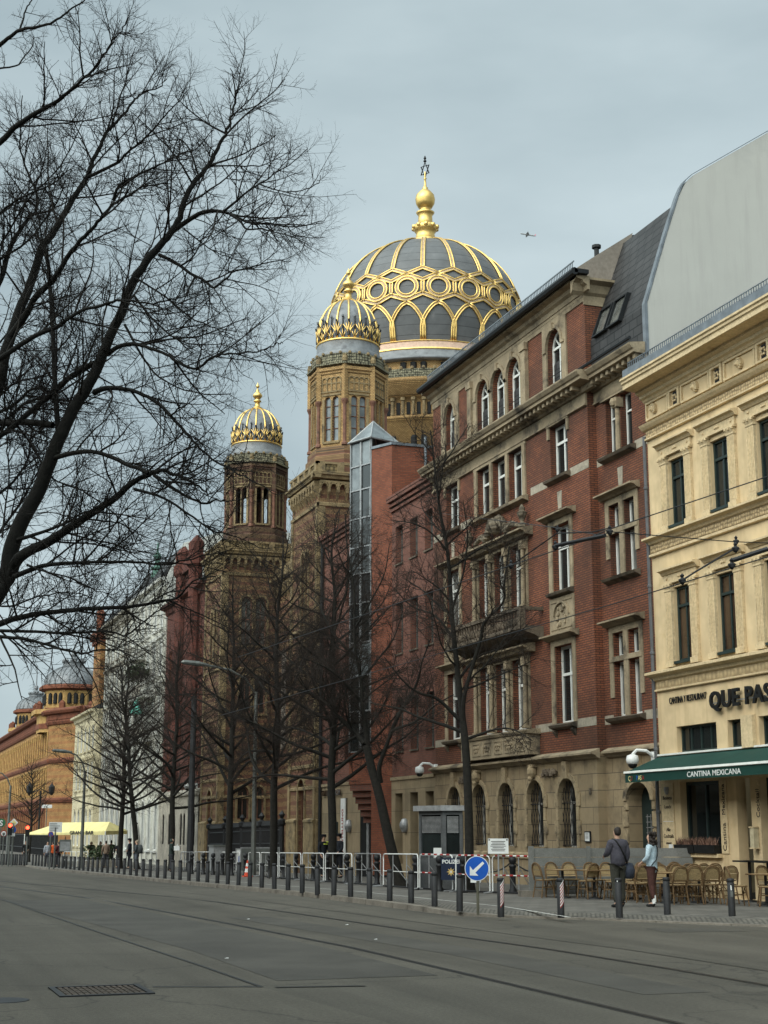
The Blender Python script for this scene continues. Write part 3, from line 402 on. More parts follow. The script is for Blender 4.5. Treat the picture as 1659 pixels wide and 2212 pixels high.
GUIDE_A = [[[17.2, 41.28, 0.08, 0.1424], [17.19, 41.28, 2.47, 0.1298], [17.13, 41.3, 4.24, 0.1203], [17.06, 41.33, 5.06, 0.1111]], [[17.06, 41.33, 5.06, 0.1042], [16.92, 41.38, 6.59, 0.0849], [16.78, 41.43, 8.28, 0.0706], [16.68, 41.46, 10.14, 0.0577], [16.45, 41.54, 11.6, 0.0453], [16.3, 41.59, 13.08, 0.0334], [16.2, 41.63, 14.12, 0.0217]], [[17.07, 41.32, 5.06, 0.0764], [17.02, 41.07, 5.87, 0.063], [17.38, 40.67, 7.45, 0.0533], [17.41, 40.39, 7.97, 0.0444], [17.84, 39.97, 8.54, 0.036], [17.79, 39.72, 9.14, 0.0281], [17.83, 39.43, 10.14, 0.0206]], [[17.01, 41.35, 4.79, 0.0624], [16.62, 41.81, 5.0, 0.0477], [16.03, 42.34, 5.26, 0.0367], [15.54, 42.84, 5.55, 0.0267], [14.84, 43.41, 5.72, 0.0172]], [[16.96, 41.36, 5.12, 0.0625], [16.23, 41.29, 5.73, 0.0472], [15.6, 41.19, 5.88, 0.0358], [15.04, 41.06, 6.22, 0.0257], [14.43, 40.95, 6.87, 0.0164]], [[17.21, 41.27, 4.58, 0.0485], [17.77, 40.53, 4.81, 0.0338], [18.07, 39.88, 4.77, 0.0229], [18.36, 39.24, 4.42, 0.0134]], [[16.94, 41.37, 6.31, 0.0489], [17.68, 41.65, 7.07, 0.0349], [18.56, 41.88, 7.41, 0.0243], [19.6, 42.06, 8.21, 0.0146]], [[16.82, 41.41, 7.57, 0.0422], [16.48, 42.07, 8.35, 0.0309], [15.99, 42.79, 8.72, 0.0225], [15.62, 43.46, 9.39, 0.0146]], [[16.76, 41.43, 8.42, 0.0423], [16.98, 40.99, 9.51, 0.0305], [16.99, 40.63, 10.59, 0.0218], [16.74, 40.35, 11.66, 0.014]], [[16.66, 41.47, 10.29, 0.0342], [16.06, 41.32, 10.8, 0.0246], [15.4, 41.19, 11.02, 0.0175], [14.76, 41.05, 11.02, 0.0112]]]
GUIDE_B = [[[17.36, 47.58, 0.02, 0.2001], [17.0, 47.71, 1.52, 0.1784], [16.67, 47.82, 3.03, 0.1624], [16.41, 47.91, 3.98, 0.1476], [16.26, 47.97, 4.71, 0.1335]], [[16.19, 47.99, 4.76, 0.0943], [15.96, 48.4, 5.2, 0.0753], [15.52, 48.88, 5.77, 0.0613], [15.23, 49.3, 6.19, 0.0484], [14.76, 49.8, 6.62, 0.0362], [14.27, 50.29, 6.76, 0.0245]], [[16.28, 47.96, 4.77, 0.1021], [16.21, 47.92, 5.33, 0.0864], [16.07, 47.9, 6.11, 0.0749], [16.02, 47.85, 6.87, 0.0645], [15.85, 47.84, 7.65, 0.0547], [15.75, 47.81, 8.44, 0.0454], [15.72, 47.75, 9.89, 0.0365], [15.47, 47.77, 11.5, 0.0278], [15.37, 47.74, 12.63, 0.0193]], [[16.71, 47.81, 3.47, 0.0937], [16.6, 47.64, 3.97, 0.0794], [16.73, 47.4, 4.55, 0.0688], [16.84, 47.15, 5.03, 0.0592], [16.92, 46.92, 5.2, 0.0503], [17.4, 46.55, 5.39, 0.0418], [17.69, 46.24, 5.64, 0.0337], [17.95, 45.95, 5.93, 0.0259], [18.49, 45.56, 6.29, 0.0184]], [[17.0, 47.71, 5.02, 0.0786], [17.26, 47.4, 5.79, 0.0621], [17.64, 47.05, 6.55, 0.0498], [17.75, 46.79, 7.06, 0.0388], [17.75, 46.57, 7.43, 0.0285], [17.96, 46.28, 8.21, 0.0187]], [[16.13, 48.02, 6.12, 0.0553], [15.32, 47.75, 6.85, 0.0386], [14.58, 47.47, 7.27, 0.0263], [13.7, 47.24, 7.52, 0.0154]], [[16.08, 48.03, 6.91, 0.0476], [16.84, 48.3, 7.76, 0.0349], [17.47, 48.63, 8.47, 0.0253], [17.96, 49.0, 9.53, 0.0165]], [[15.93, 48.08, 7.7, 0.0477], [15.27, 48.68, 8.54, 0.0349], [14.91, 49.17, 9.57, 0.0252], [14.54, 49.66, 10.11, 0.0164]], [[15.85, 48.11, 8.66, 0.0415], [16.26, 47.6, 9.57, 0.0295], [16.6, 47.12, 10.48, 0.0206], [16.64, 46.75, 11.39, 0.0127]]]
AIR = [705.69, 1491.47, 692.53]
# ------------------------------------------------------------------ ground, road, pavement
zr = lambda Y: ground(Y)-.12
def kerbx(Y): return float(np.interp(Y, [-30, 20, 23.5, 25, 26.1, 27.7, 30, 31, 32, 34, 38, 44, 60, 120, 300], [20.3, 20.3, 20, 18.6, 17.3, 16.25, 14.7, 13.6, 12.95, 12.85, 12.75, 12.5, 12.4, 12.45, 12.4]))
def kh(Y): return float(np.interp(Y, [20, 29, 31.5, 34], [.035, .035, .05, .12]))
YS = [-30, 0, 10, 15, 20, 22, 23.5, 24.3, 25, 26.1, 27, 27.7, 28.8, 30, 30.5, 31, 31.5, 32, 33, 34, 36, 38, 41, 43, 48, 54, 60, 70, 80, 95, 110, 130, 160, 200, 300]
b = MB()
b.quad((-1500, -300, -2.2), (1500, -300, -2.2), (1500, 2600, -2.2), (-1500, 2600, -2.2)); tag(b.build('ground', 'asphalt_old'), kind='structure')
b = MB(); pv = MB()
for a, c in zip(YS, YS[1:]):
    b.quad((-60, a, zr(a)), (kerbx(a), a, zr(a)), (kerbx(c), c, zr(c)), (-60, c, zr(c)))
    k0, k1 = kerbx(a)+.28, kerbx(c)+.28
    pv.quad((k0, a, zr(a)+kh(a)), (k0+1.2, a, ground(a)), (k1+1.2, c, ground(c)), (k1, c, zr(c)+kh(c)))
    pv.quad((k0+1.2, a, ground(a)), (70, a, ground(a)), (70, c, ground(c)), (k1+1.2, c, ground(c)))
tag(b.build('road', 'asphalt'), kind='structure'); tag(pv.build('pavement', 'paving'), kind='structure')
b = MB(); y = 10.
while y < 150:
    c = y+(.98 if y > 33 else 1.4); sd_ = random.uniform(-.008, .008)
    A = lambda Y, o: (kerbx(Y)+o, Y)
    y1 = c-.025
    v = [(*A(y, sd_), zr(y)-.05), (*A(y1, sd_), zr(y1)-.05), (*A(y1, .285), zr(y1)-.05), (*A(y, .285), zr(y)-.05), (*A(y, sd_+.015), zr(y)+kh(y)+.004), (*A(y1, sd_+.015), zr(y1)+kh(y1)+.004), (*A(y1, .285), zr(y1)+kh(y1)+.004), (*A(y, .285), zr(y)+kh(y)+.004)]
    b.hexa(v); y = c
tag(b.build('kerb', 'kerb'), kind='structure')
def strip(b, pts, wd, lift, mi=0):
    for (x0, y0), (x1, y1) in zip(pts, pts[1:]):
        n = max(1, int(abs(y1-y0)/4))
        for i in range(n):
            t0, t1 = i/n, (i+1)/n
            xa, ya, xb, yb = x0+(x1-x0)*t0, y0+(y1-y0)*t0, x0+(x1-x0)*t1, y0+(y1-y0)*t1
            b.quad((xa-wd/2, ya, lift(ya)), (xa+wd/2, ya, lift(ya)), (xb+wd/2, yb, lift(yb)), (xb-wd/2, yb, lift(yb)), mi)
ROAD = lambda e: (lambda Y: zr(Y)+e)
RL = [(7.85, 4), (7.87, 19), (7.85, 24), (7.45, 31), (6.5, 44.5), (5.2, 62), (3.4, 84)]
RU = [(10.8, 4), (10.82, 19), (10.75, 22.5), (10.25, 28), (9.9, 33), (9.4, 40), (8.5, 48), (6.6, 66), (4.3, 92)]
b = MB(); strip(b, RL, .13, ROAD(.004)); strip(b, RU, .13, ROAD(.004))
off = lambda P, d: [(x+d, y) for x, y in P]
for P in (RL, RU): strip(b, off(P, .0), .05, ROAD(.008), 1)
tag(b.build('tram_rails', ['tar', 'rail']), kind='structure')
b = MB()
b.poly([(5.6, 4, .004), (5.3, 13, .004), (4.86, 18.3, .004), (3.6, 18.75, .004), (-12, 19.2, .004), (-12, 4, .004)])
tag(b.build('road_patch', 'asphalt_old'), kind='structure')
b = MB(); strip(b, [(6.35, 19), (6.35, 24), (5.95, 31), (5.1, 43)], 2.2, ROAD(.004)); strip(b, [(9.3, 16), (9.3, 22), (8.85, 28), (8.4, 33)], .9, ROAD(.004)); b.quad((14.6, 25.5, .004), (16.2, 25.2, .004), (16.0, 26.4, .004), (14.8, 26.6, .004))
tag(b.build('road_repair', 'asphalt_patch'), kind='structure')
b = MB(); strip(b, [(4.86, 18.3), (4.79, 21.5), (4.5, 29.6), (4.1, 43), (3.6, 60)], .05, ROAD(.008)); strip(b, [(11.9, 14), (11.9, 22), (11.3, 30), (10.6, 40), (10, 50)], .035, ROAD(.008))
for a, c in (((4.86, 18.3), (3.6, 18.75)), ((5.0, 18.2), (6.1, 18.0))):
    b.quad((a[0], a[1]-.04, .009), (c[0], c[1]-.04, .009), (c[0], c[1]+.05, .009), (a[0], a[1]+.05, .009))
tag(b.build('road_seam', 'tar'), kind='structure')
b = MB(); strip(b, [(14.15, 28.6), (14.66, 33), (14.5, 37), (14.25, 43), (14.1, 50), (13.9, 70), (13.9, 100)], .07, lambda Y: ground(Y)+.004)
strip(b, [(3.0, 41), (2.9, 60), (2.8, 90)], .1, ROAD(.004))
tag(b.build('road_marking', 'paint'), kind='structure')
b = MB()
for Y0, Y1 in zip(YS[9:22], YS[10:23]):
    b.quad((kerbx(Y0)+.3, Y0, zr(Y0)+kh(Y0)+.006), (kerbx(Y0)+1.05, Y0, zr(Y0)+kh(Y0)+(.12-kh(Y0))*.64+.006), (kerbx(Y1)+1.05, Y1, zr(Y1)+kh(Y1)+(.12-kh(Y1))*.64+.006), (kerbx(Y1)+.3, Y1, zr(Y1)+kh(Y1)+.006))
tag(b.build('cobble_path', 'cobble'), kind='structure')
# drain grate and cover in the foreground
e = empty('drain_grate', (2.93, 18.5, 0), 'rusty iron drain grate set in the road in the foreground', 'drain')
b = MB(); b.abox(2.38, 3.48, 17.95, 18.02, .003, .02); b.abox(2.38, 3.48, 18.98, 19.05, .003, .02); b.abox(2.38, 2.45, 18.02, 18.98, .003, .02); b.abox(3.41, 3.48, 18.02, 18.98, .003, .02); b.build('frame', 'iron', e)
b = MB()
for i in range(13):
    for j in range(4): b.abox(2.48+i*.072, 2.525+i*.072, 18.06+j*.235, 18.25+j*.235, .003, .016)
b.build('bars', mat('rust', (.06, .045, .035), .8, .4, 6), e)
b = MB(); b.lathe((1.75, 17.83, 0), [(.001, .012), (.27, .012), (.28, .004)], 20); tag(b.build('manhole_cover', 'iron'), 'small round iron cover in the road at the bottom left corner', 'manhole cover')
for i, (x, y) in enumerate([(8.2, 32.2), (8.8, 25.5), (3.7, 14.6), (5.4, 22.5), (9.6, 29.6)]):
    b = MB(); b.abox(x, x+.05, y, y+.03, .003, .01); b.abox(x+.03, x+.06, y+.02, y+.05, .004, .014); tag(b.build('paper_scrap', 'sign_white'), 'tiny scrap of white litter lying on the asphalt', 'litter', 'scraps of litter on the road')

# ------------------------------------------------------------------ ochre restaurant building
W = street(22.0)
yb = empty('restaurant_building', (22, 38.35, 0), 'ochre stucco building with pilastered windows and a restaurant under green awning', 'building')
U0, U1 = 18.0, 38.35
cols = [(36.2-2.3*k, 37.18-2.3*k) for k in range(7)]
holes = []
for a, c in cols: holes += [(a, c, 10.59, 12.56), (a, c, 6.62, 8.78)]
mez = [(35.24, 37.33), (33.84, 34.68), (31.7, 33.2), (29.3, 31.2), (26, 28.4)]
holes += [(a, c, 4.05, 4.78) for a, c in mez]
gnd = [(35.25, 37.28, 1.27, 3.22), (33.75, 34.42, .13, 3.25), (31.6, 33.3, .7, 3.22), (28.5, 31, .7, 3.22)]
holes += gnd
b = MB(); b.wall(W, U0, U1, -.2, 14.72, holes, .3); b.quad(*[W.P(U1, d, z) for d, z in ((0, -.2), (14, -.2), (14, 15.3), (0, 15.3))])
b.quad(*[W.P(U0, d, z) for d, z in ((0, -.2), (14, -.2), (14, 15.3), (0, 15.3))])
b.build('wall', 'yellow', yb)
b = MB()    # string courses and eaves
b.prof(W, U0, U1+.12, [(-.02, 10.2), (-.09, 10.24), (-.14, 10.32), (-.27, 10.36), (-.27, 10.42), (-.03, 10.46)])
b.prof(W, U0, U1+.03, [(-.02, 9.84), (-.1, 9.86), (-.1, 9.92), (-.05, 9.95), (-.02, 9.97)])
b.prof(W, U0, U1+.15, [(-.02, 6.14), (-.1, 6.18), (-.15, 6.28), (-.32, 6.33), (-.32, 6.4), (-.03, 6.47)])
b.prof(W, U0, U1+.03, [(-.02, 5.84), (-.09, 5.86), (-.09, 5.9), (-.02, 5.93)])
b.prof(W, U0, U1+.1, [(-.02, 13.74), (-.12, 13.78), (-.2, 13.86), (-.24, 13.92), (-.03, 13.98)])
b.prof(W, U0, U1+.03, [(-.02, 13.44), (-.1, 13.46), (-.1, 13.51), (-.03, 13.54)])
b.prof(W, U0, U1+.02, [(-.02, 14.62), (-.08, 14.66), (-.12, 14.72), (-.2, 14.76), (-.22, 14.84), (-.34, 14.9), (-.36, 14.97), (-.78, 15.0), (-.78, 15.14), (-.83, 15.17), (-.83, 15.24), (-.88, 15.27), (-.88, 15.33), (0, 15.36)])
b.build('cornice', 'yellow_lt', yb)
b = MB(); b.box(W, U0, U1, -.05, -.003, 9.97, 10.2); b.box(W, U0, U1, -.05, -.003, 13.54, 13.74); b.build('frieze_ornament', 'yellow_orn', yb)
b = MB(); b.box(W, U0, U1, -.045, -.003, 5.93, 6.14); b.build('fret_band', 'fret', yb)
fz = MB(); gr = MB(); ln = MB()
for k in range(7):
    c = 36.97-2.3*k
    for a, e_ in ((c+.03, c+1.33 if k == 0 else c+1.58), ):
        for z0, z1, u0, u1 in ((14.07, 14.13, a, e_), (14.57, 14.63, a, e_), (14.13, 14.57, a, a+.06), (14.13, 14.57, e_-.06, e_)): fz.box(W, u0, u1, -.06, -.003, z0, z1)
        m_ = (a+e_)/2 if k else a+.85
        for t in range(9):
            aa = R(20+t*27.5); ln.box(W, m_+.13*cos(aa)-.035, m_+.13*cos(aa)+.035, -.1, -.003, 14.35+.13*sin(aa)-.035, 14.35+.13*sin(aa)+.035)
        ln.ball(W.P(m_, -.06, 14.34), .1, 10, sz=1.15); ln.ball(W.P(m_, -.16, 14.31), .04, 8)
    s0, s1 = c-.66, c-.03
    for z0, z1, u0, u1 in ((14.07, 14.13, s0, s1), (14.57, 14.63, s0, s1), (14.13, 14.57, s0, s0+.1), (14.13, 14.57, s1-.1, s1)): fz.box(W, u0, u1, -.08, -.003, z0, z1)
    gr.box(W, s0+.2, s1-.2, -.02, -.003, 14.16, 14.54)
    for t in range(6): gr.ball(W.P((s0+s1)/2+.09*cos(t*pi/3), -.03, 14.35+.09*sin(t*pi/3)), .045, 6, 1)
fz.build('frieze_panels', 'yellow_lt', yb); ln.build('lion_masks', 'yellow_lt', yb); gr.build('frieze_grilles', ['dark', 'yellow_lt'], yb)
for a, c in cols:
    for z0, z1, zt, p0, p1 in ((10.59, 12.56, 12.02, 10.46, 13.16), (6.62, 8.78, 8.22, 6.48, 9.36)):
        g = window(yb, W, a, c, z0, z1, .15, 0, 'green_frame', 'glass' if z0 > 9 else 'glass_brown', .075, 1, [zt])
        s = MB()
        for u0, u1 in ((c+.015, c+.37), (a-.36, a-.015)):
            s.box(W, u0, u1, -.09, -.003, p0+.16, p1-.68)
            for i in range(4): q = u0+.05+i*.075; s.box(W, q, q+.03, -.105, -.088, p0+.22, p1-.72)
            s.box(W, u0-.03, u1+.03, -.13, -.003, p0, p0+.16); s.box(W, u0-.02, u1+.02, -.11, -.004, p1-.68, p1-.63); s.box(W, u0-.05, u1+.05, -.15, -.003, p1-.5, p1-.455)
            s.prof(W, u0, u1, [(-.003, p1-.63), (-.1, p1-.63), (-.16, p1-.5), (-.003, p1-.5)])
            for q in (u0, (u0+u1)/2, u1): s.ball(W.P(q, -.14, p1-.53), .045, 6)
        s.box(W, a-.42, c+.44, -.1, -.003, p1-.455, p1-.4); s.box(W, a-.38, c+.4, -.07, -.003, p1-.4, p1-.2)
        for q in (a-.22, (a+c)/2-.08, (a+c)/2+.08, (a+c)/2, c+.24): s.ball(W.P(q, -.075, p1-.3), .045, 6)
        s.prof(W, a-.5, c+.5, [(-.003, p1-.2), (-.1, p1-.18), (-.16, p1-.1), (-.25, p1-.07), (-.25, p1-.02), (-.003, p1+.02)])
        s.build('surround', 'yellow_lt', g)
        s = MB(); s.box(W, a-.012, c+.012, -.1, .1, z0-.07, z0+.004); s.build('sill', 'green_frame', g)
for i, (a, c) in enumerate(mez): window(yb, W, a, c, 4.05, 4.78, .2, 0, 'green_frame', 'glass', .06, 3 if c-a > 1.4 else 1)
g = window(yb, W, 35.25, 37.28, 1.27, 3.22, .25, 0, 'green_frame', 'glass', .1, 1); window(yb, W, 31.6, 33.3, .7, 3.22, .25, 0, 'green_frame', 'glass', .1, 1); window(yb, W, 28.5, 31, .7, 3.22, .25, 0, 'green_frame', 'glass', .1, 1)
b = MB(); b.box(W, 33.75, 34.42, .5, .56, .13, 3.25); b.box(W, 33.79, 33.85, .44, .5, .13, 3.2); b.box(W, 34.32, 34.38, .44, .5, .13, 3.2); b.build('door', ['dark'], yb)
b = MB(); b.box(W, 33.33, 33.86, -.12, -.003, 4.0, 4.84); b.box(W, 33.3, 33.45, -.02, -.004, .2, 3.2); b.build('pilaster', 'yellow_lt', yb)
b = MB(); b.box(W, 35.2, 37.4, -.14, .22, 1.17, 1.27); b.build('window_ledge', 'yellow_lt', yb)
# roof
b = MB()
b.prof(W, U0, U1-.15, [(-.86, 15.345), (-.86, 15.56), (-.78, 15.6), (1.6, 17.0), (14, 18.5), (14, 15.345)]); b.build('roof', 'zinc', yb)
b = MB()
for i in range(150):
    u = U1-.3-i*.115
    if u < 21: break
    b.box(W, u, u+.022, -.74, -.72, 15.6, 15.8)
b.box(W, 21, U1-.3, -.745, -.715, 15.78, 15.8); b.build('snow_guard', 'zinc', yb)
b = MB(); b.tube([W.P(U1-.2, .7, 16.55), W.P(34, .95, 16.75), W.P(29, .95, 16.75), W.P(21, .95, 16.75)], .025, 5); b.build('lightning_rod', 'steel', yb)
b = MB(); b.tube([W.P(U1+.05, -.08, 13.6), W.P(U1+.05, -.08, 5.9), W.P(U1+.05, -.1, 1.2), W.P(U1+.05, -.1, .15)], .055, 8)
for z in (12, 9, 7, 4.2, 2.4): b.lathe(W.P(U1+.05, -.08, z), [(.056, -.05), (.075, -.03), (.075, .03), (.056, .05)], 8)
b.build('downpipe', 'terracotta_pipe', yb)
# wall lettering
T = RX(-90)
text('sign_lettering', 'CANTINA Y RESTAURANT', .27, (21.965, 37.62, 5.44), T, 'black', yb, .01, sx=.63)
text('sign_lettering', 'QUE PASA', .64, (21.88, 35.32, 5.13), T, 'black', yb, .035, sx=1.08, space=1.1, bold=.016)
b = MB(); b.box(W, 31, 35.2, -.1, -.07, 5.26, 5.285); b.build('sign_rail', 'steel', yb)
for p, lines in ((37.62, [(2.75, .13, 'Business'), (2.5, .13, 'Lunch'), (1.86, .13, 'Alle'), (1.68, .13, 'Cocktails'), (1.5, .1, 'immer')]), ):
    q = MB(); q.box(W, p, p+.66, -.03, -.003, 1.28, 3.2); q.build('wall_panel', 'yellow_lt', yb)
    for z, s_, t_ in lines: text('panel_lettering', t_, s_*1.15, (21.965, p+.33, z), T, 'hair_dk', yb, .004, 'CENTER')
    q = MB(); q.box(W, p+.05, p+.6, -.036, -.03, 2.13, 2.145); q.box(W, p+.12, p+.32, -.05, -.03, 1.34, 1.5); q.build('panel_trim', ['sign_white'], yb)
    q = MB(); q.lathe(W.P(p+.33, -.02, 3.0), [(.001, -.12), (.06, -.1), (.1, 0), (.1, .1), (.001, .1)], 10); q.build('shield', 'steel', yb)
q = MB(); q.box(W, 34.86, 35.2, -.03, -.003, 1.28, 3.2); q.build('wall_panel', 'yellow_lt', yb)
V = T @ Euler((0, 0, R(90))).to_matrix()
text('panel_lettering', 'Cantina', .24, (21.965, 34.95, 1.34), V, 'hair_dk', yb, .004); text('panel_lettering', 'Mexicana', .22, (21.965, 34.95, 2.28), V, 'hair_dk', yb, .004); text('panel_lettering', 'Cocktail', .22, (21.975, 33.33, 2.2), V, 'hair_dk', yb, .004)
# awning
b = MB(); A0, A1 = 20.0, 38.33
b.prof(W, A0, A1, [(-.02, 3.98), (-1.13, 3.52), (-1.13, 3.5), (-.02, 3.95)])
aw = b.build('awning', 'awning', yb)
b = MB(); b.box(W, A0, A1, -1.16, -1.145, 3.22, 3.5); b.build('valance', 'awning', aw)
b = MB(); b.prof(W, A0-.02, A1+.02, [(-1.13, 3.53), (-1.19, 3.54), (-1.2, 3.48), (-1.14, 3.46)]); b.box(W, A0, A1, -.1, -.022, 3.99, 4.04); b.build('front_bar', 'white', aw)
text('lettering', 'CANTINA MEXICANA', .2, (20.836, 34.93, 3.27), T, 'sign_white', aw, .002, sx=1.32, bold=.002)
for i, (ch, c_) in enumerate(zip('QUE PASA', ['canvas', 'red_paint', 'awning', 'awning', 'sign_blue', 'canvas', 'canvas', 'red_paint'])):
    if ch != ' ': text('lettering', ch, .19, (20.836, 38.15-i*.115, 3.27), T, c_, aw, .002)
b = MB()
for u in (25, 29.5, 34, 38.1): b.cyl(W.P(u, -.06, 3.6), W.P(u-.25, -1.1, 3.5), .02, n=6)
b.build('arm', 'steel', aw)
# flower boxes on the sill
for i, (a, c, l_) in enumerate(((36.36, 37.38, 'black trough of dry heather on restaurant sill, nearer the drainpipe'), (35.28, 36.32, 'black trough of dry heather on restaurant sill, nearer the restaurant door'))):
    e = empty('flower_box', (21.88, (a+c)/2, 1.275), l_, 'planter')
    b = MB(); b.prof(W, a, c, [(-.2, 1.275), (-.23, 1.5), (.06, 1.5), (.04, 1.275)]); b.build('box', 'black', e)
    b = MB()
    for k in range(260):
        u, d = random.uniform(a+.05, c-.05), random.uniform(-.2, .02); p = W.P(u, d, 1.5); h = random.uniform(.08, .24)
        q = Vector((random.uniform(-.1, .1), random.uniform(-.1, .1), h)); r = Vector((random.uniform(-.02, .02), .015, .01)); p = Vector(p)
        b.poly([tuple(p-r), tuple(p+r), tuple(p+q)])
    b.build('plants', 'heather', e)

# ------------------------------------------------------------------ red brick building next door
bb = empty('brick_building', (22, 42.2, 0), 'red brick building with brown stone window surrounds and a dark mansard roof', 'building')
W = street(22.0); WB = street(22.3); u0, u1 = 42.2, 56.2
singles = [(43.72, 45.05), (53.45, 54.8)]; trip = [(47.3, 48.55), (48.78, 50.03), (50.26, 51.5)]
b = MB(); h = []
for a, c in singles: h += [(a, c, 5.36, 7.95), (a, c, 9.8, 12.07), (a, c, 13.76, 15.62)]
for a, c in trip: h += [(a, c, 5.36, 7.85), (a, c, 9.6, 12.0), (a, c, 13.66, 15.56)]
att = [(43.9, 45.08), (53.7, 54.75)]+[(47.3, 48.5), (48.72, 49.92), (50.2, 51.45)]
h2 = [(a, c, 16.7, 19.08, .62) for a, c in att]
b.wall(W, u0, u1, 4.3, 15.7, h, .4); b.wall(W, u0, u1, 15.7, 19.5, h2, .4)
WE = cross(42.2)
b.quad(*[WE.P(22, 0, 4.3), WE.P(22.3, 0, 4.3), WE.P(22.3, 0, 16.5), WE.P(22, 0, 16.5)])
b.poly([WE.P(22, 0, 16.5), WE.P(22.2, 0, 16.5), WE.P(22.9, 0, 19.5), WE.P(22, 0, 19.5)])
hb = [(39.78, 40.5, 13.75, 15.6), (40.78, 41.5, 13.75, 15.6)]
for z0, zt, z1 in ((9.78, 11.22, 12.1), (5.36, 7.15, 7.98)): hb += [(39.8, 40.5, z0, zt-.08), (40.78, 41.48, z0, zt-.08), (39.8, 40.5, zt+.08, z1), (40.78, 41.48, zt+.08, z1)]
b.wall(WB, 38.4, 42.2, 4.3, 16.5, hb, .4)
b.build('wall', 'red', bb)
# stone ground floor
b = MB(); gw = [44.3, 46.75, 49.2, 51.65, 54.1]
b.wall(street(21.96), u0, u1, -.9, 4.3, [(c-.66, c+.66, 1.34, 3.58, .66) for c in gw], .5)
b.quad((21.96, 42.2, -.9), (22.26, 42.2, -.9), (22.26, 42.2, 4.3), (21.96, 42.2, 4.3))
b.wall(street(22.26), 38.4, 42.2, -.9, 4.3, [(39.3, 40.78, .1, 3.32, .55)], .6)
b.build('stone_base', 'stone_blk', bb)
s = MB()
for i, c in enumerate(gw):
    Wg = street(21.96)
    ring(s, Wg, c-.66, c+.66, 2.92, .66, .17, -.06, -.002)
    for k, z in enumerate((1.34, 1.78, 2.22, 2.66)):
        d = .28 if k % 2 else .17
        s.box(Wg, c-.66-d, c-.663, -.05, -.002, z, z+.42); s.box(Wg, c+.663, c+.66+d, -.05, -.002, z, z+.42)
    if i % 2 == 0: s.prof(Wg, c-.16, c+.16, [(-.14, 4.1), (-.1, 3.55), (-.002, 3.5), (-.002, 4.1)])
    else:
        s.ball(Wg.P(c, -.12, 3.86), .19, 10, sz=1.25); s.ball(Wg.P(c, -.2, 3.62), .1, 8); s.box(Wg, c-.2, c+.2, -.2, -.002, 4.0, 4.1)
Wd = street(22.26); ring(s, Wd, 39.3, 40.78, 2.77, .55, .22, -.1, -.002)
for k, z in enumerate((.5, 1.0, 1.5, 2.0, 2.5)): d = .34 if k % 2 else .22; s.box(Wd, 39.3-d, 39.297, -.05, -.002, z, z+.44); s.box(Wd, 40.783, 40.78+d, -.05, -.002, z, z+.44)
s.prof(Wd, 39.85, 40.2, [(-.2, 4.1), (-.12, 3.3), (-.002, 3.25), (-.002, 4.1)])
s.prof(Wg, u0+.2, u1, [(-.002, .9), (-.07, .95), (-.07, 1.1), (-.002, 1.16)])
s.build('stone_trim', 'stone_trim', bb)
for c in gw:
    g = window(bb, street(21.96), c-.66, c+.66, 1.34, 3.58, .45, .66, 'white_old', 'glass', .07, 1, [2.78])
    q = MB(); Wg = street(21.96); P = Wg.P
    for k in range(-7, 8):
        for sgn in (1, -1):
            pts = [(c+.2*k+sgn*.28*(z-2.3), z) for z in np.arange(1.36, 3.56, .1)]
            pts = [(u, z) for u, z in pts if abs(u-c) < .645 and (z < 2.92 or (u-c)**2+(z-2.92)**2 < .64**2)]
            if len(pts) > 1: q.tube([P(u, .12, z) for u, z in (pts[0], pts[-1])], .011, 4)
    for z in (1.4, 2.75): q.box(Wg, c-.65, c+.65, .1, .13, z, z+.03)
    q.build('lattice_grille', 'iron', g)
d_ = MB(); d_.box(Wd, 39.3, 40.78, .45, .5, .1, 3.32)
dr = d_.build('door', 'green_frame', bb); d_ = MB()
for z in np.arange(1.0, 2.4, .16): d_.box(Wd, 39.55, 40.5, .42, .44, z, z+.025)
for u in (39.6, 39.8, 40, 40.2, 40.42): d_.box(Wd, u, u+.03, .425, .445, 1.0, 2.36)
d_.build('grille', 'steel', dr)
s = MB()   # stone bands, surrounds and cornices
s.prof(W, u0-.22, u1, [(-.04, 4.1), (-.14, 4.13), (-.2, 4.2), (-.34, 4.24), (-.34, 4.3), (-.04, 4.42)]); s.prof(WB, 38.42, u0-.22, [(-.04, 4.1), (-.14, 4.13), (-.2, 4.2), (-.3, 4.24), (-.3, 4.3), (-.04, 4.42)])
s.build('base_cornice', 'stone', bb)
s = MB()
for z0, z1 in ((5.15, 5.43), (13.55, 13.83)):
    e_ = [u0]+sorted([q for a, c in singles for q in (a-.16, c+.3)]+[46.7, 52.1])+[u1]
    for W_, a, c in [(W, a, c) for a, c in zip(e_[::2], e_[1::2])]+[(WB, 41.62, u0), (WB, 38.42, 39.65)]: s = MB(); s.box(W_, a, c, -.012, -.002, z0, z1); s.build('stone_band', 'band', bb)
for W_, c in ((W, 44.4), (W, 54.1), (WB, 40.64)): s = MB(); s.prism([W_.P(c-.12, -.02, 12.62), W_.P(c+.12, -.02, 12.62), W_.P(c+.17, -.02, 13.22), W_.P(c-.17, -.02, 13.22)], (.018, 0, 0)); s.build('keystone', 'band', bb)
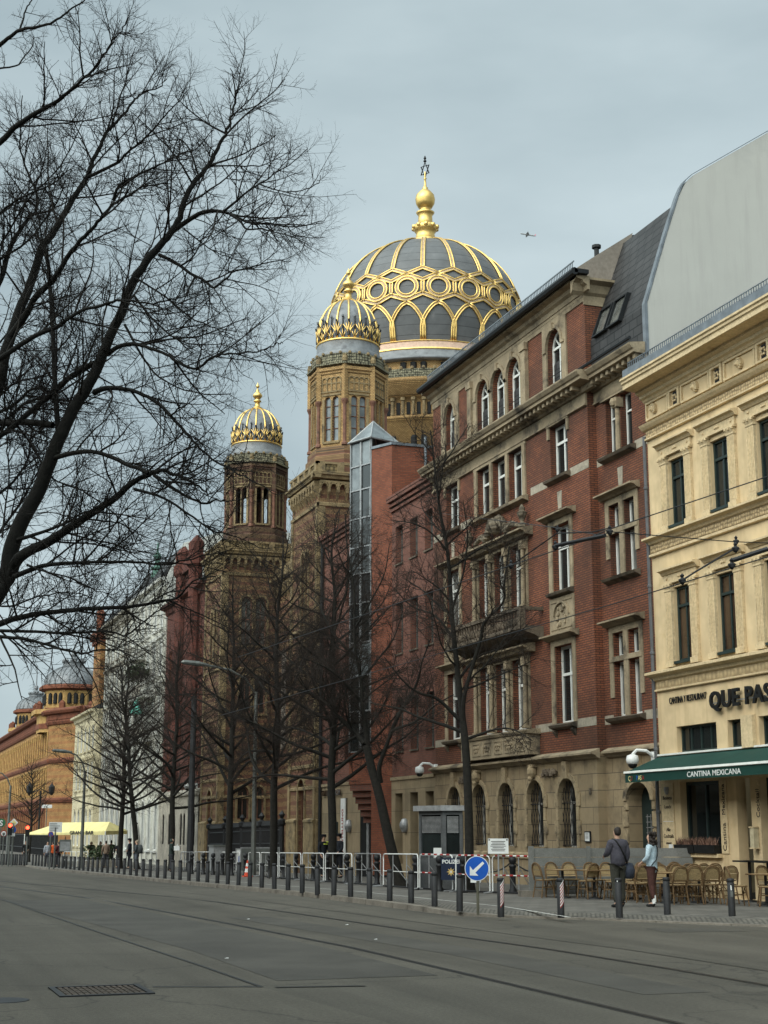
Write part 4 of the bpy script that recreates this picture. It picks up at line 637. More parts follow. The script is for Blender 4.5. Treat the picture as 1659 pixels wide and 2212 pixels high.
for a, c in singles:
    for z0, z1, zt in ((5.36, 7.95, 7.0), (9.8, 12.07, 11.3), (13.76, 15.62, 15.0)):
        g = window(bb, W, a, c, z0, z1, .27, 0, 'white', 'glass_curtain' if random.random() < .3 else 'glass', .095, 1, [zt])
        s = MB(); s.prof(W, a-.2, c+.2, [(-.002, z0-.2), (-.2, z0-.14), (-.24, z0-.06), (-.1, z0-.001), (.1, z0-.001), (.1, z0-.2)])
        if z0 < 6:
            for q in (a-.1, c-.05): s.prof(W, q, q+.15, [(-.002, z0-.45), (-.14, z0-.26), (-.14, z0-.2), (-.002, z0-.2)])
        s.build('sill', 'stone_dk', g); s = MB()
        if z0 < 13:
            t = z1+.02
            s.box(W, a-.22, a-.003, -.05, -.002, z0, z1+.2); s.box(W, c+.003, c+.26, -.05, -.002, z0, z1+.2); s.box(W, a-.003, c+.003, -.05, -.002, z1+.003, z1+.2)
            s.prof(W, a-.5, c+.52, [(-.002, t+.18), (-.12, t+.2), (-.2, t+.26), (-.36, t+.29), (-.36, t+.34), (-.05, t+.4), (-.002, t+.4)])
        else:
            s.prof(W, a-.12, c+.12, [(-.002, z1-.32), (-.1, z1-.3), (-.12, z1), (-.12, z1+.06), (-.002, z1+.06)]) if False else None
            s.box(W, a-.18, c+.18, -.08, -.002, z1+.003, z1+.12)
            for q in (a-.16, c+.003): s.box(W, q, q+.16, -.06, -.002, z1-.42, z1)
        s.build('surround', 'stone', g)
    s = MB(); s.box(W, a-.22, c+.26, -.05, -.002, 8.36, 9.58)
    s.box(W, a-.1, c+.14, -.075, -.05, 8.5, 8.56); s.box(W, a-.1, c+.14, -.075, -.05, 9.42, 9.48); ring(s, W, a+.15, c-.15, 8.95, .42, .06, -.12, -.05)
    for q in range(14): s.ball(W.P((a+c)/2+random.uniform(-.3, .3), -.06, random.uniform(8.6, 9.3)), random.uniform(.05, .1), 6)
    s.build('relief_panel', 'stone', bb)
for z0, z1, zt in ((5.36, 7.85, 6.95), (9.6, 12.0, 11.2), (13.66, 15.56, 14.95)):
    for i, (a, c) in enumerate(trip):
        g = window(bb, W, a, c, z0, z1, .27, 0, 'white', 'glass_curtain' if random.random() < .35 else 'glass', .095, 1, [zt])
        s = MB(); s.box(W, a+.01, c-.01, -.02, .3, z0-.05, z0+.003); s.build('sill', 'stone_dk', g)
    s = MB()
    for a, c in ((48.553, 48.777), (50.033, 50.257), (47.05, 47.297), (51.503, 51.75)):
        s.box(W, a, c, -.07, -.002, z0, z1)
        if z0 < 13:
            s.cyl(W.P((a+c)/2, -.16, z0+.1), W.P((a+c)/2, -.16, z1-.3), .085, .07, 10); s.box(W, a-.02, c+.02, -.26, -.07, z1-.3, z1); s.box(W, a-.01, c+.01, -.25, -.07, z0, z0+.1)
    s.box(W, 47.0, 51.8, -.07, -.002, z1+.002, z1+.14)
    if z0 < 13: s.prof(W, 46.6, 52.2, [(-.002, z1+.14), (-.3, z1+.16), (-.36, z1+.26), (-.52, z1+.3), (-.52, z1+.36), (-.1, z1+.46), (-.002, z1+.46)])
    else: s.prof(W, 46.9, 51.95, [(-.002, z0-.24), (-.24, z0-.16), (-.26, z0-.06), (-.02, z0-.001)])
    s.build('triple_surround', 'stone', bb)
# balconies and crest
s = MB(); s.prof(W, 45.9, 52.7, [(-.002, 8.3), (-.4, 8.5), (-.85, 8.62), (-.9, 8.66), (-.9, 8.78), (-.002, 8.78)]); s.box(W, 45.9, 52.7, -.88, -.7, 9.32, 9.44); s.box(W, 45.9, 46.15, -.88, -.7, 8.78, 9.32); s.box(W, 52.45, 52.7, -.88, -.7, 8.78, 9.32)
for i in range(26):
    u = 46.3+i*.24; s.lathe(W.P(u, -.79, 8.78), [(.03, 0), (.07, .12), (.075, .22), (.04, .36), (.06, .54)], 8)
s.box(W, 45.9, 46.06, -.7, -.002, 9.32, 9.44); s.box(W, 52.54, 52.7, -.7, -.002, 9.32, 9.44); s.build('balcony', 'stone_dk', bb)
s = MB(); s.box(W, 46.4, 52.4, -.45, -.002, 4.43, 5.12); s.prof(W, 46.3, 52.5, [(-.002, 5.12), (-.5, 5.14), (-.56, 5.24), (-.3, 5.3), (-.002, 5.3)])
for i in range(6):
    u = 46.55+i*.98; s.box(W, u+.1, u+.8, -.475, -.45, 4.55, 4.6); s.box(W, u+.1, u+.8, -.475, -.45, 4.98, 5.03); s.box(W, u+.1, u+.15, -.475, -.45, 4.6, 4.98); s.box(W, u+.75, u+.8, -.475, -.45, 4.6, 4.98)
    for k in range(5): s.ball(W.P(u+.28+k*.09, -.46, 4.79+.06*(-1)**k), .065, 6)
s.build('parapet_panel', 'stone', bb)
s = MB()
for sx in (-1, 1):
    for k in range(16):
        t = k/15; s.ball(W.P(49.4+sx*(.3+1.7*t), -.2, 12.5+.55*(1-t)*abs(cos(4*t))+.1), .2*(1-.55*t), 7)
    s.lathe(W.P(49.4+sx*2.45, -.25, 12.46), [(.14, 0), (.14, .12), (.06, .18), (.17, .42), (.19, .52), (.1, .58), (.12, .66), (.03, .82)], 10)
s.ball(W.P(49.4, -.2, 12.95), .32, 10); s.build('crest', 'stone_orn', bb)
# bay windows
for z0, z1, zt in ((13.75, 15.6, None), (9.78, 12.1, 11.22), (5.36, 7.98, 7.15)):
    for a, c in ((39.8, 40.5), (40.78, 41.48)):
        if zt: window(bb, WB, a, c, z0, zt-.08, .25, 0, 'white', 'glass_curtain', .08, 0); g = window(bb, WB, a, c, zt+.08, z1, .25, 0, 'white', 'glass', .08, 0)
        else: g = window(bb, WB, a-.02 if a < 40 else a, c if a < 40 else c+.02, z0, z1, .25, 0, 'white', 'glass', .06, 0, [15.0])
    s = MB(); s.prof(WB, 39.55, 41.75, [(-.002, z0-.22), (-.2, z0-.14), (-.26, z0-.06), (-.02, z0-.001)]); s.build('sill', 'stone_dk', g); s = MB()
    if zt:
        s.box(WB, 40.503, 40.777, -.05, .2, z0, z1); s.box(WB, 39.6, 41.68, -.065, -.002, zt-.078, zt+.078); s.box(WB, 39.57, 39.797, -.04, -.002, z0+.6, z1+.2); s.box(WB, 41.483, 41.71, -.04, -.002, z0+.6, z1+.2); s.box(WB, 39.797, 41.483, -.04, -.002, z1+.003, z1+.2)
        s.prof(WB, 39.42, 41.9, [(-.002, z1+.2), (-.12, z1+.22), (-.2, z1+.29), (-.36, z1+.32), (-.36, z1+.37), (-.002, z1+.44)])
    else: s.cyl(WB.P(40.64, -.03, z0), WB.P(40.64, -.03, z1-.4), .1, .085, 10); s.box(WB, 40.48, 40.8, -.16, .1, z1-.42, z1-.1); s.box(WB, 39.6, 41.7, -.1, -.002, z1+.01, z1+.1); s.ball(WB.P(40.64, -.15, z1-.25), .16, 8)
    s.build('surround', 'stone', g)
# main cornice
for W_, a, c in ((W, 42.2, 56.2), (WB, 38.45, 42.2)):
    s = MB()
    s.box(W_, a, c, -.06, -.002, 15.74, 16.1); s.prof(W_, a, c, [(-.002, 15.66), (-.1, 15.68), (-.1, 15.74), (-.002, 15.74)])
    s.prof(W_, a-(.7 if W_ is W else 0), c, [(-.002, 16.1), (-.14, 16.12), (-.18, 16.2), (-.2, 16.3), (-.6, 16.34), (-.6, 16.44), (-.66, 16.47), (-.74, 16.58), (-.74, 16.63), (-.002, 16.72)])
    cn = s.build('cornice', 'stone', bb); s = MB(); n = int((c-a)/.36)
    for i in range(n): u = a+.1+i*.36; s.box(W_, u, u+.15, -.5, -.2, 16.18, 16.33)
    s.build('dentils', 'stone', cn)
s = MB()
s.box(W, 42.2, 56.2, -.05, -.002, 19.46, 19.56); s.prof(W, 41.75, 56.3, [(-.002, 19.56), (-.08, 19.58), (-.1, 19.74), (-.22, 19.8), (-.28, 19.9), (-.5, 19.94), (-.5, 20.02), (-.002, 20.05)])
s.box(W, 42.2, 56.2, -.04, -.002, 19.3, 19.46); s.prof(cross(42.2), 21.5, 23.35, [(-.002, 19.5), (-.12, 19.6), (-.2, 19.85), (-.42, 19.94), (-.42, 20.02), (-.002, 20.05)]); s.box(cross(42.2), 21.96, 23.0, -.04, -.003, 19.18, 19.5)
for a, c, in ((43.53, 45.4), (53.3, 55.2), (46.68, 52.15)):
    ops = [(x, y_) for x, y_ in att if a < x < c]
    s.wall(street(21.94), a, c, 16.72, 19.3, [(x, y_, 16.73, 19.08, .62) for x, y_ in ops], .06)
    s.quad(*[W.P(a, d, z) for d, z in ((-.06, 16.72), (-.001, 16.72), (-.001, 19.3), (-.06, 19.3))]); s.quad(*[W.P(c, d, z) for d, z in ((-.06, 16.72), (-.001, 16.72), (-.001, 19.3), (-.06, 19.3))])
    for x, y_ in ops:
        ring(s, street(21.94), x+.0, y_-.0, 18.46, .62, .13, -.05, -.002); s.prof(street(21.94), (x+y_)/2-.08, (x+y_)/2+.08, [(-.12, 19.28), (-.08, 19.0), (-.002, 19.0), (-.002, 19.28)])
        for q in (x-.24, y_+.003): s.box(street(21.94), q, q+.237, -.05, -.003, 18.36, 18.46)
for q in (46.68, 51.78): s.box(street(21.94), q, q+.37, -.09, -.005, 16.73, 19.0); s.box(street(21.94), q-.04, q+.41, -.14, -.006, 19.0, 19.28)
s.build('attic_surrounds', 'stone', bb)
for a, c in att:
    g = window(bb, W, a, c, 16.73, 19.08, .24, .62, 'white', 'glass', .09, 1, [18.46], True); s = MB()
    for z in (17.15, 17.45): s.cyl(W.P(a, .05, z), W.P(c, .05, z), .015, n=5)
    s.build('rail', 'iron', g)
s = MB(); s.tube([W.P(41.6, -.62, 20.1), W.P(56.25, -.62, 20.1)], .13, 8); s.box(W, 41.6, 56.25, -.62, -.1, 20.053, 20.2); s.tube([WB.P(38.35, -.78, 16.73), WB.P(42, -.78, 16.73)], .06, 6); s.build('gutter', 'gutter', bb)
# roof: mansard profile, its near end closed by a rendered gable
prof_ = [(22.2, 16.64), (22.2, 17.9), (23.55, 21.58), (24.0, 21.93), (27.0, 22.7), (36, 22.7), (36, 16.64)]
r = MB(); n = len(prof_)
r.add([(x, 38.5, z) for x, z in prof_]+[(x, 56.2, z) for x, z in prof_], [(i, i+1, n+i+1, n+i) for i in range(n-1)])
rf = r.build('mansard_roof', 'slate', bb)
gp = [(22.2, 17.92), (22.68, 19.36), (23.05, 20.45), (23.5, 21.68), (23.66, 22.02), (23.8, 22.24), (24.1, 22.53), (25.34, 23.37), (27.01, 24.5), (29.0, 25.7), (31, 26), (36, 26)]
g = MB(); g.prism([(x, 38.38, z) for x, z in [(22.2, 5), (22.2, 16.3)]+gp+[(36, 5)]], (0, .13, 0)); g.build('gable_wall', 'grey_render', bb)
s = MB(); gq = [(22.2, 16.3)]+gp[:10]
for (x0, z0), (x1, z1) in zip(gq, gq[1:]): s.hexa([(x0-.1, 38.36, z0), (x0-.1, 38.54, z0), (x0-.003, 38.54, z0+.06), (x0-.003, 38.36, z0+.06), (x1-.1, 38.36, z1), (x1-.1, 38.54, z1), (x1-.003, 38.54, z1+.06), (x1-.003, 38.36, z1+.06)])
s.build('verge_flashing', 'zinc', bb)
ap_ = [(21.5, 20.2), (21.75, 20.44), (22.42, 20.92), (23.2, 21.47), (23.9, 21.98), (26, 22.5), (26, 20.2)]
r = MB(); r.prism([(x, 42.3, z) for x, z in ap_], (0, 13.87, 0)); r.build('attic_roof', 'slate', bb)
g = MB(); g.prism([(x, 42.16, z) for x, z in [(21.72, 20.06), (21.75, 20.46), (22.42, 20.95), (23.2, 21.5), (23.93, 22.02), (23.36, 20.22), (23.3, 20.06)]], (0, .13, 0)); g.build('attic_gable', 'brown_render', bb)
s = MB()
for i in range(110): u = 42.3+i*.125; s.box(W, u, u+.03, -.35, -.33, 20.3, 20.72)
s.box(W, 42.2, 56, -.355, -.325, 20.68, 20.72); s.build('snow_guard', 'zinc', bb)
s = MB(); s.cyl((23.6, 44.2, 21.6), (23.6, 44.2, 22.2), .09); s.cyl((23.6, 44.2, 22.2), (23.6, 44.2, 22.3), .17); s.build('vent_pipe', 'black', bb)
for a in (40.05, 41.05):
    sl = .367; f = lambda z: 22.2+(z-17.9)*sl
    s = MB(); s.quad((f(17.95)-.07, a, 17.95), (f(17.95)-.07, a+.75, 17.95), (f(18.85)-.07, a+.75, 18.85), (f(18.85)-.07, a, 18.85)); sk = s.build('skylight', 'glass_curtain', bb); s = MB()
    for p, q in (((a-.06, 17.9), (a, 18.9)), ((a+.75, 17.9), (a+.81, 18.9))): s.hexa([(f(p[1])-.16, p[0], p[1]), (f(p[1])-.16, q[0], p[1]), (f(p[1])+.02, q[0], p[1]), (f(p[1])+.02, p[0], p[1]), (f(q[1])-.16, p[0], q[1]), (f(q[1])-.16, q[0], q[1]), (f(q[1])+.02, q[0], q[1]), (f(q[1])+.02, p[0], q[1])])
    for z in (17.9, 18.86): s.hexa([(f(z)-.15, a, z), (f(z)-.15, a+.75, z), (f(z), a+.75, z), (f(z), a, z), (f(z)-.14, a, z+.05), (f(z)-.14, a+.75, z+.05), (f(z)+.02, a+.75, z+.05), (f(z)+.02, a, z+.05)])
    s.build('frame', 'gutter', sk)
s = MB(); s.box(Wg, 42.72, 43.1, -.05, -.003, 1.52, 1.86); nb = s.build('notice_board', 'black', bb); s = MB(); s.box(Wg, 42.76, 43.06, -.056, -.05, 1.56, 1.82); s.build('paper', 'sign_white', nb)
s = MB()
for z in (1.78, 1.74, 1.7, 1.66, 1.62): s.box(Wg, 42.8, 43.02, -.058, -.056, z, z+.014)
s.build('print_lines', 'black', nb)
s = MB(); s.box(Wg, 42.62, 42.75, -.03, -.003, 3.0, 3.2); s.build('house_number', 'stone_dk', bb)
for c in (45.5, 52.9):
    s = MB()
    for k in range(9): s.ball(Wg.P(c-.45+k*.11, -.1, 3.78+.07*sin(k*2.1)), random.uniform(.07, .12), 7)
    s.build('stone_carving', 'stone_dk', bb)
# ------------------------------------------------------------------ red brick annex with glazed stair tower
an = empty('brick_annex', (22, 61.4, 0), 'plain modern red brick block with a glazed stair tower under a glass pyramid', 'building')
W = street(22.0); b = MB()
ups = [(60.0, 60.92), (58.15, 59.08), (56.35, 57.28)]; h = []
for a, c in ups: h += [(a, c, 5.22, 7.47), (a, c, 9.44, 11.69), (a, c, 13.43, 15.14)]
b.wall(W, 56.2, 61.4, 4.1, 16.0, h, .4)
b.wall(W, 63.9, 72.0, 4.1, 16.2, [(65.6, 66.4, 12.6, 14.9), (69.2, 70.0, 12.6, 14.9), (67.4, 68.2, 12.6, 14.9), (69.2, 70, 8.6, 11), (67.4, 68.2, 8.6, 11), (69.2, 70, 5, 7.3), (67.4, 68.2, 5, 7.3)], .4)
b.build('wall', 'red2', an)
for a, c in ups:
    for z0, z1 in ((5.22, 7.47), (9.44, 11.69), (13.43, 15.14)):
        g = window(an, W, a, c, z0, z1, .32, 0, 'lamp_grey', 'glass_curtain', .06, 1); s = MB(); s.box(W, a-.05, c+.05, -.06, .2, z0-.07, z0+.003); s.build('sill', 'stone_dk', g)
for a, c, z0, z1 in [(65.6, 66.4, 12.6, 14.9), (69.2, 70.0, 12.6, 14.9), (67.4, 68.2, 12.6, 14.9), (69.2, 70, 8.6, 11), (67.4, 68.2, 8.6, 11), (69.2, 70, 5, 7.3), (67.4, 68.2, 5, 7.3)]: window(an, W, a, c, z0, z1, .32, 0, 'lamp_grey', 'glass', .06, 1)
b = MB(); h = [(a, c, .5, 3.45) for a, c in ups]
b.wall(street(21.96), 56.2, 61.4, -.9, 4.1, h, .5); b.wall(street(21.96), 64.4, 72.0, -.9, 4.1, [(67.55, 68.3, .3, 3.4)], .25)
b.box(W, 56.2, 61.4, -.1, -.042, 4.0, 4.14); b.box(W, 64.4, 72, -.1, -.042, 4.0, 4.14); b.quad((21.96, 61.4, -.9), (22.6, 61.4, -.9), (22.6, 61.4, 4.1), (21.96, 61.4, 4.1)); b.build('stone_base', 'sandpanel', an)
for a, c in ups: window(an, street(21.96), a, c, .5, 3.45, .45, 0, 'lamp_grey', 'dark', .05, 0, [2.4])
s = MB()
for u in (56.2, ):
    for z, d in ((15.9, .1), (16.1, .18), (16.3, .28)): s.box(W, 56.2, 61.4, -d, .2, z, z+.13); s.box(W, 64.0, 72.0, -d, .2, z+.2, z+.33)
s.box(W, 56.2, 61.4, -.3, .3, 16.45, 16.55); s.box(W, 64, 72, -.3, .3, 16.65, 16.75); s.build('cornice', 'red2', an)
s = MB(); s.prof(W, 56.2, 61.4, [(-.3, 16.55), (2.5, 17.6), (8, 18), (8, 16.5), (.0, 16.5)]); s.prof(W, 63.8, 72, [(-.3, 16.75), (2.5, 17.8), (8, 18), (8, 16.5), (0, 16.5)]); s.build('roof', 'red2', an)
# stair tower: brick flank and a glazed bay corbelled over the entrance
P0, P1, P2 = (22.0, 61.4), (21.42, 62.55), (20.85, 63.95)
Wt, l1 = seg(P0, P1, 1); Wg_, l2 = seg(P1, P2, 1)
b = MB(); b.wall(Wt, 0, l1, 0, 19.1); b.quad((22, 61.4, 0), (30, 61.4, 0), (30, 61.4, 19.1), (22, 61.4, 19.1)); b.quad((22, 61.4, 19.1), (30, 61.4, 19.1), (30, 66, 19.1), (21.4, 62.5, 19.1))
b.wall(Wg_, 0, l2, 3.9, 5.3)
b.build('stair_wall', 'red2y', an)
s = MB(); s.box(Wt, -.05, l1, -.06, .05, 19.1, 19.22); s.box(cross(61.4), 21.95, 30, -.06, .1, 19.1, 19.22); s.cyl((23.6, 61.3, 14), (23.6, 61.3, 19.6), .07); s.build('coping', 'zinc', an)
s = MB(); s.quad(Wg_.P(l2, 0, 5.3), (22.2, 64.5, 5.3), (22.2, 64.5, 19.7), Wg_.P(l2, 0, 19.7)); s.quad(Wg_.P(l2, 0, 3.9), (22.2, 64.5, 3.9), (22.2, 64.5, 5.3), Wg_.P(l2, 0, 5.3)); s.build('bay_side', 'red2', an)
zs = [5.3, 7.1, 8.7, 10.2, 12.0, 13.35, 14.6, 15.95, 17.3, 18.45, 19.65]
pane = ['glass', 'glass', 'glass_sky', 'glass', 'dark', 'glass', 'glass', 'glass', 'glass', 'glass_curtain']
for i, (z0, z1) in enumerate(zip(zs, zs[1:])):
    for k in (0, 1):
        b = MB(); b.quad(Wg_.P(l2*k/2, .03, z0), Wg_.P(l2*(k+1)/2, .03, z0), Wg_.P(l2*(k+1)/2, .03, z1), Wg_.P(l2*k/2, .03, z1)); g = b.build('glass_pane', 'glass_sky' if (i, k) in ((9, 0), (9, 1), (8, 1)) else pane[i], an)
        s = MB(); u0_, u1_ = l2*k/2, l2*(k+1)/2
        s.box(Wg_, u0_, u0_+.05, -.03, .028, z0, z1); s.box(Wg_, u1_-.05, u1_, -.03, .028, z0, z1); s.box(Wg_, u0_+.05, u1_-.05, -.03, .028, z0, z0+.06)
        if k == 0 and i % 2: s.box(Wg_, u0_+.1, u0_+.14, -.02, .028, z0+.06, z1)
        s.build('frame', 'steel', g)
b = MB(); q = [Wg_.P(-.05, -.1, 19.68), Wg_.P(l2+.05, -.1, 19.68), Wg_.P(l2+.05, 1.7, 19.68), Wg_.P(-.05, 1.7, 19.68)]; ap = Wg_.P(l2/2, .75, 20.75)
for i in range(4): b.poly([q[i], q[(i+1) % 4], ap])
py_ = b.build('glass_pyramid', 'glass_sky', an); s = MB()
for i in range(4): s.tube([q[i], ap], .035, 5); s.tube([q[i], q[(i+1) % 4]], .05, 5)
s.build('frame', 'steel', py_)
s = MB()
for i in range(6): s.box(Wg_, .02, l2-.02, .14+.16*i-.1, 1.2, 3.9-.28*(i+1), 3.9-.28*i)
s.build('corbel_steps', 'red2', an)
b = MB(); b.box(Wg_, -.6, l2+.5, 1.1, 1.2, -.3, 3.4); b.build('entrance_back', 'dark', an)
s = MB(); s.box(Wg_, .1, .2, .9, 1.0, 0, 2.3); s.box(Wg_, 1.2, 1.35, .9, 1.0, 0, 2.3); s.box(Wg_, .1, 1.35, .9, 1.0, 2.3, 2.5); s.box(Wg_, .68, .74, .9, 1.0, 0, 2.3); s.box(Wg_, .15, 1.3, .95, .97, 2.55, 3.1); s.build('entrance_frame', 'steel', an)
text('sign_lettering', 'CENTRUM JUDAICUM', .36, (21.85, 71.4, 3.56), T, 'glass_brown', an, .02, sx=.88, bold=.012)
q = MB(); q.box(W, 67.6, 68.25, -.16, -.1, .6, 3.38); pb = q.build('poster_board', 'sign_white', an)
text('lettering', 'AUSSTELLUNG', .36, (21.835, 67.82, .75), V, 'red_paint', pb, .002, sx=.9, bold=.01)
q = MB(); q.box(W, 69.0, 69.45, -.1, -.042, 1.5, 2.3); q.build('bronze_plaque', 'green_frame', an)
for u in (67.1, 59.55):
    q = MB(); q.lathe(W.P(u, -.12, 2.1), [(.001, -.3), (.12, -.26), (.2, -.1), (.22, 0), (.2, .1), (.12, .26), (.001, .3)], 12); q.build('wall_lamp', 'steel', an)
q = MB(); q.tube([W.P(71.75, -.12, 16.3), W.P(71.75, -.12, -.2)], .09, 8); q.build('downpipe', 'iron', an)

# ------------------------------------------------------------------ synagogue
sy = empty('synagogue', (24, 85.5, 0), 'domed synagogue of banded yellow brick with a large gold-ribbed dome and two tower domes', 'synagogue')
def dome_r(z): # main dome outline
    t = (z-34.45)/(5.35 if z > 34.45 else 9.5)
    return 6.28*math.sqrt(max(0, 1-t*t))
DC = (33.2, 86.0)
def dp(a, z, off=.0): r = dome_r(z)+off; return (DC[0]+r*cos(a), DC[1]+r*sin(a), z)
b = MB(); zz = [31.0+i*(39.72-31.0)/40 for i in range(41)]; b.lathe(DC, [(dome_r(z), z) for z in zz], 80); dm = b.build('main_dome', 'dome', sy, True)
# tracery: ribs above, diamonds, rings in hexagons, pointed arches below
cam_a = math.atan2(-DC[1], -DC[0]); n = 20; da = 2*pi/n; A0 = cam_a+R(7.3)
zR, zHt, zHu, zHl, zHb, zTop, zSp, zB = 34.63, 35.5, 35.06, 34.17, 33.78, 35.92, 32.5, 31.15
def path(pts, m_=8):
    o = []
    for (a, z), (c, d) in zip(pts, pts[1:]):
        for i in range(m_): o.append((a+(c-a)*i/m_, z+(d-z)*i/m_))
    return o+[pts[-1]]
bead = MB(); flat = MB()
def dbl(pts, wd, r=.05, close=False):
    """a gilded rib: two half-round beads on a flat band"""
    v = [Vector(dp(a, z, .02)) for a, z in pts]; N = len(v); Lf, Rt = [], []
    for i in range(N):
        d = (v[(i+1) % N]-v[i-1]) if close else v[min(i+1, N-1)]-v[max(i-1, 0)]
        nn = Vector((v[i].x-DC[0], v[i].y-DC[1], (v[i].z-34.0)*1.2)).normalized(); sd_ = d.normalized().cross(nn)
        Lf.append(v[i]+sd_*wd/2+nn*.05); Rt.append(v[i]-sd_*wd/2+nn*.05)
    bead.tube(Lf, r, 6, close=close); bead.tube(Rt, r, 6, close=close)
    for i in range(N if close else N-1): j = (i+1) % N; flat.quad(tuple(Lf[i]), tuple(Lf[j]), tuple(Rt[j]), tuple(Rt[i]))
for k in range(n):
    a = A0+k*da; h_ = da/2
    dbl(path([(a+h_, zTop), (a+h_, 39.45)], 14), .2)
    dbl(path([(a, zHt), (a+h_, zHu), (a+da, zHt)], 3), .2); dbl(path([(a, zHt), (a+h_, zTop), (a+da, zHt)], 3), .2)
    dbl(path([(a+h_, zHu), (a+h_, zHl)], 4), .18); dbl(path([(a, zHb), (a+h_, zHl), (a+da, zHb)], 3), .22)
    rr = [(a+.62/6.27*cos(t*2*pi/20), zR+.6*sin(t*2*pi/20)) for t in range(20)]; dbl(rr, .2, .055, True)
    for sg in (1, -1):
        ar = [(a+sg*h_*(1-.02), zSp-.0)]+[(a+sg*h_*(1-t)**.62*.98, zSp+(zHb-.16-zSp)*t**.9) for t in (.15, .3, .45, .6, .75, .88, 1)]
        dbl([(a+sg*h_*.93, zB)]+[(a+sg*h_*.94, zB+(zSp-zB)*t) for t in (.35, .7)]+ar, .16, .06)
bead.build('gilded_ribs', 'gold', dm, True); flat.build('rib_beds', 'gold_dk', dm)
b = MB(); b.lathe(DC, [(dome_r(39.4)+.05, 39.35), (1.15, 39.62), (.95, 39.85), (.8, 40.0), (.82, 40.2), (.68, 40.3), (.6, 40.75), (.72, 40.85), (.85, 41.1), (.72, 41.3), (.5, 41.35), (.46, 42.0), (.55, 42.1), (.62, 42.2), (.4, 42.3), (.3, 42.45), (.45, 42.55), (.62, 42.85), (.65, 43.1), (.66, 43.16), (.6, 43.45), (.35, 43.75), (.16, 43.9), (.2, 43.98), (.1, 44.05), (.06, 44.6), (.12, 44.66), (.05, 44.72), (.045, 45.1), (.04, 45.15)], 20)
for k in range(10): b.ball((DC[0]+.8*cos(k*pi/5), DC[1]+.8*sin(k*pi/5), 41.12), .17, 7)
b.build('finial', 'gold', dm, True)
b = MB(); t0 = Vector((cos(cam_a+1.0), sin(cam_a+1.0), 0)); t1 = Vector((0, 0, 1)); c_ = Vector((*DC, 45.28))
for s_ in (0, pi): 
    v = [tuple(c_+(t0*sin(s_+k*2*pi/3)*.36+t1*cos(s_+k*2*pi/3)*.58)) for k in range(3)]; b.tube(v, .05, 4, close=True)
b.lathe((*DC, 45.82), [(.03, 0), (.12, .1), (.04, .2), (.1, .3), (.02, .5)], 8); b.build('star_finial', 'iron', dm)
b = MB(); b.lathe(DC, [(dome_r(31.0)+.06, 31.22), (6.25, 31.12), (6.3, 30.95), (6.28, 30.72), (6.34, 30.66)], 80); b.build('base_ring', 'pinkring', sy, True)
b = MB(); b.lathe(DC, [(6.37, 30.98-.28), (6.42, 30.62), (6.36, 30.56)], 80); b.lathe(DC, [(6.27, 31.2), (6.34, 31.16), (6.27, 31.12)], 80); b.build('gilded_ring', 'gold', sy, True)
b = MB(); b.lathe(DC, [(6.36, 30.6), (6.45, 30.2), (6.7, 30.05), (6.7, 29.9), (6.2, 29.85)], 64); b.build('lead_skirt', 'dome_grey', sy, True)
b = MB(); b.lathe(DC, [(6.3, 29.95), (6.3, 29.2), (7.0, 29.12), (7.0, 28.62), (7.12, 28.55), (7.12, 28.4), (6.8, 28.2), (6.75, 27.6), (6.4, 27.55), (6.4, 26.4), (6.6, 26.35), (6.6, 26.2), (6.35, 26.1), (6.35, 16)], 64); dr = b.build('drum', 'ybrick', sy, True)
lt = MB(); lt.lathe(DC, [(7.03, 29.14), (7.03, 28.64)], 64); lt.build('lattice_parapet', 'lattice', sy)
b = MB(); dk = MB()
for k in range(64):
    a = k*2*pi/64; c_, s_ = cos(a), sin(a)
    b.ball((DC[0]+7.0*c_, DC[1]+7.0*s_, 29.2), .13, 6)
    if k % 4 != 1: dk.cyl((DC[0]+6.32*c_, DC[1]+6.32*s_, 29.3), (DC[0]+6.32*c_, DC[1]+6.32*s_, 29.75), .2, n=6)
    b.cyl((DC[0]+6.55*c_, DC[1]+6.55*s_, 26.4), (DC[0]+6.55*c_, DC[1]+6.55*s_, 27.25), .09, n=6); b.ball((DC[0]+6.55*c_, DC[1]+6.55*s_, 27.38), .17, 6)
    a += pi/64; dk.cyl((DC[0]+6.32*cos(a), DC[1]+6.32*sin(a), 26.45), (DC[0]+6.32*cos(a), DC[1]+6.32*sin(a), 27.2), .16, n=6)
    if k % 3: dk.cyl((DC[0]+6.28*c_, DC[1]+6.28*s_, 24.1), (DC[0]+6.28*c_, DC[1]+6.28*s_, 25.0), .2, n=8); dk.ball((DC[0]+6.28*c_, DC[1]+6.28*s_, 25.0), .21, 8)
b.build('arcade', 'syn_stone', sy); dk.build('dark_openings', 'dark', sy)
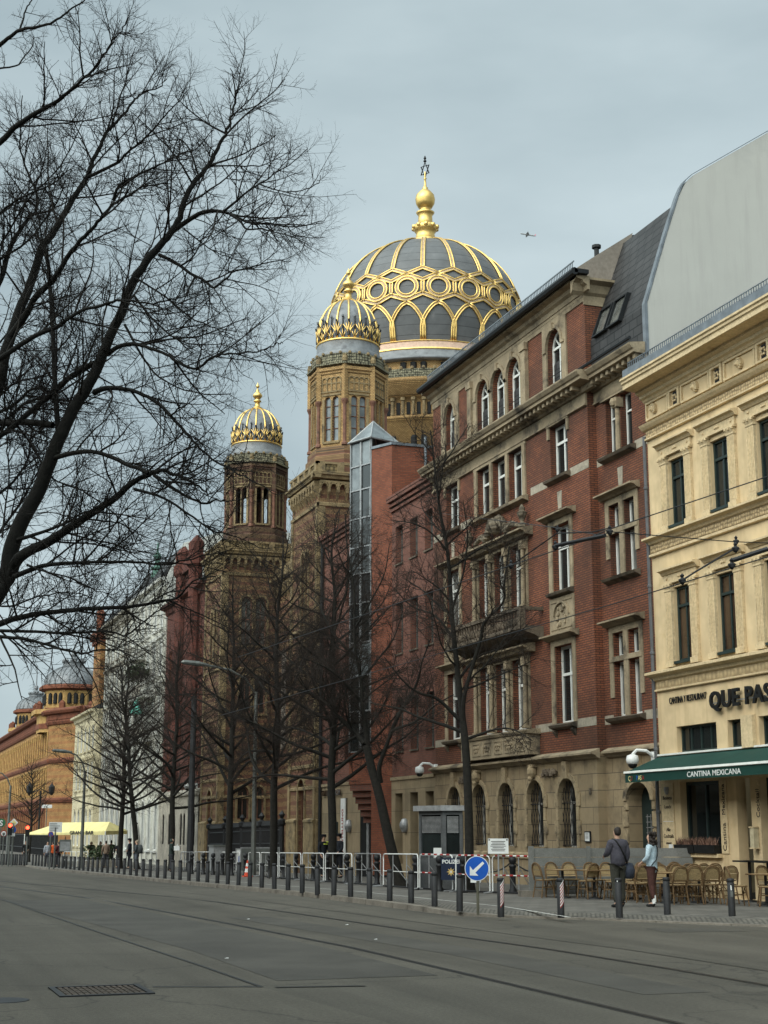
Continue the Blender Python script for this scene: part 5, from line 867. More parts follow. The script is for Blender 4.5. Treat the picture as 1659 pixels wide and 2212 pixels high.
def tower(cx, cy, glazed, bm='ybrick', bm2='sbrick'):
    """octagonal tower with ribbed dome; faces square to the street"""
    Rc = 2.06; f8 = pi/8; V8 = [(cx+Rc*cos(f8+k*pi/4), cy+Rc*sin(f8+k*pi/4)) for k in range(8)]
    o8 = lambda b, pr, mi=0: b.lathe((cx, cy), [(r, z) for r, z in pr], 8, mi, f8)
    b = MB(); o8(b, [(2.45, 20.0), (2.45, 20.9), (2.3, 20.95), (2.3, 21.4), (2.2, 21.5), (2.2, 21.85), (2.06, 21.95)])
    tw = b.build('tower', bm2, sy); bw_ = MB(); st = MB(); col_ = MB()
    for k in range(8):
        p, q = V8[k], V8[(k+1) % 8]; Wk, l = seg(q, p, 1); nx = ((p[0]+q[0])/2-cx, (p[1]+q[1])/2-cy)
        if nx[0]*Wk.n[0]+nx[1]*Wk.n[1] > 0: Wk = Wf(Wk.o, Wk.u, (-Wk.n[0], -Wk.n[1]))
        c = l/2; ops = [(c-.42, c-.06, 22.25, 24.72, .18), (c+.06, c+.42, 22.25, 24.72, .18)]
        bw_.wall(Wk, 0, l, 21.95, 26.42, ops, .22, 0)
        st.box(Wk, c-.56, c-.425, -.03, .1, 22.2, 24.6); st.box(Wk, c+.425, c+.56, -.03, .1, 22.2, 24.6); st.box(Wk, c-.04, c+.04, -.04, .1, 22.2, 24.5); st.box(Wk, c-.56, c+.56, -.06, -.002, 24.76, 24.86); st.box(Wk, c-.5, c+.5, -.08, .1, 22.1, 22.2)
        st.box(Wk, .1, l-.1, -.05, -.002, 24.95, 25.02); st.box(Wk, .1, l-.1, -.04, -.002, 25.42, 25.47)
        for i in range(5):
            u = c-.56+i*.28; st.box(Wk, u-.025, u+.025, -.045, -.002, 25.02, 25.7)
            if i < 4: ring(st, Wk, u+.04, u+.24, 25.66, .1, .05, -.06, -.002, n=5)
        if glazed:
            for a, d, z0, z1, r_ in ops: window(tw, Wk, a, d, z0, z1, .16, r_, 'syn_col', 'glass_sky' , .03, 0, [22.95, 23.6, 24.2], name='window')
        col_ = MB(); x, y = V8[k]; m_ = 1.0; X, Y = cx+(x-cx)*1.0, cy+(y-cy)*1.0
        col_.cyl((X, Y, 21.95), (X, Y, 24.2), .1, n=8); col_.lathe((X, Y, 24.2), [(.1, 0), (.19, .2), (.2, .28), (.17, .3)], 8); col_.lathe((X, Y, 21.95), [(.17, 0), (.17, .1), (.11, .2)], 8)
        bw_.lathe((X, Y, 24.5), [(.17, 0), (.17, 1.95)], 4, 0, f8+k*pi/4); col_.build('corner_column', 'syn_col', tw)
    o8(bw_, [(2.12, 26.0), (2.12, 26.12), (2.2, 26.16), (2.2, 26.3), (2.06, 26.42)])
    bw_.build('tower_shaft', bm, tw); st.build('tower_trim', 'syn_stone', tw)
    b = MB(); b.lathe((cx, cy), [(2.02, 26.4), (2.28, 26.46), (2.3, 26.56), (2.12, 26.62)], 8, 0, f8); b.lathe((cx, cy), [(2.0, 26.62), (2.0, 27.12)], 40); b.build('lattice_parapet', 'lattice', tw)
    b = MB(); 
    for k in range(8): x, y = V8[k]; b.lathe((cx+(x-cx)*1.02, cy+(y-cy)*1.02, 26.6), [(.14, 0), (.16, .2), (.12, .3), (.14, .38), (.02, .42)], 8)
    for k in range(24): b.ball((cx+2.01*cos(k*pi/12), cy+2.01*sin(k*pi/12), 27.14), .1, 6)
    b.build('parapet_crest', 'syn_stone', tw)
    b = MB(); b.lathe((cx, cy), [(1.95, 27.0), (2.0, 27.2), (1.82, 27.42), (1.75, 27.5), (1.73, 27.98), (1.6, 28.0)], 48); b.build('lead_drum', 'dome_grey', tw, True)
    rz = lambda z: 1.66*math.sqrt(max(0, 1-((z-28.75)/(2.02 if z > 28.75 else 3.2))**2))
    b = MB(); b.lathe((cx, cy), [(rz(28+i*.1375), 28+i*.1375) for i in range(21)], 48); td = b.build('tower_dome', 'dome_grey', tw, True)
    b = MB()
    for k in range(16):
        a = k*pi/8+.1; b.tube([(cx+(rz(z)+.02)*cos(a), cy+(rz(z)+.02)*sin(a), z) for z in np.linspace(28.9, 30.7, 12)], .06, 6)
        for dz, sc in ((0, 1), ):
            for t in (-.16, -.08, 0, .08, .16): b.tube([(cx+(rz(28.1)+.05)*cos(a), cy+(rz(28.1)+.05)*sin(a), 28.08), (cx+(rz(28.5)+.09)*cos(a+t*.4), cy+(rz(28.5)+.09)*sin(a+t*.4), 28.55), (cx+(rz(28.9)+.14)*cos(a+t*1.1), cy+(rz(28.9)+.14)*sin(a+t*1.1), 29.0-abs(t)*1.2)], [.045, .045, .022], 4)
            a2 = a+pi/16
            for t in (-.1, 0, .1): b.tube([(cx+(rz(28.1)+.05)*cos(a2), cy+(rz(28.1)+.05)*sin(a2), 28.08), (cx+(rz(28.5)+.1)*cos(a2+t), cy+(rz(28.5)+.1)*sin(a2+t), 28.55-abs(t)*1.2)], [.05, .02], 4)
    b.lathe((cx, cy), [(1.74, 27.96), (1.79, 28.02), (1.74, 28.08), (1.68, 28.1)], 48)
    b.build('gilded_ribs', 'gold', td, True)
    b = MB(); dk_ = MB()
    for k in range(16):
        a = k*pi/8+.1
        dk_.tube([(cx+(rz(28.4)+.06)*cos(a), cy+(rz(28.4)+.06)*sin(a), 28.2), (cx+(rz(28.9)+.06)*cos(a), cy+(rz(28.9)+.06)*sin(a), 28.85), (cx+(rz(29)+.16)*cos(a), cy+(rz(29)+.16)*sin(a), 29.12)], [.09, .08, .045], 5)
        a += pi/16; dk_.tube([(cx+(rz(28.3)+.02)*cos(a), cy+(rz(28.3)+.02)*sin(a), 28.15), (cx+(rz(28.6)+.04)*cos(a), cy+(rz(28.6)+.04)*sin(a), 28.75), (cx+(rz(29.2)+.06)*cos(a), cy+(rz(29.2)+.06)*sin(a), 29.3)], [.07, .05, .03], 5)
        b.ball((cx+(rz(29.2)+.1)*cos(a), cy+(rz(29.2)+.1)*sin(a), 29.32), .09, 6)
    dk_.build('leaf_band', 'iron', td); b.build('leaf_knobs', 'dome_grey', td)
    b = MB(); b.lathe((cx, cy), [(rz(30.62)+.05, 30.6), (.42, 30.72), (.34, 30.85), (.2, 30.95), (.16, 31.25), (.26, 31.3), (.28, 31.36), (.14, 31.44), (.2, 31.52), (.33, 31.68), (.34, 31.78), (.2, 31.95), (.09, 32.05), (.14, 32.12), (.05, 32.18), (.04, 32.3), (.12, 32.36), (.13, 32.46), (.04, 32.6), (.02, 32.7)], 14); b.build('finial', 'gold', td, True)
tower(24.05, 74.3, True); tower(24.72, 96.95, False, 'sbrick_shaded', 'sbrick_shaded')
def corbels(b, W, a, c, z, st=.46):
    """row of little arches on brackets under an eaves course"""
    n = max(2, int((c-a)/st)); w_ = (c-a)/n
    for i in range(n): 
        u = a+i*w_; b.box(W, u-.07 if i else u, u+.07, -.26, -.003, z+.12, z+.6); b.prof(W, u-.06 if i else u, u+.06, [(-.003, z-.25), (-.1, z-.1), (-.24, z+.12), (-.003, z+.12)])
        ring(b, W, u+.1, u+w_-.1, z+.4, .16, .06, -.26, -.003, n=6)
    b.box(W, a, c, -.26, -.003, z+.6, z+.72)
def block(X0, Y0, X1, Y1, zt, name, sw, cw):
    WS, WC = street(X0), cross(Y0); b = MB()
    b.wall(WS, Y0, Y1, -.9, zt, [h[:5] for h in sw], .4); b.wall(WC, X0, X1, -.9, zt, [h[:5] for h in cw], .4)
    b.quad((X0, Y1, 0), (X1, Y1, 0), (X1, Y1, zt), (X0, Y1, zt)); b.quad((X0, Y0, zt), (X1, Y0, zt), (X1, Y1, zt), (X0, Y1, zt))
    w_ = b.build(name, 'sbrick', sy); s = MB()
    for Wq, a, c in ((WS, Y0, Y1), (WC, X0, X1)):
        s.prof(Wq, a-.1, c, [(-.003, zt-2.4), (-.1, zt-2.36), (-.1, zt-2.2), (-.003, zt-2.14)])
        corbels(s, Wq, a, c, zt-1.75)
        s.prof(Wq, a-.45, c, [(-.003, zt-.95), (-.3, zt-.93), (-.36, zt-.8), (-.46, zt-.74), (-.46, zt-.64), (-.003, zt-.56)])
        s.box(Wq, a-.2, c, -.22, -.003, zt-.56, zt-.5); s.box(Wq, a-.2, c, -.2, -.003, zt-.12, zt)
        k = a
        while k < c-.3: s.box(Wq, k-.1, k+.28, -.2, -.003, zt-.5, zt-.12); k += 1.05
        for z in (3.9, 5.0, 12.2): s.prof(Wq, a-.06, c, [(-.003, z), (-.07, z+.03), (-.07, z+.16), (-.003, z+.2)])
        cut = sorted((h[0]-.15, h[1]+.15) for h in (sw if Wq is WS else cw) if h[2] < 2.3); ed = [a]+[q for t_ in cut for q in t_]+[c]
        for a_, c_ in zip(ed[::2], ed[1::2]): s.box(Wq, a_, c_, -.14, -.002, -.9, 2.3); s.prof(Wq, a_, c_, [(-.002, 2.3), (-.18, 2.3), (-.18, 2.4), (-.002, 2.5)])
        for k, q in enumerate((a, c-.35)):
            if Wq is WS or k == 0: s.box(Wq, q, q+.35, -.08, -.004, 2.5, zt-2.4)
    s.build('stone_trim', 'syn_stone', w_)
    o = MB()
    for Wq, a, c in ((WS, Y0, Y1), (WC, X0, X1)): o.box(Wq, a, c, -.13, -.004, zt-.5, zt-.12)
    o.build('parapet_panels', 'syn_orn', w_)
    for Wq, hs in ((WS, sw), (WC, cw)):
        for h in hs: window(w_, Wq, h[0], h[1], h[2], h[3], .2, h[4], 'syn_col', h[5], .07, 1 if h[5] != 'dark' else 0, h[6] if len(h) > 6 else ()); 
        for h in hs: t = MB(); ring(t, Wq, h[0], h[1], h[3]-h[4], h[4], .14, -.08, -.002); t.box(Wq, h[0]-.14, h[0]-.002, -.08, -.002, h[2], h[3]-h[4]); t.box(Wq, h[1]+.002, h[1]+.14, -.08, -.002, h[2], h[3]-h[4]); t.box(Wq, h[0]-.2, h[1]+.2, -.12, -.002, h[2]-.14, h[2]-.002); t.build('window_trim', 'syn_stone', w_)
block(21.8, 72.2, 26.3, 77.2, 20.85, 'tower_block', [(73.9, 74.42, 7.2, 16.4, .26, 'glass'), (74.6, 75.12, 7.2, 16.4, .26, 'glass'), (74.1, 75.3, .2, 4.5, .6, 'glass_brown')], [(24.6, 25.4, 12.6, 16.6, .4, 'glass')])
block(22.05, 94.7, 26.9, 99.8, 20.85, 'tower_block', [(96.2, 96.85, 12.7, 16.4, .3, 'glass'), (97.2, 97.85, 12.7, 16.4, .3, 'glass'), (96.5, 97.7, .2, 4.5, .6, 'glass_brown')], [(23.3, 24.05, 13.9, 17.1, .37, 'glass_curtain', (14.8, 15.6)), (24.28, 25.03, 13.9, 17.1, .37, 'glass_curtain', (14.8, 15.6)), (23.3, 24.05, 9.4, 11.9, .37, 'glass'), (24.28, 25.03, 9.4, 11.9, .37, 'glass'), (23.3, 24.05, 2.6, 4.7, .37, 'glass'), (24.3, 25.05, 2.6, 4.7, .37, 'glass')])
W = street(25.7); b = MB(); cw = [(79+i*2.6, 80.3+i*2.6, 7, 13.5, .6) for i in range(6)]
b.wall(W, 77.2, 94.7, -.9, 18.6, cw, .4); b.build('centre_front', 'sbrick', sy)
for h in cw: window(sy, W, *h[:4], .35, h[4], 'syn_col', 'glass', .08, 1, [10])
s = MB(); corbels(s, W, 77.2, 94.7, 17.1); s.prof(W, 77.2, 94.7, [(-.003, 17.9), (-.3, 17.92), (-.5, 18.1), (-.5, 18.25), (-.003, 18.4)]); s.box(W, 77.2, 94.7, -.12, -.003, 18.4, 19.0); s.build('stone_trim', 'syn_stone', sy)
b = MB(); b.prism([(25.75, 77.0, 18.6), (29.5, 77.0, 21.8), (40, 77.0, 21.8), (40, 77.0, -.9), (25.75, 77.0, -.9)], (0, 20, 0)); b.build('main_hall', 'brown_render', sy)
b = MB(); b.prism([(26.35, 72.1, 0), (44, 72.1, 0), (44, 72.1, 19.2), (26.35, 72.1, 19.2)], (0, 4.8, 0)); b.build('side_hall', 'sbrick', sy)
# iron fence in front of the synagogue
e = empty('iron_fence', (21.9, 77.4, ground(80)), 'dark iron railing with spiked finials in front of the synagogue', 'fence')
b = MB(); y = 77.5
while y < 94.5:
    z = ground(y); b.cyl((21.5, y, z), (21.5, y, z+2.35), .035, n=5); b.lathe((21.5, y, z+2.35), [(.03, 0), (.1, .12), (.02, .38)], 5); y += .19
b.build('pickets', 'iron', e); b = MB()
for dz in (.15, 1.5, 2.2): b.tube([(21.5, 77.5, ground(77.5)+dz), (21.5, 94.5, ground(94.5)+dz)], .045, 5)
b.build('rails', 'iron', e)
for y in (77.4, 81.6, 86, 90.3, 94.5):
    b = MB(); z = ground(y); b.lathe((21.5, y, z), [(.22, 0), (.22, .3), (.15, .35), (.13, 2.4), (.22, 2.5), (.24, 2.7), (.08, 2.8), (.18, 3.0), (.02, 3.2)], 8); b.build('post', 'iron', e)

# ------------------------------------------------------------------ buildings down the street
def rowhouse(name, loc, label, X, y0, y1, zt, wallm, trimm, cols_, rows, fr='white', pane='glass', roofh=2.2, roofm='slate', cat='building', gable=None):
    """street front with regular windows: cols_ centres, rows (z0, z1, width, rise)"""
    e = empty(name, loc, label, cat); W = street(X); b = MB(); hs = [(c-w_/2, c+w_/2, z0, z1, r_) for z0, z1, w_, r_ in rows for c in cols_]
    b.wall(W, y0, y1, -1.2, zt, hs, .1); b.quad((X, y0, -1), (X+14, y0, -1), (X+14, y0, zt), (X, y0, zt)); b.quad((X, y1, -1), (X+14, y1, -1), (X+14, y1, zt), (X, y1, zt)); b.build('wall', wallm, e); s = MB()
    for z0, z1, w_, r_ in rows:
        for c in cols_:
            window(e, W, c-w_/2, c+w_/2, z0, z1, .07, r_, fr, pane, .09, 1, [z0+(z1-z0)*.66] if not r_ else ())
            s.box(W, c-w_/2-.18, c-w_/2-.002, -.035, -.002, z0, z1-r_); s.box(W, c+w_/2+.002, c+w_/2+.18, -.035, -.002, z0, z1-r_)
            if r_: ring(s, W, c-w_/2, c+w_/2, z1-r_, r_, .18, -.035, -.002, n=6)
            else: s.prof(W, c-w_/2-.3, c+w_/2+.3, [(-.002, z1+.004), (-.1, z1+.05), (-.1, z1+.25), (-.3, z1+.3), (-.3, z1+.38), (-.002, z1+.45)])
            s.box(W, c-w_/2-.25, c+w_/2+.25, -.16, -.002, z0-.16, z0-.002)
    for z in sorted({r_[0]-.75 for r_ in rows if r_[0] > 3}): s.prof(W, y0, y1, [(-.002, z), (-.1, z+.04), (-.16, z+.16), (-.002, z+.24)])
    s.prof(W, y0, y1, [(-.002, zt-.7), (-.15, zt-.6), (-.2, zt-.3), (-.55, zt-.2), (-.6, zt), (-.002, zt+.05)]); s.build('trim', trimm, e)
    if roofh:
        r = MB(); r.prism([(X-.5, y0+.05, zt+.05), (X+1.2, y0+.05, zt+roofh), (X+9, y0+.05, zt+roofh+.6), (X+14, y0+.05, zt)], (0, y1-y0-.1, 0)); r.build('roof', roofm, e)
    return e
rb = rowhouse('gothic_building', (22, 100, 0), 'dark red brick building with slim turret shafts beside the far synagogue tower', 22.1, 99.9, 113.8, 18.9, 'turret_red', 'turret_red', [101.2, 104.0, 108.9, 111.8], [(12.6, 15.4, .9, .45), (9, 11.8, .9, .45), (5.6, 8, .9, .45)], 'terra', 'glass', 1.6)
b = MB()
for x_, y_ in ((21.9, 102.4), (21.9, 103.2), (21.9, 107.0), (21.9, 107.8)):
    b.lathe((x_, y_, 8), [(.35, 0), (.42, 1), (.42, 12.3), (.6, 12.5), (.6, 13.2), (.45, 13.3), (.5, 14.1), (.1, 14.6)], 8)
b.box(street(21.75), 102.3, 107.9, -.1, .2, 20.4, 21.2); b.box(street(21.75), 102.3, 103.3, 0, .25, 8.2, 20.4); b.box(street(21.75), 106.9, 107.9, 0, .25, 8.2, 20.4); b.box(street(21.95), 103.3, 106.9, 0, .1, 8.2, 20.4); b.build('turret', 'turret_red', rb)
b = MB(); b.wall(street(21.9), 99.9, 113.8, -1.2, 4.6, [(c-.35, c+.35, .9, 3.1, .35) for c in (101.2, 102.3, 104.4, 105.5, 108.6, 109.7, 111.9)], .4); b.prof(street(21.9), 99.9, 113.8, [(-.002, 4.2), (-.2, 4.3), (-.2, 4.5), (.2, 4.75)]); b.build('plaster_base', 'greyplaster', rb)
for c in (101.2, 102.3, 104.4, 105.5, 108.6, 109.7, 111.9): window(rb, street(21.9), c-.35, c+.35, .9, 3.1, .1, .35, 'iron', 'glass', .05, 0)
wb = rowhouse('white_apartment_building', (22, 114, 0), 'tall pale grey white apartment house with planted balconies and a dark roof', 22, 113.8, 129.5, 21.4, 'palewhite', 'white_old', [115.6, 118.2, 121, 123.8, 126.4, 128.5], [(17.6, 20, 1.1, 0), (13.9, 16.4, 1.1, 0), (10.1, 12.6, 1.1, 0), (6.4, 8.9, 1.1, 0), (.4, 4.2, 1.3, .65)], roofh=2.6)
b = MB(); b.prism([(22.0, 113.72, 18), (22.0, 113.72, 21.6), (23.2, 113.72, 24.2), (27, 113.72, 25.6), (36, 113.72, 25.6), (36, 113.72, 18)], (0, .06, 0)); b.build('gable_wall', 'white_old', wb)
for z, y_ in ((12.9, 119.5), (9.4, 119.5), (16.4, 124), (12.9, 124)):
    b = MB(); b.box(street(22), y_-1.7, y_+1.7, -1.2, -.003, z-.6, z-.4); q = b.build('balcony', 'white_old', wb); b = MB(); b.box(street(22), y_-1.7, y_+1.7, -1.2, -1.16, z-.4, z+.5); b.build('railing', 'greyplaster', q)
b = MB()
for k in range(900):
    a, r_ = random.uniform(0, 2*pi), random.random()**.5; p = Vector((20.9+.9*r_*cos(a), 119.5+1.8*r_*sin(a), 14.4+random.gauss(0, .55)*(1.2-r_))); q = Vector([random.gauss(0, .12) for _ in range(3)]); t = Vector([random.gauss(0, .12) for _ in range(3)]); b.poly([tuple(p), tuple(p+q), tuple(p+t)])
tag(b.build('balcony_shrub', 'leaf'), 'bushy dark evergreen growing on a balcony of the pale apartment house', 'shrub')
e = empty('balcony_parasol', (20.9, 119.4, 12.5), 'closed mint green parasol on a balcony of the pale apartment house', 'parasol'); b = MB(); b.lathe((20.9, 119.4, 10.2), [(.02, 2.0), (.3, 1.75), (.62, .9), (.55, .85)], 8); b.build('canopy', mat('mint', (.16, .5, .4), .8, .1), e); b = MB(); b.cyl((20.9, 119.4, 9.0), (20.9, 119.4, 12.2), .025); b.build('pole', 'steel', e)
b = MB(); b.lathe((22.6, 121.5, 22.6), [(.5, 0), (.4, .6), (.6, .8), (.25, 1.0), (.2, 1.6), (.4, 1.8), (.1, 2.2), (.06, 3.0)], 8); b.build('copper_finial', mat('verdigris', (.07, .14, .11), .7, .3), wb)
gb = rowhouse('grey_house', (22, 130, 0), 'narrow grey house left of the pale apartment house with the planted balconies', 22, 129.5, 144, 21.2, 'palewhite', 'greyplaster', [131, 133.6, 136.4, 139.2, 142], [(17.4, 20, 1.3, 0), (13.8, 16.4, 1.3, 0), (10.2, 12.8, 1.3, 0), (6.6, 9.2, 1.3, 0), (.4, 4.6, 1.6, .8)], roofh=2.4)
e = empty('brick_turret', (22.5, 146.5, 0), 'tall ochre and red brick turret standing left of the narrow grey house', 'turret'); b = MB(); b.abox(21.7, 25.2, 145.2, 149.5, -1, 20); b.build('shaft', 'post', e); b = MB(); b.abox(21.5, 25.4, 145.0, 149.7, 20, 20.5); b.abox(21.3, 25.6, 144.8, 149.9, 20.5, 21.2)
for x_ in (21.6, 23.4, 25): b.lathe((x_, 145.2, 21.2), [(.4, 0), (.4, 1.3), (.55, 1.5), (.2, 2.0)], 8)
b.build('crown', 'terra', e)
for z in (6, 10, 14): b = MB(); b.box(cross(145.2), 22.6, 24.2, -.05, -.004, z, z+2); b.build('window', 'glass', e)
cb = rowhouse('cream_house', (21.5, 144, 0), 'low cream house with arched ground floor behind the yellow parasol', 21.4, 144, 158.5, 13.4, 'cream', 'cream', [145.6, 148.2, 150.8, 153.4, 156], [(9.6, 12, 1.1, .4), (5.9, 8.4, 1.1, 0), (.4, 4, 1.3, .65)], roofh=1.0)
# domed corner building at the end of the street
pb = empty('domed_corner_building', (20.5, 173, 0), 'orange and red brick corner palace with two grey ribbed domes at street end', 'building')
W = street(20.5); Wc, lc = seg((20.5, 173), (23.2, 166.2), -1)
b = MB(); hs = []
cs = [175.4+i*2.35 for i in range(36)]
for c in cs: hs += [(c-.6, c+.6, 10.2, 13.2, .6), (c-.6, c+.6, 5.9, 9.0, .3), (c-.75, c+.75, .2, 4.4, .75)]
b.wall(W, 173, 262, -1.5, 14.2, hs, .5); b.wall(Wc, 0, lc, -1.5, 14.2, [], .5); b.wall(cross(166.2), 23.2, 50, -1.5, 14.2, [(25+i*2.6, 26.3+i*2.6, z, z+3, .6) for i in range(4) for z in (1, 5.8, 10)], .5)
b.build('wall', 'post', pb); s = MB(); g = MB()
for Wq, a, c in ((W, 172.8, 262), (Wc, 0, lc), (cross(166.2), 23.2, 50)):
    for z, d in ((4.9, .3), (9.3, .25), (13.6, .35)): s.prof(Wq, a, c, [(-.003, z), (-d*.6, z+.1), (-d, z+.35), (-d, z+.5), (-.003, z+.62)])
    s.box(Wq, a, c, -.25, -.003, 14.2, 14.75); s.prof(Wq, a, c, [(-.003, 14.75), (-.7, 14.85), (-.9, 15.1), (-.9, 15.25), (-.003, 15.5)])
    g.box(Wq, a, c, .12, .18, -1, 13.3)
yl = MB()
for c in cs:
    for q in (c-1.175, ):
        s.box(W, q-.22, q+.22, -.1, -.004, .0, 4.9); yl.cyl(W.P(q-.12, -.06, 5.9), W.P(q-.12, -.06, 9), .1, n=5); yl.cyl(W.P(q+.12, -.06, 10.2), W.P(q+.12, -.06, 13), .1, n=5)
    for z1, w_, r_ in ((13.2, .6, .6), (9.0, .6, .3), (4.4, .75, .75)): ring(s if z1 < 5 else yl, W, c-w_, c+w_, z1-r_, r_, .2, -.07, -.004, n=5)
yl.build('ochre_trim', 'terra_y', pb); s.build('terracotta_trim', 'terra', pb); g.build('windows', 'glass', pb)
def far_dome(cx, cy, r, zb, n_, sc):
    b = MB(); b.lathe((cx, cy), [(r*1.25, 13), (r*1.25, zb-3.6), (r*1.45, zb-3.5), (r*1.45, zb-3.0)], 8, 0, pi/8); b.lathe((cx, cy), [(r*1.02, zb-3.0), (r*1.02, zb-.7)], 8, 0, pi/8); d = b.build('dome_tower', 'terra_y', pb)
    s = MB(); s.lathe((cx, cy), [(r*1.04, zb-.75), (r*1.22, zb-.55), (r*1.22, zb-.2), (r*1.0, zb)], 8, 0, pi/8); s.lathe((cx, cy), [(r*1.04, zb-3.05), (r*1.12, zb-2.9), (r*1.04, zb-2.75)], 8, 0, pi/8)
    s.lathe((cx, cy), [(r*1.28, zb-5.2), (r*1.28, zb-4.6)], 8, 0, pi/8)
    for k in range(8): a = k*pi/4+pi/8; s.lathe((cx+r*1.3*cos(a), cy+r*1.3*sin(a), zb-3), [(.4, 0), (.4, .7), (.1, 1.0)], 5)
    s.build('trim', 'terra', d); k_ = MB()
    for k in range(8):
        a = k*pi/4
        for t in (-.17, 0, .17): x, y = cx+r*.945*cos(a)-sin(a)*r*t*1.3, cy+r*.945*sin(a)+cos(a)*r*t*1.3; k_.lathe((x, y, zb-2.3), [(.26, 0), (.26, .9), (.2, 1.15), (.02, 1.3)], 8)
    k_.build('openings', 'dark', d)
    b = MB(); b.lathe((cx, cy), [(r*1.02*cos(t*pi/2/8*.98)+.0, zb+r*.72*sin(t*pi/2/8*.98)) for t in range(9)], 40)
    for k in range(24): a = k*pi/12; b.tube([(cx+r*1.03*cos(t*pi/16)*cos(a), cy+r*1.03*cos(t*pi/16)*sin(a), zb+r*.73*sin(t*pi/16)) for t in range(8)], .05, 4)
    b.lathe((cx, cy, zb+r*.7), [(r*.36, 0), (r*.36, r*.12), (r*.42, r*.13)], 16)
    for k in range(16): a = k*pi/8; b.lathe((cx+r*.38*cos(a), cy+r*.38*sin(a), zb+r*.84), [(.12, 0), (.16, .2), (.02, .4)], 5)
    b.lathe((cx, cy, zb+r*.7), [(.3, 0), (.3, .6), (.5, .8), (.2, 1.1), (.34, 1.4), (.3, 1.7), (.1, 1.9), (.05, sc)], 10); b.build('dome', 'dome_grey', d)
far_dome(23.4, 177.2, 3.3, 18.6, 0, 2.6); far_dome(26.0, 240, 2.9, 20.6, 0, 5)
b = MB(); b.prism([(20.5, 176, 15.5), (24, 176, 17.2), (34, 176, 17.5), (34, 176, 14)], (0, 86, 0)); b.build('roof', 'dome_grey', pb)

# houses across the street, behind and left of the view
def facing_house(y0, y1, zt, wallm, label):
    X = -13.0; W = Wf((X, 0), (0, 1), (-1, 0)); e = empty('facing_house', (X, y0, 0), label, 'building'); n_ = int((y1-y0-1.5)/2.5); cs_ = [y0+1.6+i*(y1-y0-3.2)/max(1, n_-1) for i in range(n_)]
    hs = [(c-.55, c+.55, z, z+2, 0) for c in cs_ for z in (5.2, 9, 12.6)]+[(c-.8, c+.8, .5, 3.2, 0) for c in cs_[::2]]
    b = MB(); b.wall(W, y0, y1, -1, zt, hs, .3); b.quad((X, y0, -1), (X-12, y0, -1), (X-12, y0, zt), (X, y0, zt)); b.quad((X, y1, -1), (X-12, y1, -1), (X-12, y1, zt), (X, y1, zt)); b.build('wall', wallm, e)
    g = MB(); g.box(W, y0+.2, y1-.2, .25, .3, .3, zt-.5); g.build('windows', 'glass', e)
    s = MB()
    for z in (4.3, 8.2, zt-.6): s.prof(W, y0, y1, [(-.003, z), (-.2, z+.1), (-.3, z+.3), (-.003, z+.4)])
    s.build('cornice', wallm, e); r = MB(); r.prism([(X+.4, y0, zt), (X-2, y0, zt+2.6), (X-12, y0, zt+3), (X-12, y0, zt)], (0, y1-y0, 0)); r.build('roof', 'slate', e)
facing_house(-45, -8, 17.5, 'greyplaster', 'grey plaster house across the street, behind the camera'); facing_house(-8, 26, 17, 'cream', 'cream house across the street beside the large bare tree'); facing_house(26, 62, 18, 'red', 'brick house across the street from the brick building'); facing_house(62, 110, 17, 'greyplaster', 'long grey house across the street from the synagogue')
b = MB()
for a, c in zip(YS, YS[1:]): b.quad((-13.2, a, ground(a)), (-1.2, a, ground(a)), (-1.2, c, ground(c)), (-13.2, c, ground(c))); b.quad((-1.2, a, zr(a)-.02), (-1.2, a, ground(a)), (-1.2, c, ground(c)), (-1.2, c, zr(c)-.02))
tag(b.build('pavement', 'paving'), kind='structure')
# ------------------------------------------------------------------ trees
rng = np.random.default_rng(11)
class Tubes:
    def __init__(s): s.b = {}
    def add(s, P, r, k): s.b.setdefault((P.shape[1], k), []).append((P, r))
    def build(s, name, m, parent):
        V, Fq, off = [], [], 0; o = np.array(wl(parent))
        for (n, k), lst in s.b.items():
            P = np.concatenate([a for a, _ in lst])-o; r = np.concatenate([a for _, a in lst]); m_ = len(P)
            T = np.empty_like(P); T[:, 1:-1] = P[:, 2:]-P[:, :-2]; T[:, 0] = P[:, 1]-P[:, 0]; T[:, -1] = P[:, -1]-P[:, -2]
            T /= np.linalg.norm(T, axis=2, keepdims=True)+1e-9
            D = P[:, -1]-P[:, 0]; ref = np.eye(3)[np.argmin(np.abs(D), axis=1)][:, None, :]
            A = np.cross(T, ref); A /= np.linalg.norm(A, axis=2, keepdims=True)+1e-9; B = np.cross(T, A)
            th = 2*np.pi*np.arange(k)/k
            v = P[:, :, None, :]+r[:, :, None, None]*(np.cos(th)[None, None, :, None]*A[:, :, None, :]+np.sin(th)[None, None, :, None]*B[:, :, None, :])
            V.append(v.reshape(-1, 3)); i = np.arange(m_)[:, None, None]*n*k; j = np.arange(n-1)[None, :, None]*k; q = np.arange(k)[None, None, :]; q2 = (q+1) % k
            f = np.stack([i+j+q, i+j+q2, i+j+k+q2, i+j+k+q], axis=-1).reshape(-1, 4)+off; Fq.append(f); off += m_*n*k
        V = np.concatenate(V); Fq = np.concatenate(Fq); me = bpy.data.meshes.new(name)
        me.vertices.add(len(V)); me.vertices.foreach_set('co', V.ravel()); me.loops.add(Fq.size); me.loops.foreach_set('vertex_index', Fq.ravel().astype(np.int32))
        me.polygons.add(len(Fq)); me.polygons.foreach_set('loop_start', np.arange(0, Fq.size, 4, dtype=np.int32)); me.update(calc_edges=True); me.validate()
        return link(name, me, m, parent, True)
def nrm(a): return a/(np.linalg.norm(a, axis=-1, keepdims=True)+1e-9)
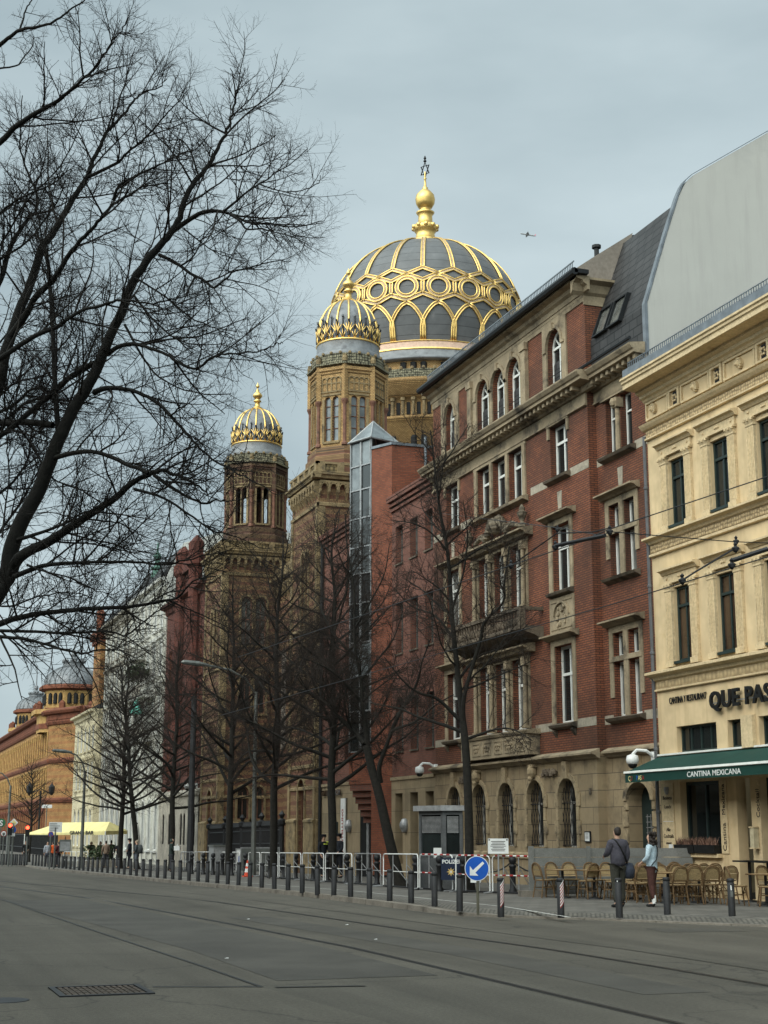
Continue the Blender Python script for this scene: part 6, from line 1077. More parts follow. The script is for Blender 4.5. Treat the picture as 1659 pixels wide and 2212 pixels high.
def sprout(P, r, k, t0, t1, a0, a1, L0, L1, n, rr, wig, up, tip=.25, taper=.5):
    """k side shoots on every path of P (m, N, 3)"""
    m, N, _ = P.shape
    t = t0+(t1-t0)*((np.arange(k)[None]+rng.uniform(0, 1, (m, k)))/k); x = t*(N-1); i = np.minimum(x.astype(int), N-2); f = (x-i)[..., None]
    idx = np.arange(m)[:, None]; p = P[idx, i]*(1-f)+P[idx, i+1]*f; tan = nrm(P[idx, i+1]-P[idx, i]); pr = (r[idx, i]*(1-f[..., 0])+r[idx, i+1]*f[..., 0])
    w_ = nrm(np.cross(tan, rng.normal(size=tan.shape))); a = np.radians(rng.uniform(a0, a1, (m, k)))[..., None]
    d = nrm(np.cos(a)*tan+np.sin(a)*w_+np.array([0, 0, up])).reshape(-1, 3); p = p.reshape(-1, 3); M_ = len(p)
    Ln = (rng.uniform(L0, L1, (m, k))*(1-taper*t)).reshape(-1); O = np.empty((M_, n, 3)); O[:, 0] = p; q = p
    for s_ in range(1, n):
        d = nrm(d+rng.normal(size=d.shape)*wig+np.array([0, 0, up*.5])); q = q+d*(Ln/(n-1))[:, None]; O[:, s_] = q
    r0 = np.minimum(rr, pr.reshape(-1)*.75)
    return O, r0[:, None]*(1-(1-tip)*np.linspace(0, 1, n)[None])
def smooth(pts, m_=3):
    a = np.array(pts, float); o = []
    for i in range(len(a)-1):
        p0, p1, p2, p3 = a[max(i-1, 0)], a[i], a[i+1], a[min(i+2, len(a)-1)]
        for t in np.arange(m_)/m_: o.append(.5*(2*p1+(p2-p0)*t+(2*p0-5*p1+4*p2-p3)*t*t+(3*p1-p0-3*p2+p3)*t**3))
    return np.array(o+[a[-1]])
def dress(crown, a, sb, L0, L1, k2, k3, Lt, rb, twl=.0035, wig=.22, up=.08, rtw=.0032):
    """branches, twigs and twiglets along one limb (points with radii)"""
    P, r = (a[None, :, :3], a[None, :, 3]) if not isinstance(a, tuple) else a
    ln = np.linalg.norm(np.diff(P, axis=1), axis=2).sum(1).mean(); k = max(2, int(ln/sb))
    B, rB = sprout(P, r, k, .12, 1, 35, 75, L0, L1, 7, rb, wig*.7, up, .35); crown.add(B, rB, 4)
    T, rT = sprout(B, rB, k2, .12, 1, 30, 65, Lt*.6, Lt*1.25, 5, twl, wig, up, .55, .45); crown.add(T, rT, 3)
    if k3:
        Q, rQ = sprout(T, rT, k3, .1, 1, 35, 70, Lt*.25, Lt*.55, 3, rtw, wig, up*.6, .6, .4); crown.add(Q, rQ, 3)
# the big tree whose limbs reach in from the left
e = empty('bare_tree', (-.3, 14.6, 0), 'large bare tree reaching in from the left edge against the sky', 'tree')
lb = Tubes(); cr = Tubes()
fork = np.array([-.3, 14.6, 3.2])
tr_ = smooth([(-.35, 14.6, -.1, .34), (-.33, 14.6, .3, .27), (-.3, 14.6, 1.8, .23), (-.25, 14.65, 3.2, .22), (-.1, 14.7, 3.9, .2)], 4); lb.add(tr_[None, :, :3], tr_[None, :, 3], 10)
LIMB_L = LIMBS[LIMB_L_INDEX]
for i, l_ in enumerate(LIMBS):
    l0_ = l_
    l_ = [tuple(p) for p in l_]
    x0 = l_[0]; k_r = .78 if x0[3] > .045 else .92; l_ = [(p[0], p[1], p[2], p[3]*k_r) for p in l_]
    if i == 0: l_ = [(-.2, 14.6, 2.9, .16)]+l_[1:]
    if i == 1: l_ = [(-.2, 14.65, 3.3, .15)]+l_[1:]
    if LIMBS[i] is LIMB_L: l_ = [(-.1, 14.4, 3.0, .12), (.35, 14.2, 3.35, .13)]+l_
    a = smooth(l_, 4); a[:, :3] += rng.normal(size=(len(a), 3))*.006*np.linspace(0, 1, len(a))[:, None]
    lb.add(a[None, :, :3], a[None, :, 3], 8 if a[0, 3] > .03 else 6)
    big = a[0, 3] > .05
    if i in (7, 8, 9): dress(cr, a, .2, .2, .5, 4, 3, .2, .005, .003, .13, .06, .0026); continue
    a2 = a[int(len(a)*.2):] if i in (0, 1) or l0_ is LIMB_L else a
    dress(cr, a2, .12, .3, .85, 8, 2, .24, .006, .0034, .09, .06, .0025)
    ln = np.linalg.norm(np.diff(a2[:, :3], axis=0), axis=1).sum(); k = int(ln/.3); Ls = min(1.9 if big else 1.25, .4*ln+.35)
    if k: B2, r2 = sprout(a2[None, :, :3], a2[None, :, 3], k, .08, .97, 30, 62, .45*Ls, Ls, 9, .011, .09, .07, .35, .55); cr.add(B2, r2, 5); dress(cr, (B2, r2), .13, .25, .7, 7, 2, .22, .0055, .0034, .09, .06, .0025)
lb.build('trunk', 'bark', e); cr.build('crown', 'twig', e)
def street_tree(name, base_, label, guides=None, H=14, seed=0, detail=1, spread=4.2, rt=.17, lean=(0, 0), fork=4.4):
    global rng
    rng = np.random.default_rng(seed); x, y = base_; z = ground(y)
    e = empty('bare_street_tree', (x, y, z), label, 'tree', 'bare trees along the pavement'); lb = Tubes(); cr = Tubes()
    limbs = []
    if guides:
        for i, g in enumerate(guides):
            a = smooth(g, 4)
            if i == 0: a[0, 3] *= 1.35
            lb.add(a[None, :, :3], a[None, :, 3], 10 if i == 0 else 7)
            if i: limbs.append(a)
        a = limbs[0]; a2 = limbs[1]
        for ld, kk in ((a, 12), (a2, 5)):
            Lb, rL = sprout(ld[None, :, :3], ld[None, :, 3], kk, .1, .9, 45, 75, 1.6, 3.4, 9, .035, .12, .05, .3, .5)
            for p, q in zip(Lb, rL): limbs.append(np.concatenate([p, q[:, None]], axis=1)); lb.add(p[None], q[None], 6)
    else:
        ld = [(x, y, z-.05, rt*1.4), (x+lean[0]*.1, y, z+.4, rt)]
        for i in range(1, 9):
            t = i/8; ld.append((x+lean[0]*t+rng.normal()*.12*t, y+lean[1]*t+rng.normal()*.12*t, z+.4+(H-.4)*t, rt*(1-t)**.75+.012))
        a = smooth(ld, 4); lb.add(a[None, :, :3], a[None, :, 3], 9)
        f0 = fork/H; nl = 38
        for i in range(nl):
            t = f0+(.93-f0)*((i+rng.uniform(0, .8))/nl); j = t*(len(a)-1); q = int(j); p0 = a[q]+(a[q+1]-a[q])*(j-q)
            az = i*2.4+rng.uniform(-.4, .4); el = R(rng.uniform(2, 32)+24*t); Ln = spread*1.35*(1-(t-f0)/(1-f0))**.8*rng.uniform(.7, 1.1)+.7; d = np.array([cos(az)*cos(el), sin(az)*cos(el), sin(el)])
            pts = [p0]; r0 = min(p0[3]*.55, .018+.016*Ln); p = p0[:3].copy()
            for s_ in range(1, 7): d = nrm(d+rng.normal(size=3)*.13+np.array([0, 0, .03])); p = p+d*Ln/6; pts.append(np.array([*p, r0*(1-s_/6)+.006]))
            pts[0] = np.array([*p0[:3], r0]); b_ = smooth(pts, 2); limbs.append(b_); lb.add(b_[None, :, :3], b_[None, :, 3], 6)
    for a in limbs: dress(cr, a, .19/detail, .7, 2.1, int(8*detail), int(4*detail), .55, .012, .0072, .11, .06, .0056)
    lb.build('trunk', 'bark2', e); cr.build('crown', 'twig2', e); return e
street_tree('a', TREES[0], 'tall bare street tree standing between the police booth and the blue arrow sign', GUIDE_A, seed=3, detail=1)
street_tree('b', TREES[1], 'bare street tree with a strongly leaning trunk in front of the red brick annex', GUIDE_B, seed=5, detail=1)
street_tree('c', TREES[2], 'straight bare street tree with the two police officers at its foot', seed=21, H=14.5, spread=4.3)
street_tree('d', TREES[3], 'bare street tree just right of the green lamp post, in front of the synagogue railing', seed=22, H=15, spread=4.4, fork=4.6)
street_tree('e', TREES[4], 'bare street tree left of the green lamp post, in front of the far synagogue tower', seed=23, H=14.5, spread=4.4, detail=.95, fork=4.6)
street_tree('f', (17.6, 87.2), 'bare street tree beside the thick catenary mast', seed=24, H=14.2, spread=4.4, detail=.9, fork=4.4)
street_tree('g', TREES[6], 'leaning bare tree, right one of the pair by the white facade', seed=25, H=13.5, lean=(-1.2, 3.2), spread=4.4, detail=.85, fork=4.2)
street_tree('h', TREES[7], 'upright bare tree, left one of the pair by the white facade', seed=26, H=14, spread=4.8, detail=.85, fork=4.2)
street_tree('i', TREES[8], 'slender young bare tree at the left by the traffic lights', seed=27, H=8.5, rt=.1, spread=1.8, detail=.5, fork=3.2)

# ------------------------------------------------------------------ bollards, barriers
def bollard_mesh(h=.82):
    b = MB(); b.lathe((0, 0), [(.075, 0), (.075, h-.09), (.068, h-.085), (.068, h-.075), (.078, h-.07), (.078, h-.02), (.06, h), (.001, h+.004)], 14); return b
proto = bollard_mesh().build('bollard', 'bollard', None, True)
tag(proto, 'plain dark steel bollard standing in the long kerb row', 'bollard', 'plain steel bollards along the kerb')
for i, (x, y) in enumerate(BOLLARDS):
    o = proto if i == 0 else copy_tree(proto); o.location = (x, y, ground(y)-.03); o.rotation_euler = (R(random.gauss(0, .5)), R(random.gauss(0, .5)), random.uniform(0, 6))
labels = ['bollard with red and white stripes right beside the blue arrow sign', 'bollard with red and white stripes standing alone in front of the left chairs', 'bollard in front of the man in the dark pullover', 'plain bollard just right of the woman in the pale jacket', 'bollard with stickers farthest right, in front of the bistro chairs']
for i, (x, y) in enumerate(BOLL_SP):
    o = copy_tree(proto); o.location = (x, y, ground(y)-.05); o.rotation_euler = (0, 0, 0); tag(o, labels[i], 'bollard', 'marked bollards at the crossing')
    z0 = ground(y)-.05; ca = math.atan2(-y, -x)
    if i < 2:
        b = MB(); r_ = .0785
        for k in range(7):
            for s_ in range(6):
                a, a2 = ca-.1+s_*.2, ca+.1+s_*.2-.0
                zz = .24+k*.068
                for mi, dz in ((1, 0), (0, .034)):
                    q = lambda t, h_: (x+r_*cos(t), y+r_*sin(t), z0+h_)
                    s0 = (s_)*.022; b.quad(q(a, zz+dz+s0-.05), q(a2, zz+dz+s0-.028), q(a2, zz+dz+s0+.006), q(a, zz+dz+s0-.016), mi)
        bb_ = b.build('warning_stripes', ['sign_white', 'red_paint'], None); bb_.parent = o; bb_.matrix_parent_inverse = Matrix.Translation((-x, -y, -z0))
    elif i in (2, 4):
        b = MB(); r_ = .0785
        for a, z1, z2, w_, mi in ([(ca-.4, .74, .77, .25, 0)] if i == 2 else [(ca-.1, .58, .68, .35, 0), (ca-.15, .44, .56, .7, 1), (ca+.1, .66, .7, .3, 2)]):
            for t in range(3): q = lambda t_, h_: (x+r_*cos(t_), y+r_*sin(t_), z0+h_); s0 = a+w_*t/3; s1 = a+w_*(t+1)/3; b.quad(q(s0, z1), q(s1, z1), q(s1, z2), q(s0, z2), mi)
        bb_ = b.build('stickers', ['sign_white', 'lamp_grey', 'black'], None); bb_.parent = o; bb_.matrix_parent_inverse = Matrix.Translation((-x, -y, -z0))
b = MB(); b.lathe((0, 0), [(.12, 0), (.12, .1), (.085, .14), (.085, .72), (.11, .75), (.11, .79), (.06, .82), (.07, .84), (.11, .9), (.115, .95), (.1, 1.01), (.06, 1.05), (.001, 1.06)], 12)
proto2 = b.build('ball_bollard', 'iron', None, True); tag(proto2, 'black iron bollard with a round ball top behind the crowd barriers', 'bollard', 'ball topped bollards behind the barriers')
for i, (x, y) in enumerate(BALLS): o = proto2 if i == 0 else copy_tree(proto2); o.location = (x, y, ground(y)-.02)
b = MB()
for p, q in ((BALLS[-1], (17.3, 41.6)), (BALLS[-1], (19.3, 39.5))):
    pts = [(p[0]+(q[0]-p[0])*t, p[1]+(q[1]-p[1])*t, .12+.9-1.3*t*(1-t)) for t in np.linspace(0, 1, 9)]; b.tube(pts, .022, 5)
tag(b.build('chain', 'iron'), 'drooping black chain slung from the ball topped bollard by the notice', 'chain')
def barrier(p, q, label, col='sign_white', stripes=False, mid=True):
    p = Vector((p[0], p[1], ground(p[1]))); q = Vector((q[0], q[1], ground(q[1]))); d = q-p; L_ = d.length
    e = empty('crowd_barrier', p, label, 'barrier', 'crowd barriers along the pavement'); n_ = Vector((d.y, -d.x, 0)).normalized(); P = lambda t, h, o=0: p+d*t+Vector((0, 0, h))+n_*o; c = .12/L_
    b = MB(); b.tube([P(.02, .05), P(.02, .95), P(.02+c*.3, 1.03), P(.02+c, 1.06), P(.98-c, 1.06), P(.98-c*.3, 1.03), P(.98, .95), P(.98, .05)], .019, 6); b.build('frame', col, e)
    for h_ in (.52,): b = MB(); b.tube([P(.02, h_), P(.98, h_)], .014, 6); b.build('rail', col, e)
    for t in (.3, .68): b = MB(); b.tube([P(t, .05), P(t, 1.06)], .017, 6); b.tube([P(t, .75), P(t+.06, .04, -.55)], .014, 5); b.build('brace', 'steel', e)
    for t in (.02, .98): b = MB(); b.tube([P(t, .03, -.4), P(t, .05), P(t, .03, .3)], .02, 5); b.build('foot', 'steel', e)
    b = MB(); b.tube([P(0, .05), P(1, .05)], .03, 5); b.build('base_rail', 'iron', e)
    if stripes:
        b = MB()
        for k in range(5):
            for h_ in (1.06, .52): t = .1+k*.18; b.tube([P(t, h_), P(t+.085, h_)], .027, 6)
        b.build('red_bands', 'red_paint', e)
    return e
bl = ['white crowd barrier beside the grey cabinet', 'white crowd barrier in front of the catenary side railing', 'white crowd barrier left of the traffic cone', 'white crowd barrier in front of the leaning boards', 'white crowd barrier just right of the traffic cone', 'white crowd barrier two frames left of the police officers', 'white crowd barrier next left of the police officers', 'white crowd barrier in front of the police officers', 'dull grey crowd barrier between the officers and the leaning tree', 'white crowd barrier at the foot of the leaning tree', 'red and white barrier in front of the police booth', 'red and white barrier behind the blue arrow sign', 'red and white barrier ending at the grey fence panel']
for i, (a, c, d, f) in enumerate(BARRIERS): barrier((a, c), (d, f), bl[i], 'steel' if i == 8 else 'sign_white', i >= 10)
bl = ['far white barrier left end below the yellow canopy', 'far white barrier beside the group of walkers', 'grey barrier behind the man with the backpack', 'grey barrier right of the green jacket walker', 'grey barrier nearest the thick catenary mast']
for i, (a, c, d, f) in enumerate(BARRIERS_FAR): barrier((a, c), (d, f), bl[i], 'sign_white' if i < 2 else 'steel')

# ------------------------------------------------------------------ signs and street furniture
def disc(b, c, r, n_, t=.02, k=28, mi=0, ir=0):
    """a round plate whose face looks along n_"""
    n_ = Vector(n_).normalized(); a = n_.cross(Vector((0, 0, 1))).normalized(); u = a.cross(n_); c = Vector(c)
    f = [tuple(c+a*(r*cos(2*pi*i/k))+u*(r*sin(2*pi*i/k))) for i in range(k)]; b.prism(f, tuple(-n_*t), mi)
toC = lambda x, y: Vector((-x, -y, 0)).normalized()
def facing(x, y): return math.degrees(math.atan2(-y, -x))+90
def place(b, o, n_, uv, lift, mi=0):
    """flat polygon on a sign face: uv in metres, right and up as read"""
    n_ = Vector(n_).normalized(); a = Vector((0, 0, 1)).cross(n_).normalized(); o = Vector(o)+n_*lift; b.prism([tuple(o+a*u+Vector((0, 0, v))) for u, v in uv], tuple(n_*.002), mi)
x, y = 13.08, 30.97; z = ground(y)-.06; n_ = toC(x, y); e = empty('direction_sign', (x, y, z), 'round blue traffic sign with a white arrow pointing down left', 'traffic sign')
b = MB(); b.cyl((x+.03, y+.04, z), (x+.03, y+.04, z+1.1), .032, n=8); b.build('post', mat('post_olive', (.09, .085, .06), .6, .2), e)
cz = z+1.0; o = Vector((x, y, cz)); b = MB(); disc(b, o, .27, n_, .015); q = b.build('plate', 'sign_white', e)
b = MB(); disc(b, o+n_*.004, .255, n_, .003); b.build('blue_face', 'sign_blue', q)
b = MB(); place(b, o, n_, [(.125, .15), (.165, .11), (-.035, -.09), (.03, -.155), (-.16, -.15), (-.155, .055), (-.088, -.038)], .006); b.build('arrow', 'sign_white', q)
x, y = MISC['notice']; z = ground(y); n_ = toC(x, y); e = empty('notice_sign', (x, y, z), 'white rectangular notice with lines of small print on a thin post', 'notice sign'); b = MB(); b.cyl((x, y, z), (x, y, z+1.4), .025); b.build('post', 'steel', e)
o = Vector((x, y, z+1.32))+n_*.04; b = MB(); place(b, o, n_, [(-.29, -.2), (.29, -.2), (.29, .22), (-.29, .22)], 0); q = b.build('plate', 'sign_white', e); b = MB()
for k in range(7): w_ = (.2, .17, .2, .22, .16, .2, .18)[k]; place(b, o, n_, [(-w_, .13-k*.043), (w_, .13-k*.043), (w_, .147-k*.043), (-w_, .147-k*.043)], .003)
for sx in (-.25, .25): place(b, o, n_, [(sx-.022, .165), (sx+.022, .165), (sx+.022, .2), (sx-.022, .2)], .003)
b.build('print_lines', 'hair_dk', q)
# police booth
x, y = 17.35, 43.6; z = ground(y); e = empty('police_booth', (x, y, z), 'grey metal police guard booth with large windows behind the barriers', 'guard booth')
A_, B_, C_ = (16.6, 43.9), (16.95, 42.75), (17.5, 42.5)
Wa, la = seg(A_, B_, -1); Wb, lb_ = seg(B_, C_, -1)
if Wa.n[0] < 0: Wa, Wb = Wf(Wa.o, Wa.u, (-Wa.n[0], -Wa.n[1])), Wf(Wb.o, Wb.u, (-Wb.n[0], -Wb.n[1]))
booth = mat('booth', (.085, .088, .09), .5, .15, 3, metal=.2, fine=20)
b = MB(); ce = (18.2, 44.0)
for Wq, l in ((Wa, la), (Wb, lb_)): b.wall(Wq, 0, l, z, z+2.36, [(.1, l-.1, z+1.05, z+2.24)], .08)
b.wall(Wf((17.5, 42.5), (.1, .995), (1, 0)), 0, 1.6, z, z+2.36, [(.2, 1.4, z+1.05, z+2.24)], .08); b.quad((16.6, 43.9, z), (18, 44.2, z), (18, 44.2, z+2.36), (16.6, 43.9, z+2.36)); b.build('shell', booth, e)
b = MB(); b.prism([(16.45, 43.95, z+2.36), (16.85, 42.65, z+2.36), (17.6, 42.35, z+2.36), (17.9, 44.3, z+2.36), (16.6, 44.4, z+2.36)], (0, 0, .16)); b.build('roof', 'steel', e)
for Wq, l in ((Wa, la), (Wb, lb_)):
    b = MB(); b.quad(Wq.P(.1, .06, z+1.05), Wq.P(l-.1, .06, z+1.05), Wq.P(l-.1, .06, z+2.24), Wq.P(.1, .06, z+2.24)); g = b.build('window', 'glass', e); b = MB()
    for k in range(14): b.box(Wq, .13, l-.13, .02, .05, z+1.7+k*.036, z+1.72+k*.036)
    b.build('blind', 'steel', g); b = MB(); b.box(Wq, .1, l-.1, -.03, .05, z+1.0, z+1.07); b.build('sill', 'steel', g)
# sign hung on the barrier
def board(x, y, z, w_, h, n_, name, label, cat, m_, lines=()):
    e = empty(name, (x, y, z), label, cat); b = MB(); place(b, (x, y, z), n_, [(-w_/2, 0), (w_/2, 0), (w_/2, h), (-w_/2, h)], 0); b.build('panel', m_, e); return e
n_ = toC(17, 41.3); x, y = 16.62, 41.3; z = ground(y); e = board(x, y, z+.35, .58, .62, n_, 'police_board', 'dark blue police board with a golden star badge hung on the barrier', 'sign', mat('navy', (.008, .014, .035), .4, .1))
text('lettering', 'POLIZEI', .15, (x+n_.x*.01, y+n_.y*.01, z+.82), RX(facing(x, y)), 'sign_white', e, .002, 'CENTER', bold=.004)
b = MB(); o = Vector((x, y, z+.58))
for k in range(8): a = k*pi/4; place(b, o, n_, [(.05*cos(a-.5), .05*sin(a-.5)), (.13*cos(a), .13*sin(a)), (.05*cos(a+.5), .05*sin(a+.5))], .004+.0003*k)
disc(b, o+n_*.009, .06, n_, .004); b.build('star_badge', 'gold', e); b = MB(); place(b, o, n_, [(-.02, -.03), (.02, -.03), (.02, .03), (-.02, .03)], .01); b.build('badge_centre', 'sign_white', e)
x, y = 17.0, 40.35; z = ground(y); n_ = toC(x, y); e = board(x, y, z+.3, .3, .42, n_, 'entrance_notice', 'small white entrance notice with an arrow hung on the red and white barrier', 'sign', 'sign_white'); text('lettering', 'ENTRANCE', .06, (x+n_.x*.01, y+n_.y*.01, z+.6), RX(facing(x, y)), 'black', e, .001, 'CENTER')
b = MB(); place(b, (x, y, z+.48), n_, [(.1, -.012), (.1, .012), (-.04, .012), (-.04, .04), (-.12, 0), (-.04, -.04), (-.04, -.012)], .003); b.build('arrow', 'black', e)
x, y = 16.75, 42.7; n_ = toC(x, y); board(x, y, ground(y)+.95, .24, .3, n_, 'paper_notice', 'white paper sheet taped to the side of the guard booth', 'notice', 'sign_white')
# fence panels by the cafe
e = empty('fence_panel', (17.6, 37.7, .12), 'grey timber screen of wide horizontal boards beside the cafe chairs', 'fence'); Wq, l = seg((17.55, 37.9), (20.9, 37.2), -1)
if Wq.n[1] < 0: Wq = Wf(Wq.o, Wq.u, (-Wq.n[0], -Wq.n[1]))
fm = mat('fence_grey', (.135, .135, .125), .8, .2, 2, fine=30)
b = MB()
for k in range(5): b.box(Wq, .14, l, 0, .04, .17+k*.25, .17+k*.25+.237)
b.build('boards', fm, e); b = MB(); b.box(Wq, 0, .14, -.03, .07, .12, 1.46); b.build('post', fm, e); b = MB(); b.box(Wq, 1.62, 1.74, -.03, .0, .3, 1.46); b.build('post', fm, e); b = MB(); b.box(Wq, -.25, .4, -.2, .3, .12, .28); b.build('foot', 'kerb', e)
Wq, l = seg((20.9, 37.2), (21.9, 36.6), -1); b = MB(); [b.box(Wq, 0, l, 0, .04, .17+k*.25, .17+k*.25+.237) for k in range(5)]; b.build('boards', fm, e)
# cameras on the walls
def cctv(x, y, z, label, dirx=-1):
    e = empty('surveillance_camera', (x, y, z), label, 'camera', 'white dome cameras on the facades'); b = MB(); b.tube([(x, y, z), (x-.25, y, z+.16), (x-.5, y+.1, z+.18), (x-.62, y+.15, z+.05)], .05, 7); b.box(street(x), y-.12, y+.12, -.03, .06, z-.16, z+.14); b.build('arm', 'sign_white', e)
    b = MB(); b.lathe((x-.62, y+.15, z-.3), [(.1, .06), (.17, .1), (.19, .2), (.16, .32), (.05, .36)], 14); b.build('housing', 'sign_white', e, True); b = MB(); b.lathe((x-.62, y+.15, z-.3), [(.001, -.06), (.08, -.04), (.13, .02), (.13, .1)], 12); b.build('lens_dome', 'black', e, True)
cctv(21.95, 38.6, 4.0, 'white dome camera above the brick building door, beside the green awning'); cctv(21.9, 56.0, 4.35, 'white dome camera at the joint of the brick annex and stone base'); cctv(21.8, 100.2, 4.9, 'white dome camera by the thick catenary mast')
# lamp posts and mast
def lamp(x, y, h, arm, label, m_='lamp_grey'):
    z = ground(y); e = empty('street_lamp', (x, y, z), label, 'street lamp', 'grey street lamps with curved arms'); b = MB(); b.tube([(x, y, z), (x, y, z+2), (x, y, z+h-1.2)], [.13, .11, .08], 8); b.build('pole', m_, e); b = MB(); b.tube([(x, y, z+h-1.3), (x-.2*arm, y, z+h-.6), (x-.5*arm, y, z+h-.2), (x-arm, y, z+h)], .05, 6); b.build('arm', m_, e); b = MB(); b.tube([(x-arm+.3, y, z+h-.03), (x-arm-.2, y, z+h+.03), (x-arm-.9, y, z+h+.08), (x-arm-1.0, y, z+h+.07)], [.06, .12, .1, .03], 8); b.build('lamp_head', 'lamp_grey', e)
lamp(17.43, 67.56, 9.6, 2.6, 'tall green grey street lamp in front of the synagogue railing'); lamp(14.25, 100, 7.5, 1.2, 'street lamp pole in front of the yellow canopy'); lamp(12.2, 128.4, 7.4, 1.5, 'street lamp with curved arm at the far left')
x, y = 17.9, 83.5; z = ground(y); e = empty('catenary_mast', (x, y, z), 'thick dark grey catenary mast left of the synagogue', 'mast'); b = MB(); b.tube([(x, y, z), (x, y, z+1.2), (x, y, z+9.6)], [.22, .2, .15], 10); b.build('pole', 'bollard', e); b = MB(); b.cyl((x, y, z+9.6), (x, y, z+9.75), .17); b.cyl((x-.1, y, z+8.8), (x+.1, y, z+8.8), .22); b.build('collar', 'iron', e)
x, y = MISC['box']; y -= 1; z = ground(y); e = empty('switch_cabinet', (x, y, z), 'pale grey electrical cabinet behind the barriers', 'cabinet'); b = MB(); b.abox(x-.1, x+.6, y-.6, y+.6, z+.1, z+1.35); b.build('case', 'steel', e); b = MB(); b.abox(x-.15, x+.65, y-.65, y+.65, z+1.35, z+1.42); b.abox(x-.05, x+.55, y-.55, y+.55, z, z+.1); b.build('cap', 'lamp_grey', e)
x, y = 16.9, 66.5; z = ground(y); e = empty('traffic_cone', (x, y, z), 'orange red traffic cone with white bands', 'traffic cone'); b = MB(); b.abox(x-.2, x+.2, y-.2, y+.2, z, z+.05); b.lathe((x, y, z), [(.15, .05), (.035, .72), (.001, .73)], 14); b.build('body', mat('cone', (.5, .06, .025), .6, .1), e); b = MB(); b.lathe((x, y, z), [(.128, .2), (.102, .36)], 14); b.lathe((x, y, z), [(.083, .46), (.062, .6)], 14); b.build('white_bands', 'sign_white', e)
for (x, y), w_, h, l_, m_ in ((MISC['aboard'], .7, 1.25, 'white placard leaning behind the barrier left of the cone', 'sign_white'), (MISC['board2'], 1.9, 1.3, 'wide grey framed board behind the barrier right of the cone', 'lamp_grey')):
    n_ = toC(x, y); z = ground(y); e = empty('placard', (x, y, z), l_, 'board'); b = MB(); place(b, (x, y, z+.2), n_, [(-w_/2, 0), (w_/2, 0), (w_/2, h-.2), (-w_/2, h-.2)], 0); b.build('panel', m_, e); b = MB(); place(b, (x, y, z), n_, [(-w_/2, 0), (-w_/2+.05, 0), (-w_/2+.05, h), (-w_/2, h)], .006); place(b, (x, y, z), n_, [(w_/2-.05, 0), (w_/2, 0), (w_/2, h), (w_/2-.05, h)], .006); place(b, (x, y, z+h-.06), n_, [(-w_/2+.05, 0), (w_/2-.05, 0), (w_/2-.05, .06), (-w_/2+.05, .06)], .006); b.build('frame', 'steel', e)
    if w_ < 1: b = MB(); place(b, (x, y, z+.5), n_, [(-.2, 0), (.15, 0), (.2, .3), (-.05, .5), (-.2, .35)], .004); b.build('picture', 'sign_blue', e)
# ------------------------------------------------------------------ bistro chairs and tables
def make_chair(label):
    e = empty('bistro_chair', (0, 0, 0), label, 'chair', 'rattan bistro chairs outside the restaurant')
    b = MB(); pts = [(.21*cos(a), .2*sin(a)) for a in np.linspace(0, 2*pi, 18, endpoint=False)]
    b.prism([(x*(1.05 if y > 0 else 1), y, .44) for x, y in pts], (0, 0, .035)); st_ = b.build('seat', 'weave', e)
    b = MB(); b.tube([(x*1.06, y*1.06, .455) for x, y in pts], .018, 5, close=True); b.build('seat_rim', 'rattan', st_)
    arcp = [(-.2, -.17, .45), (-.205, -.21, .6), (-.2, -.245, .74), (-.15, -.27, .85), (-.08, -.28, .895), (0, -.283, .905), (.08, -.28, .895), (.15, -.27, .85), (.2, -.245, .74), (.205, -.21, .6), (.2, -.17, .45)]
    b = MB(); m_ = len(arcp)//2
    for i in range(m_):
        (x0, y0, z0), (x1, y1, z1) = arcp[i], arcp[i+1]; k = .86
        if i > 0 or True: b.quad((x0*k, y0-.03*0, max(z0, .56)*1.0-.012), (-x0*k, y0, max(z0, .56)-.012), (-x1*k, y1, max(z1, .58)-.02), (x1*k, y1, max(z1, .58)-.02))
    bk = b.build('backrest', 'weave', e); b = MB(); b.tube(arcp, .02, 6); b.tube([(x*.86, y+.002, z-.035) for x, y, z in arcp[1:-1]], .009, 5); b.tube([(-.18, -.205, .57), (.18, -.205, .57)], .012, 5); b.build('back_frame', 'rattan', bk)
    for sx in (-1, 1):
        b = MB(); b.tube([(sx*.16, .15, .45), (sx*.19, .2, 0)], .017, 6); b.build('leg', 'rattan', e)
        b = MB(); b.tube([(sx*.17, -.15, .46), (sx*.2, -.23, 0)], .017, 6); b.build('leg', 'rattan', e)
    b = MB()
    for p, q in (((-.17, .17, .26), (-.185, -.19, .26)), ((.17, .17, .26), (.185, -.19, .26)), ((-.17, .17, .3), (.17, .17, .3)), ((-.18, -.19, .2), (.18, -.19, .2)), ((-.17, .17, .2), (.0, .16, .42)), ((.17, .17, .2), (0, .16, .42))): b.tube([p, q], .011, 5)
    b.build('stretcher', 'rattan', e); return e
def make_table(label):
    e = empty('bistro_table', (0, 0, 0), label, 'table', 'small tables outside the restaurant'); b = MB(); b.abox(-.33, .33, -.33, .33, .715, .74); tp = b.build('table_top', 'tabletop', e); b = MB(); b.tube([(-.335, -.335, .727), (.335, -.335, .727), (.335, .335, .727), (-.335, .335, .727)], .015, 4, close=True); b.build('edge', 'rattan', tp)
    b = MB(); b.cyl((0, 0, .04), (0, 0, .72), .035, n=8); b.build('column', 'iron', e); b = MB(); b.lathe((0, 0), [(.001, .05), (.05, .06), (.2, .03), (.22, 0)], 12); b.build('foot', 'iron', e); return e
CH_L = 'woven rattan bistro chair in the seating between the grey screen and the right edge'
ch0 = make_chair(CH_L); used = [0]; tb0 = make_table('small square bistro table with wooden top among the rattan chairs'); tused = [0]
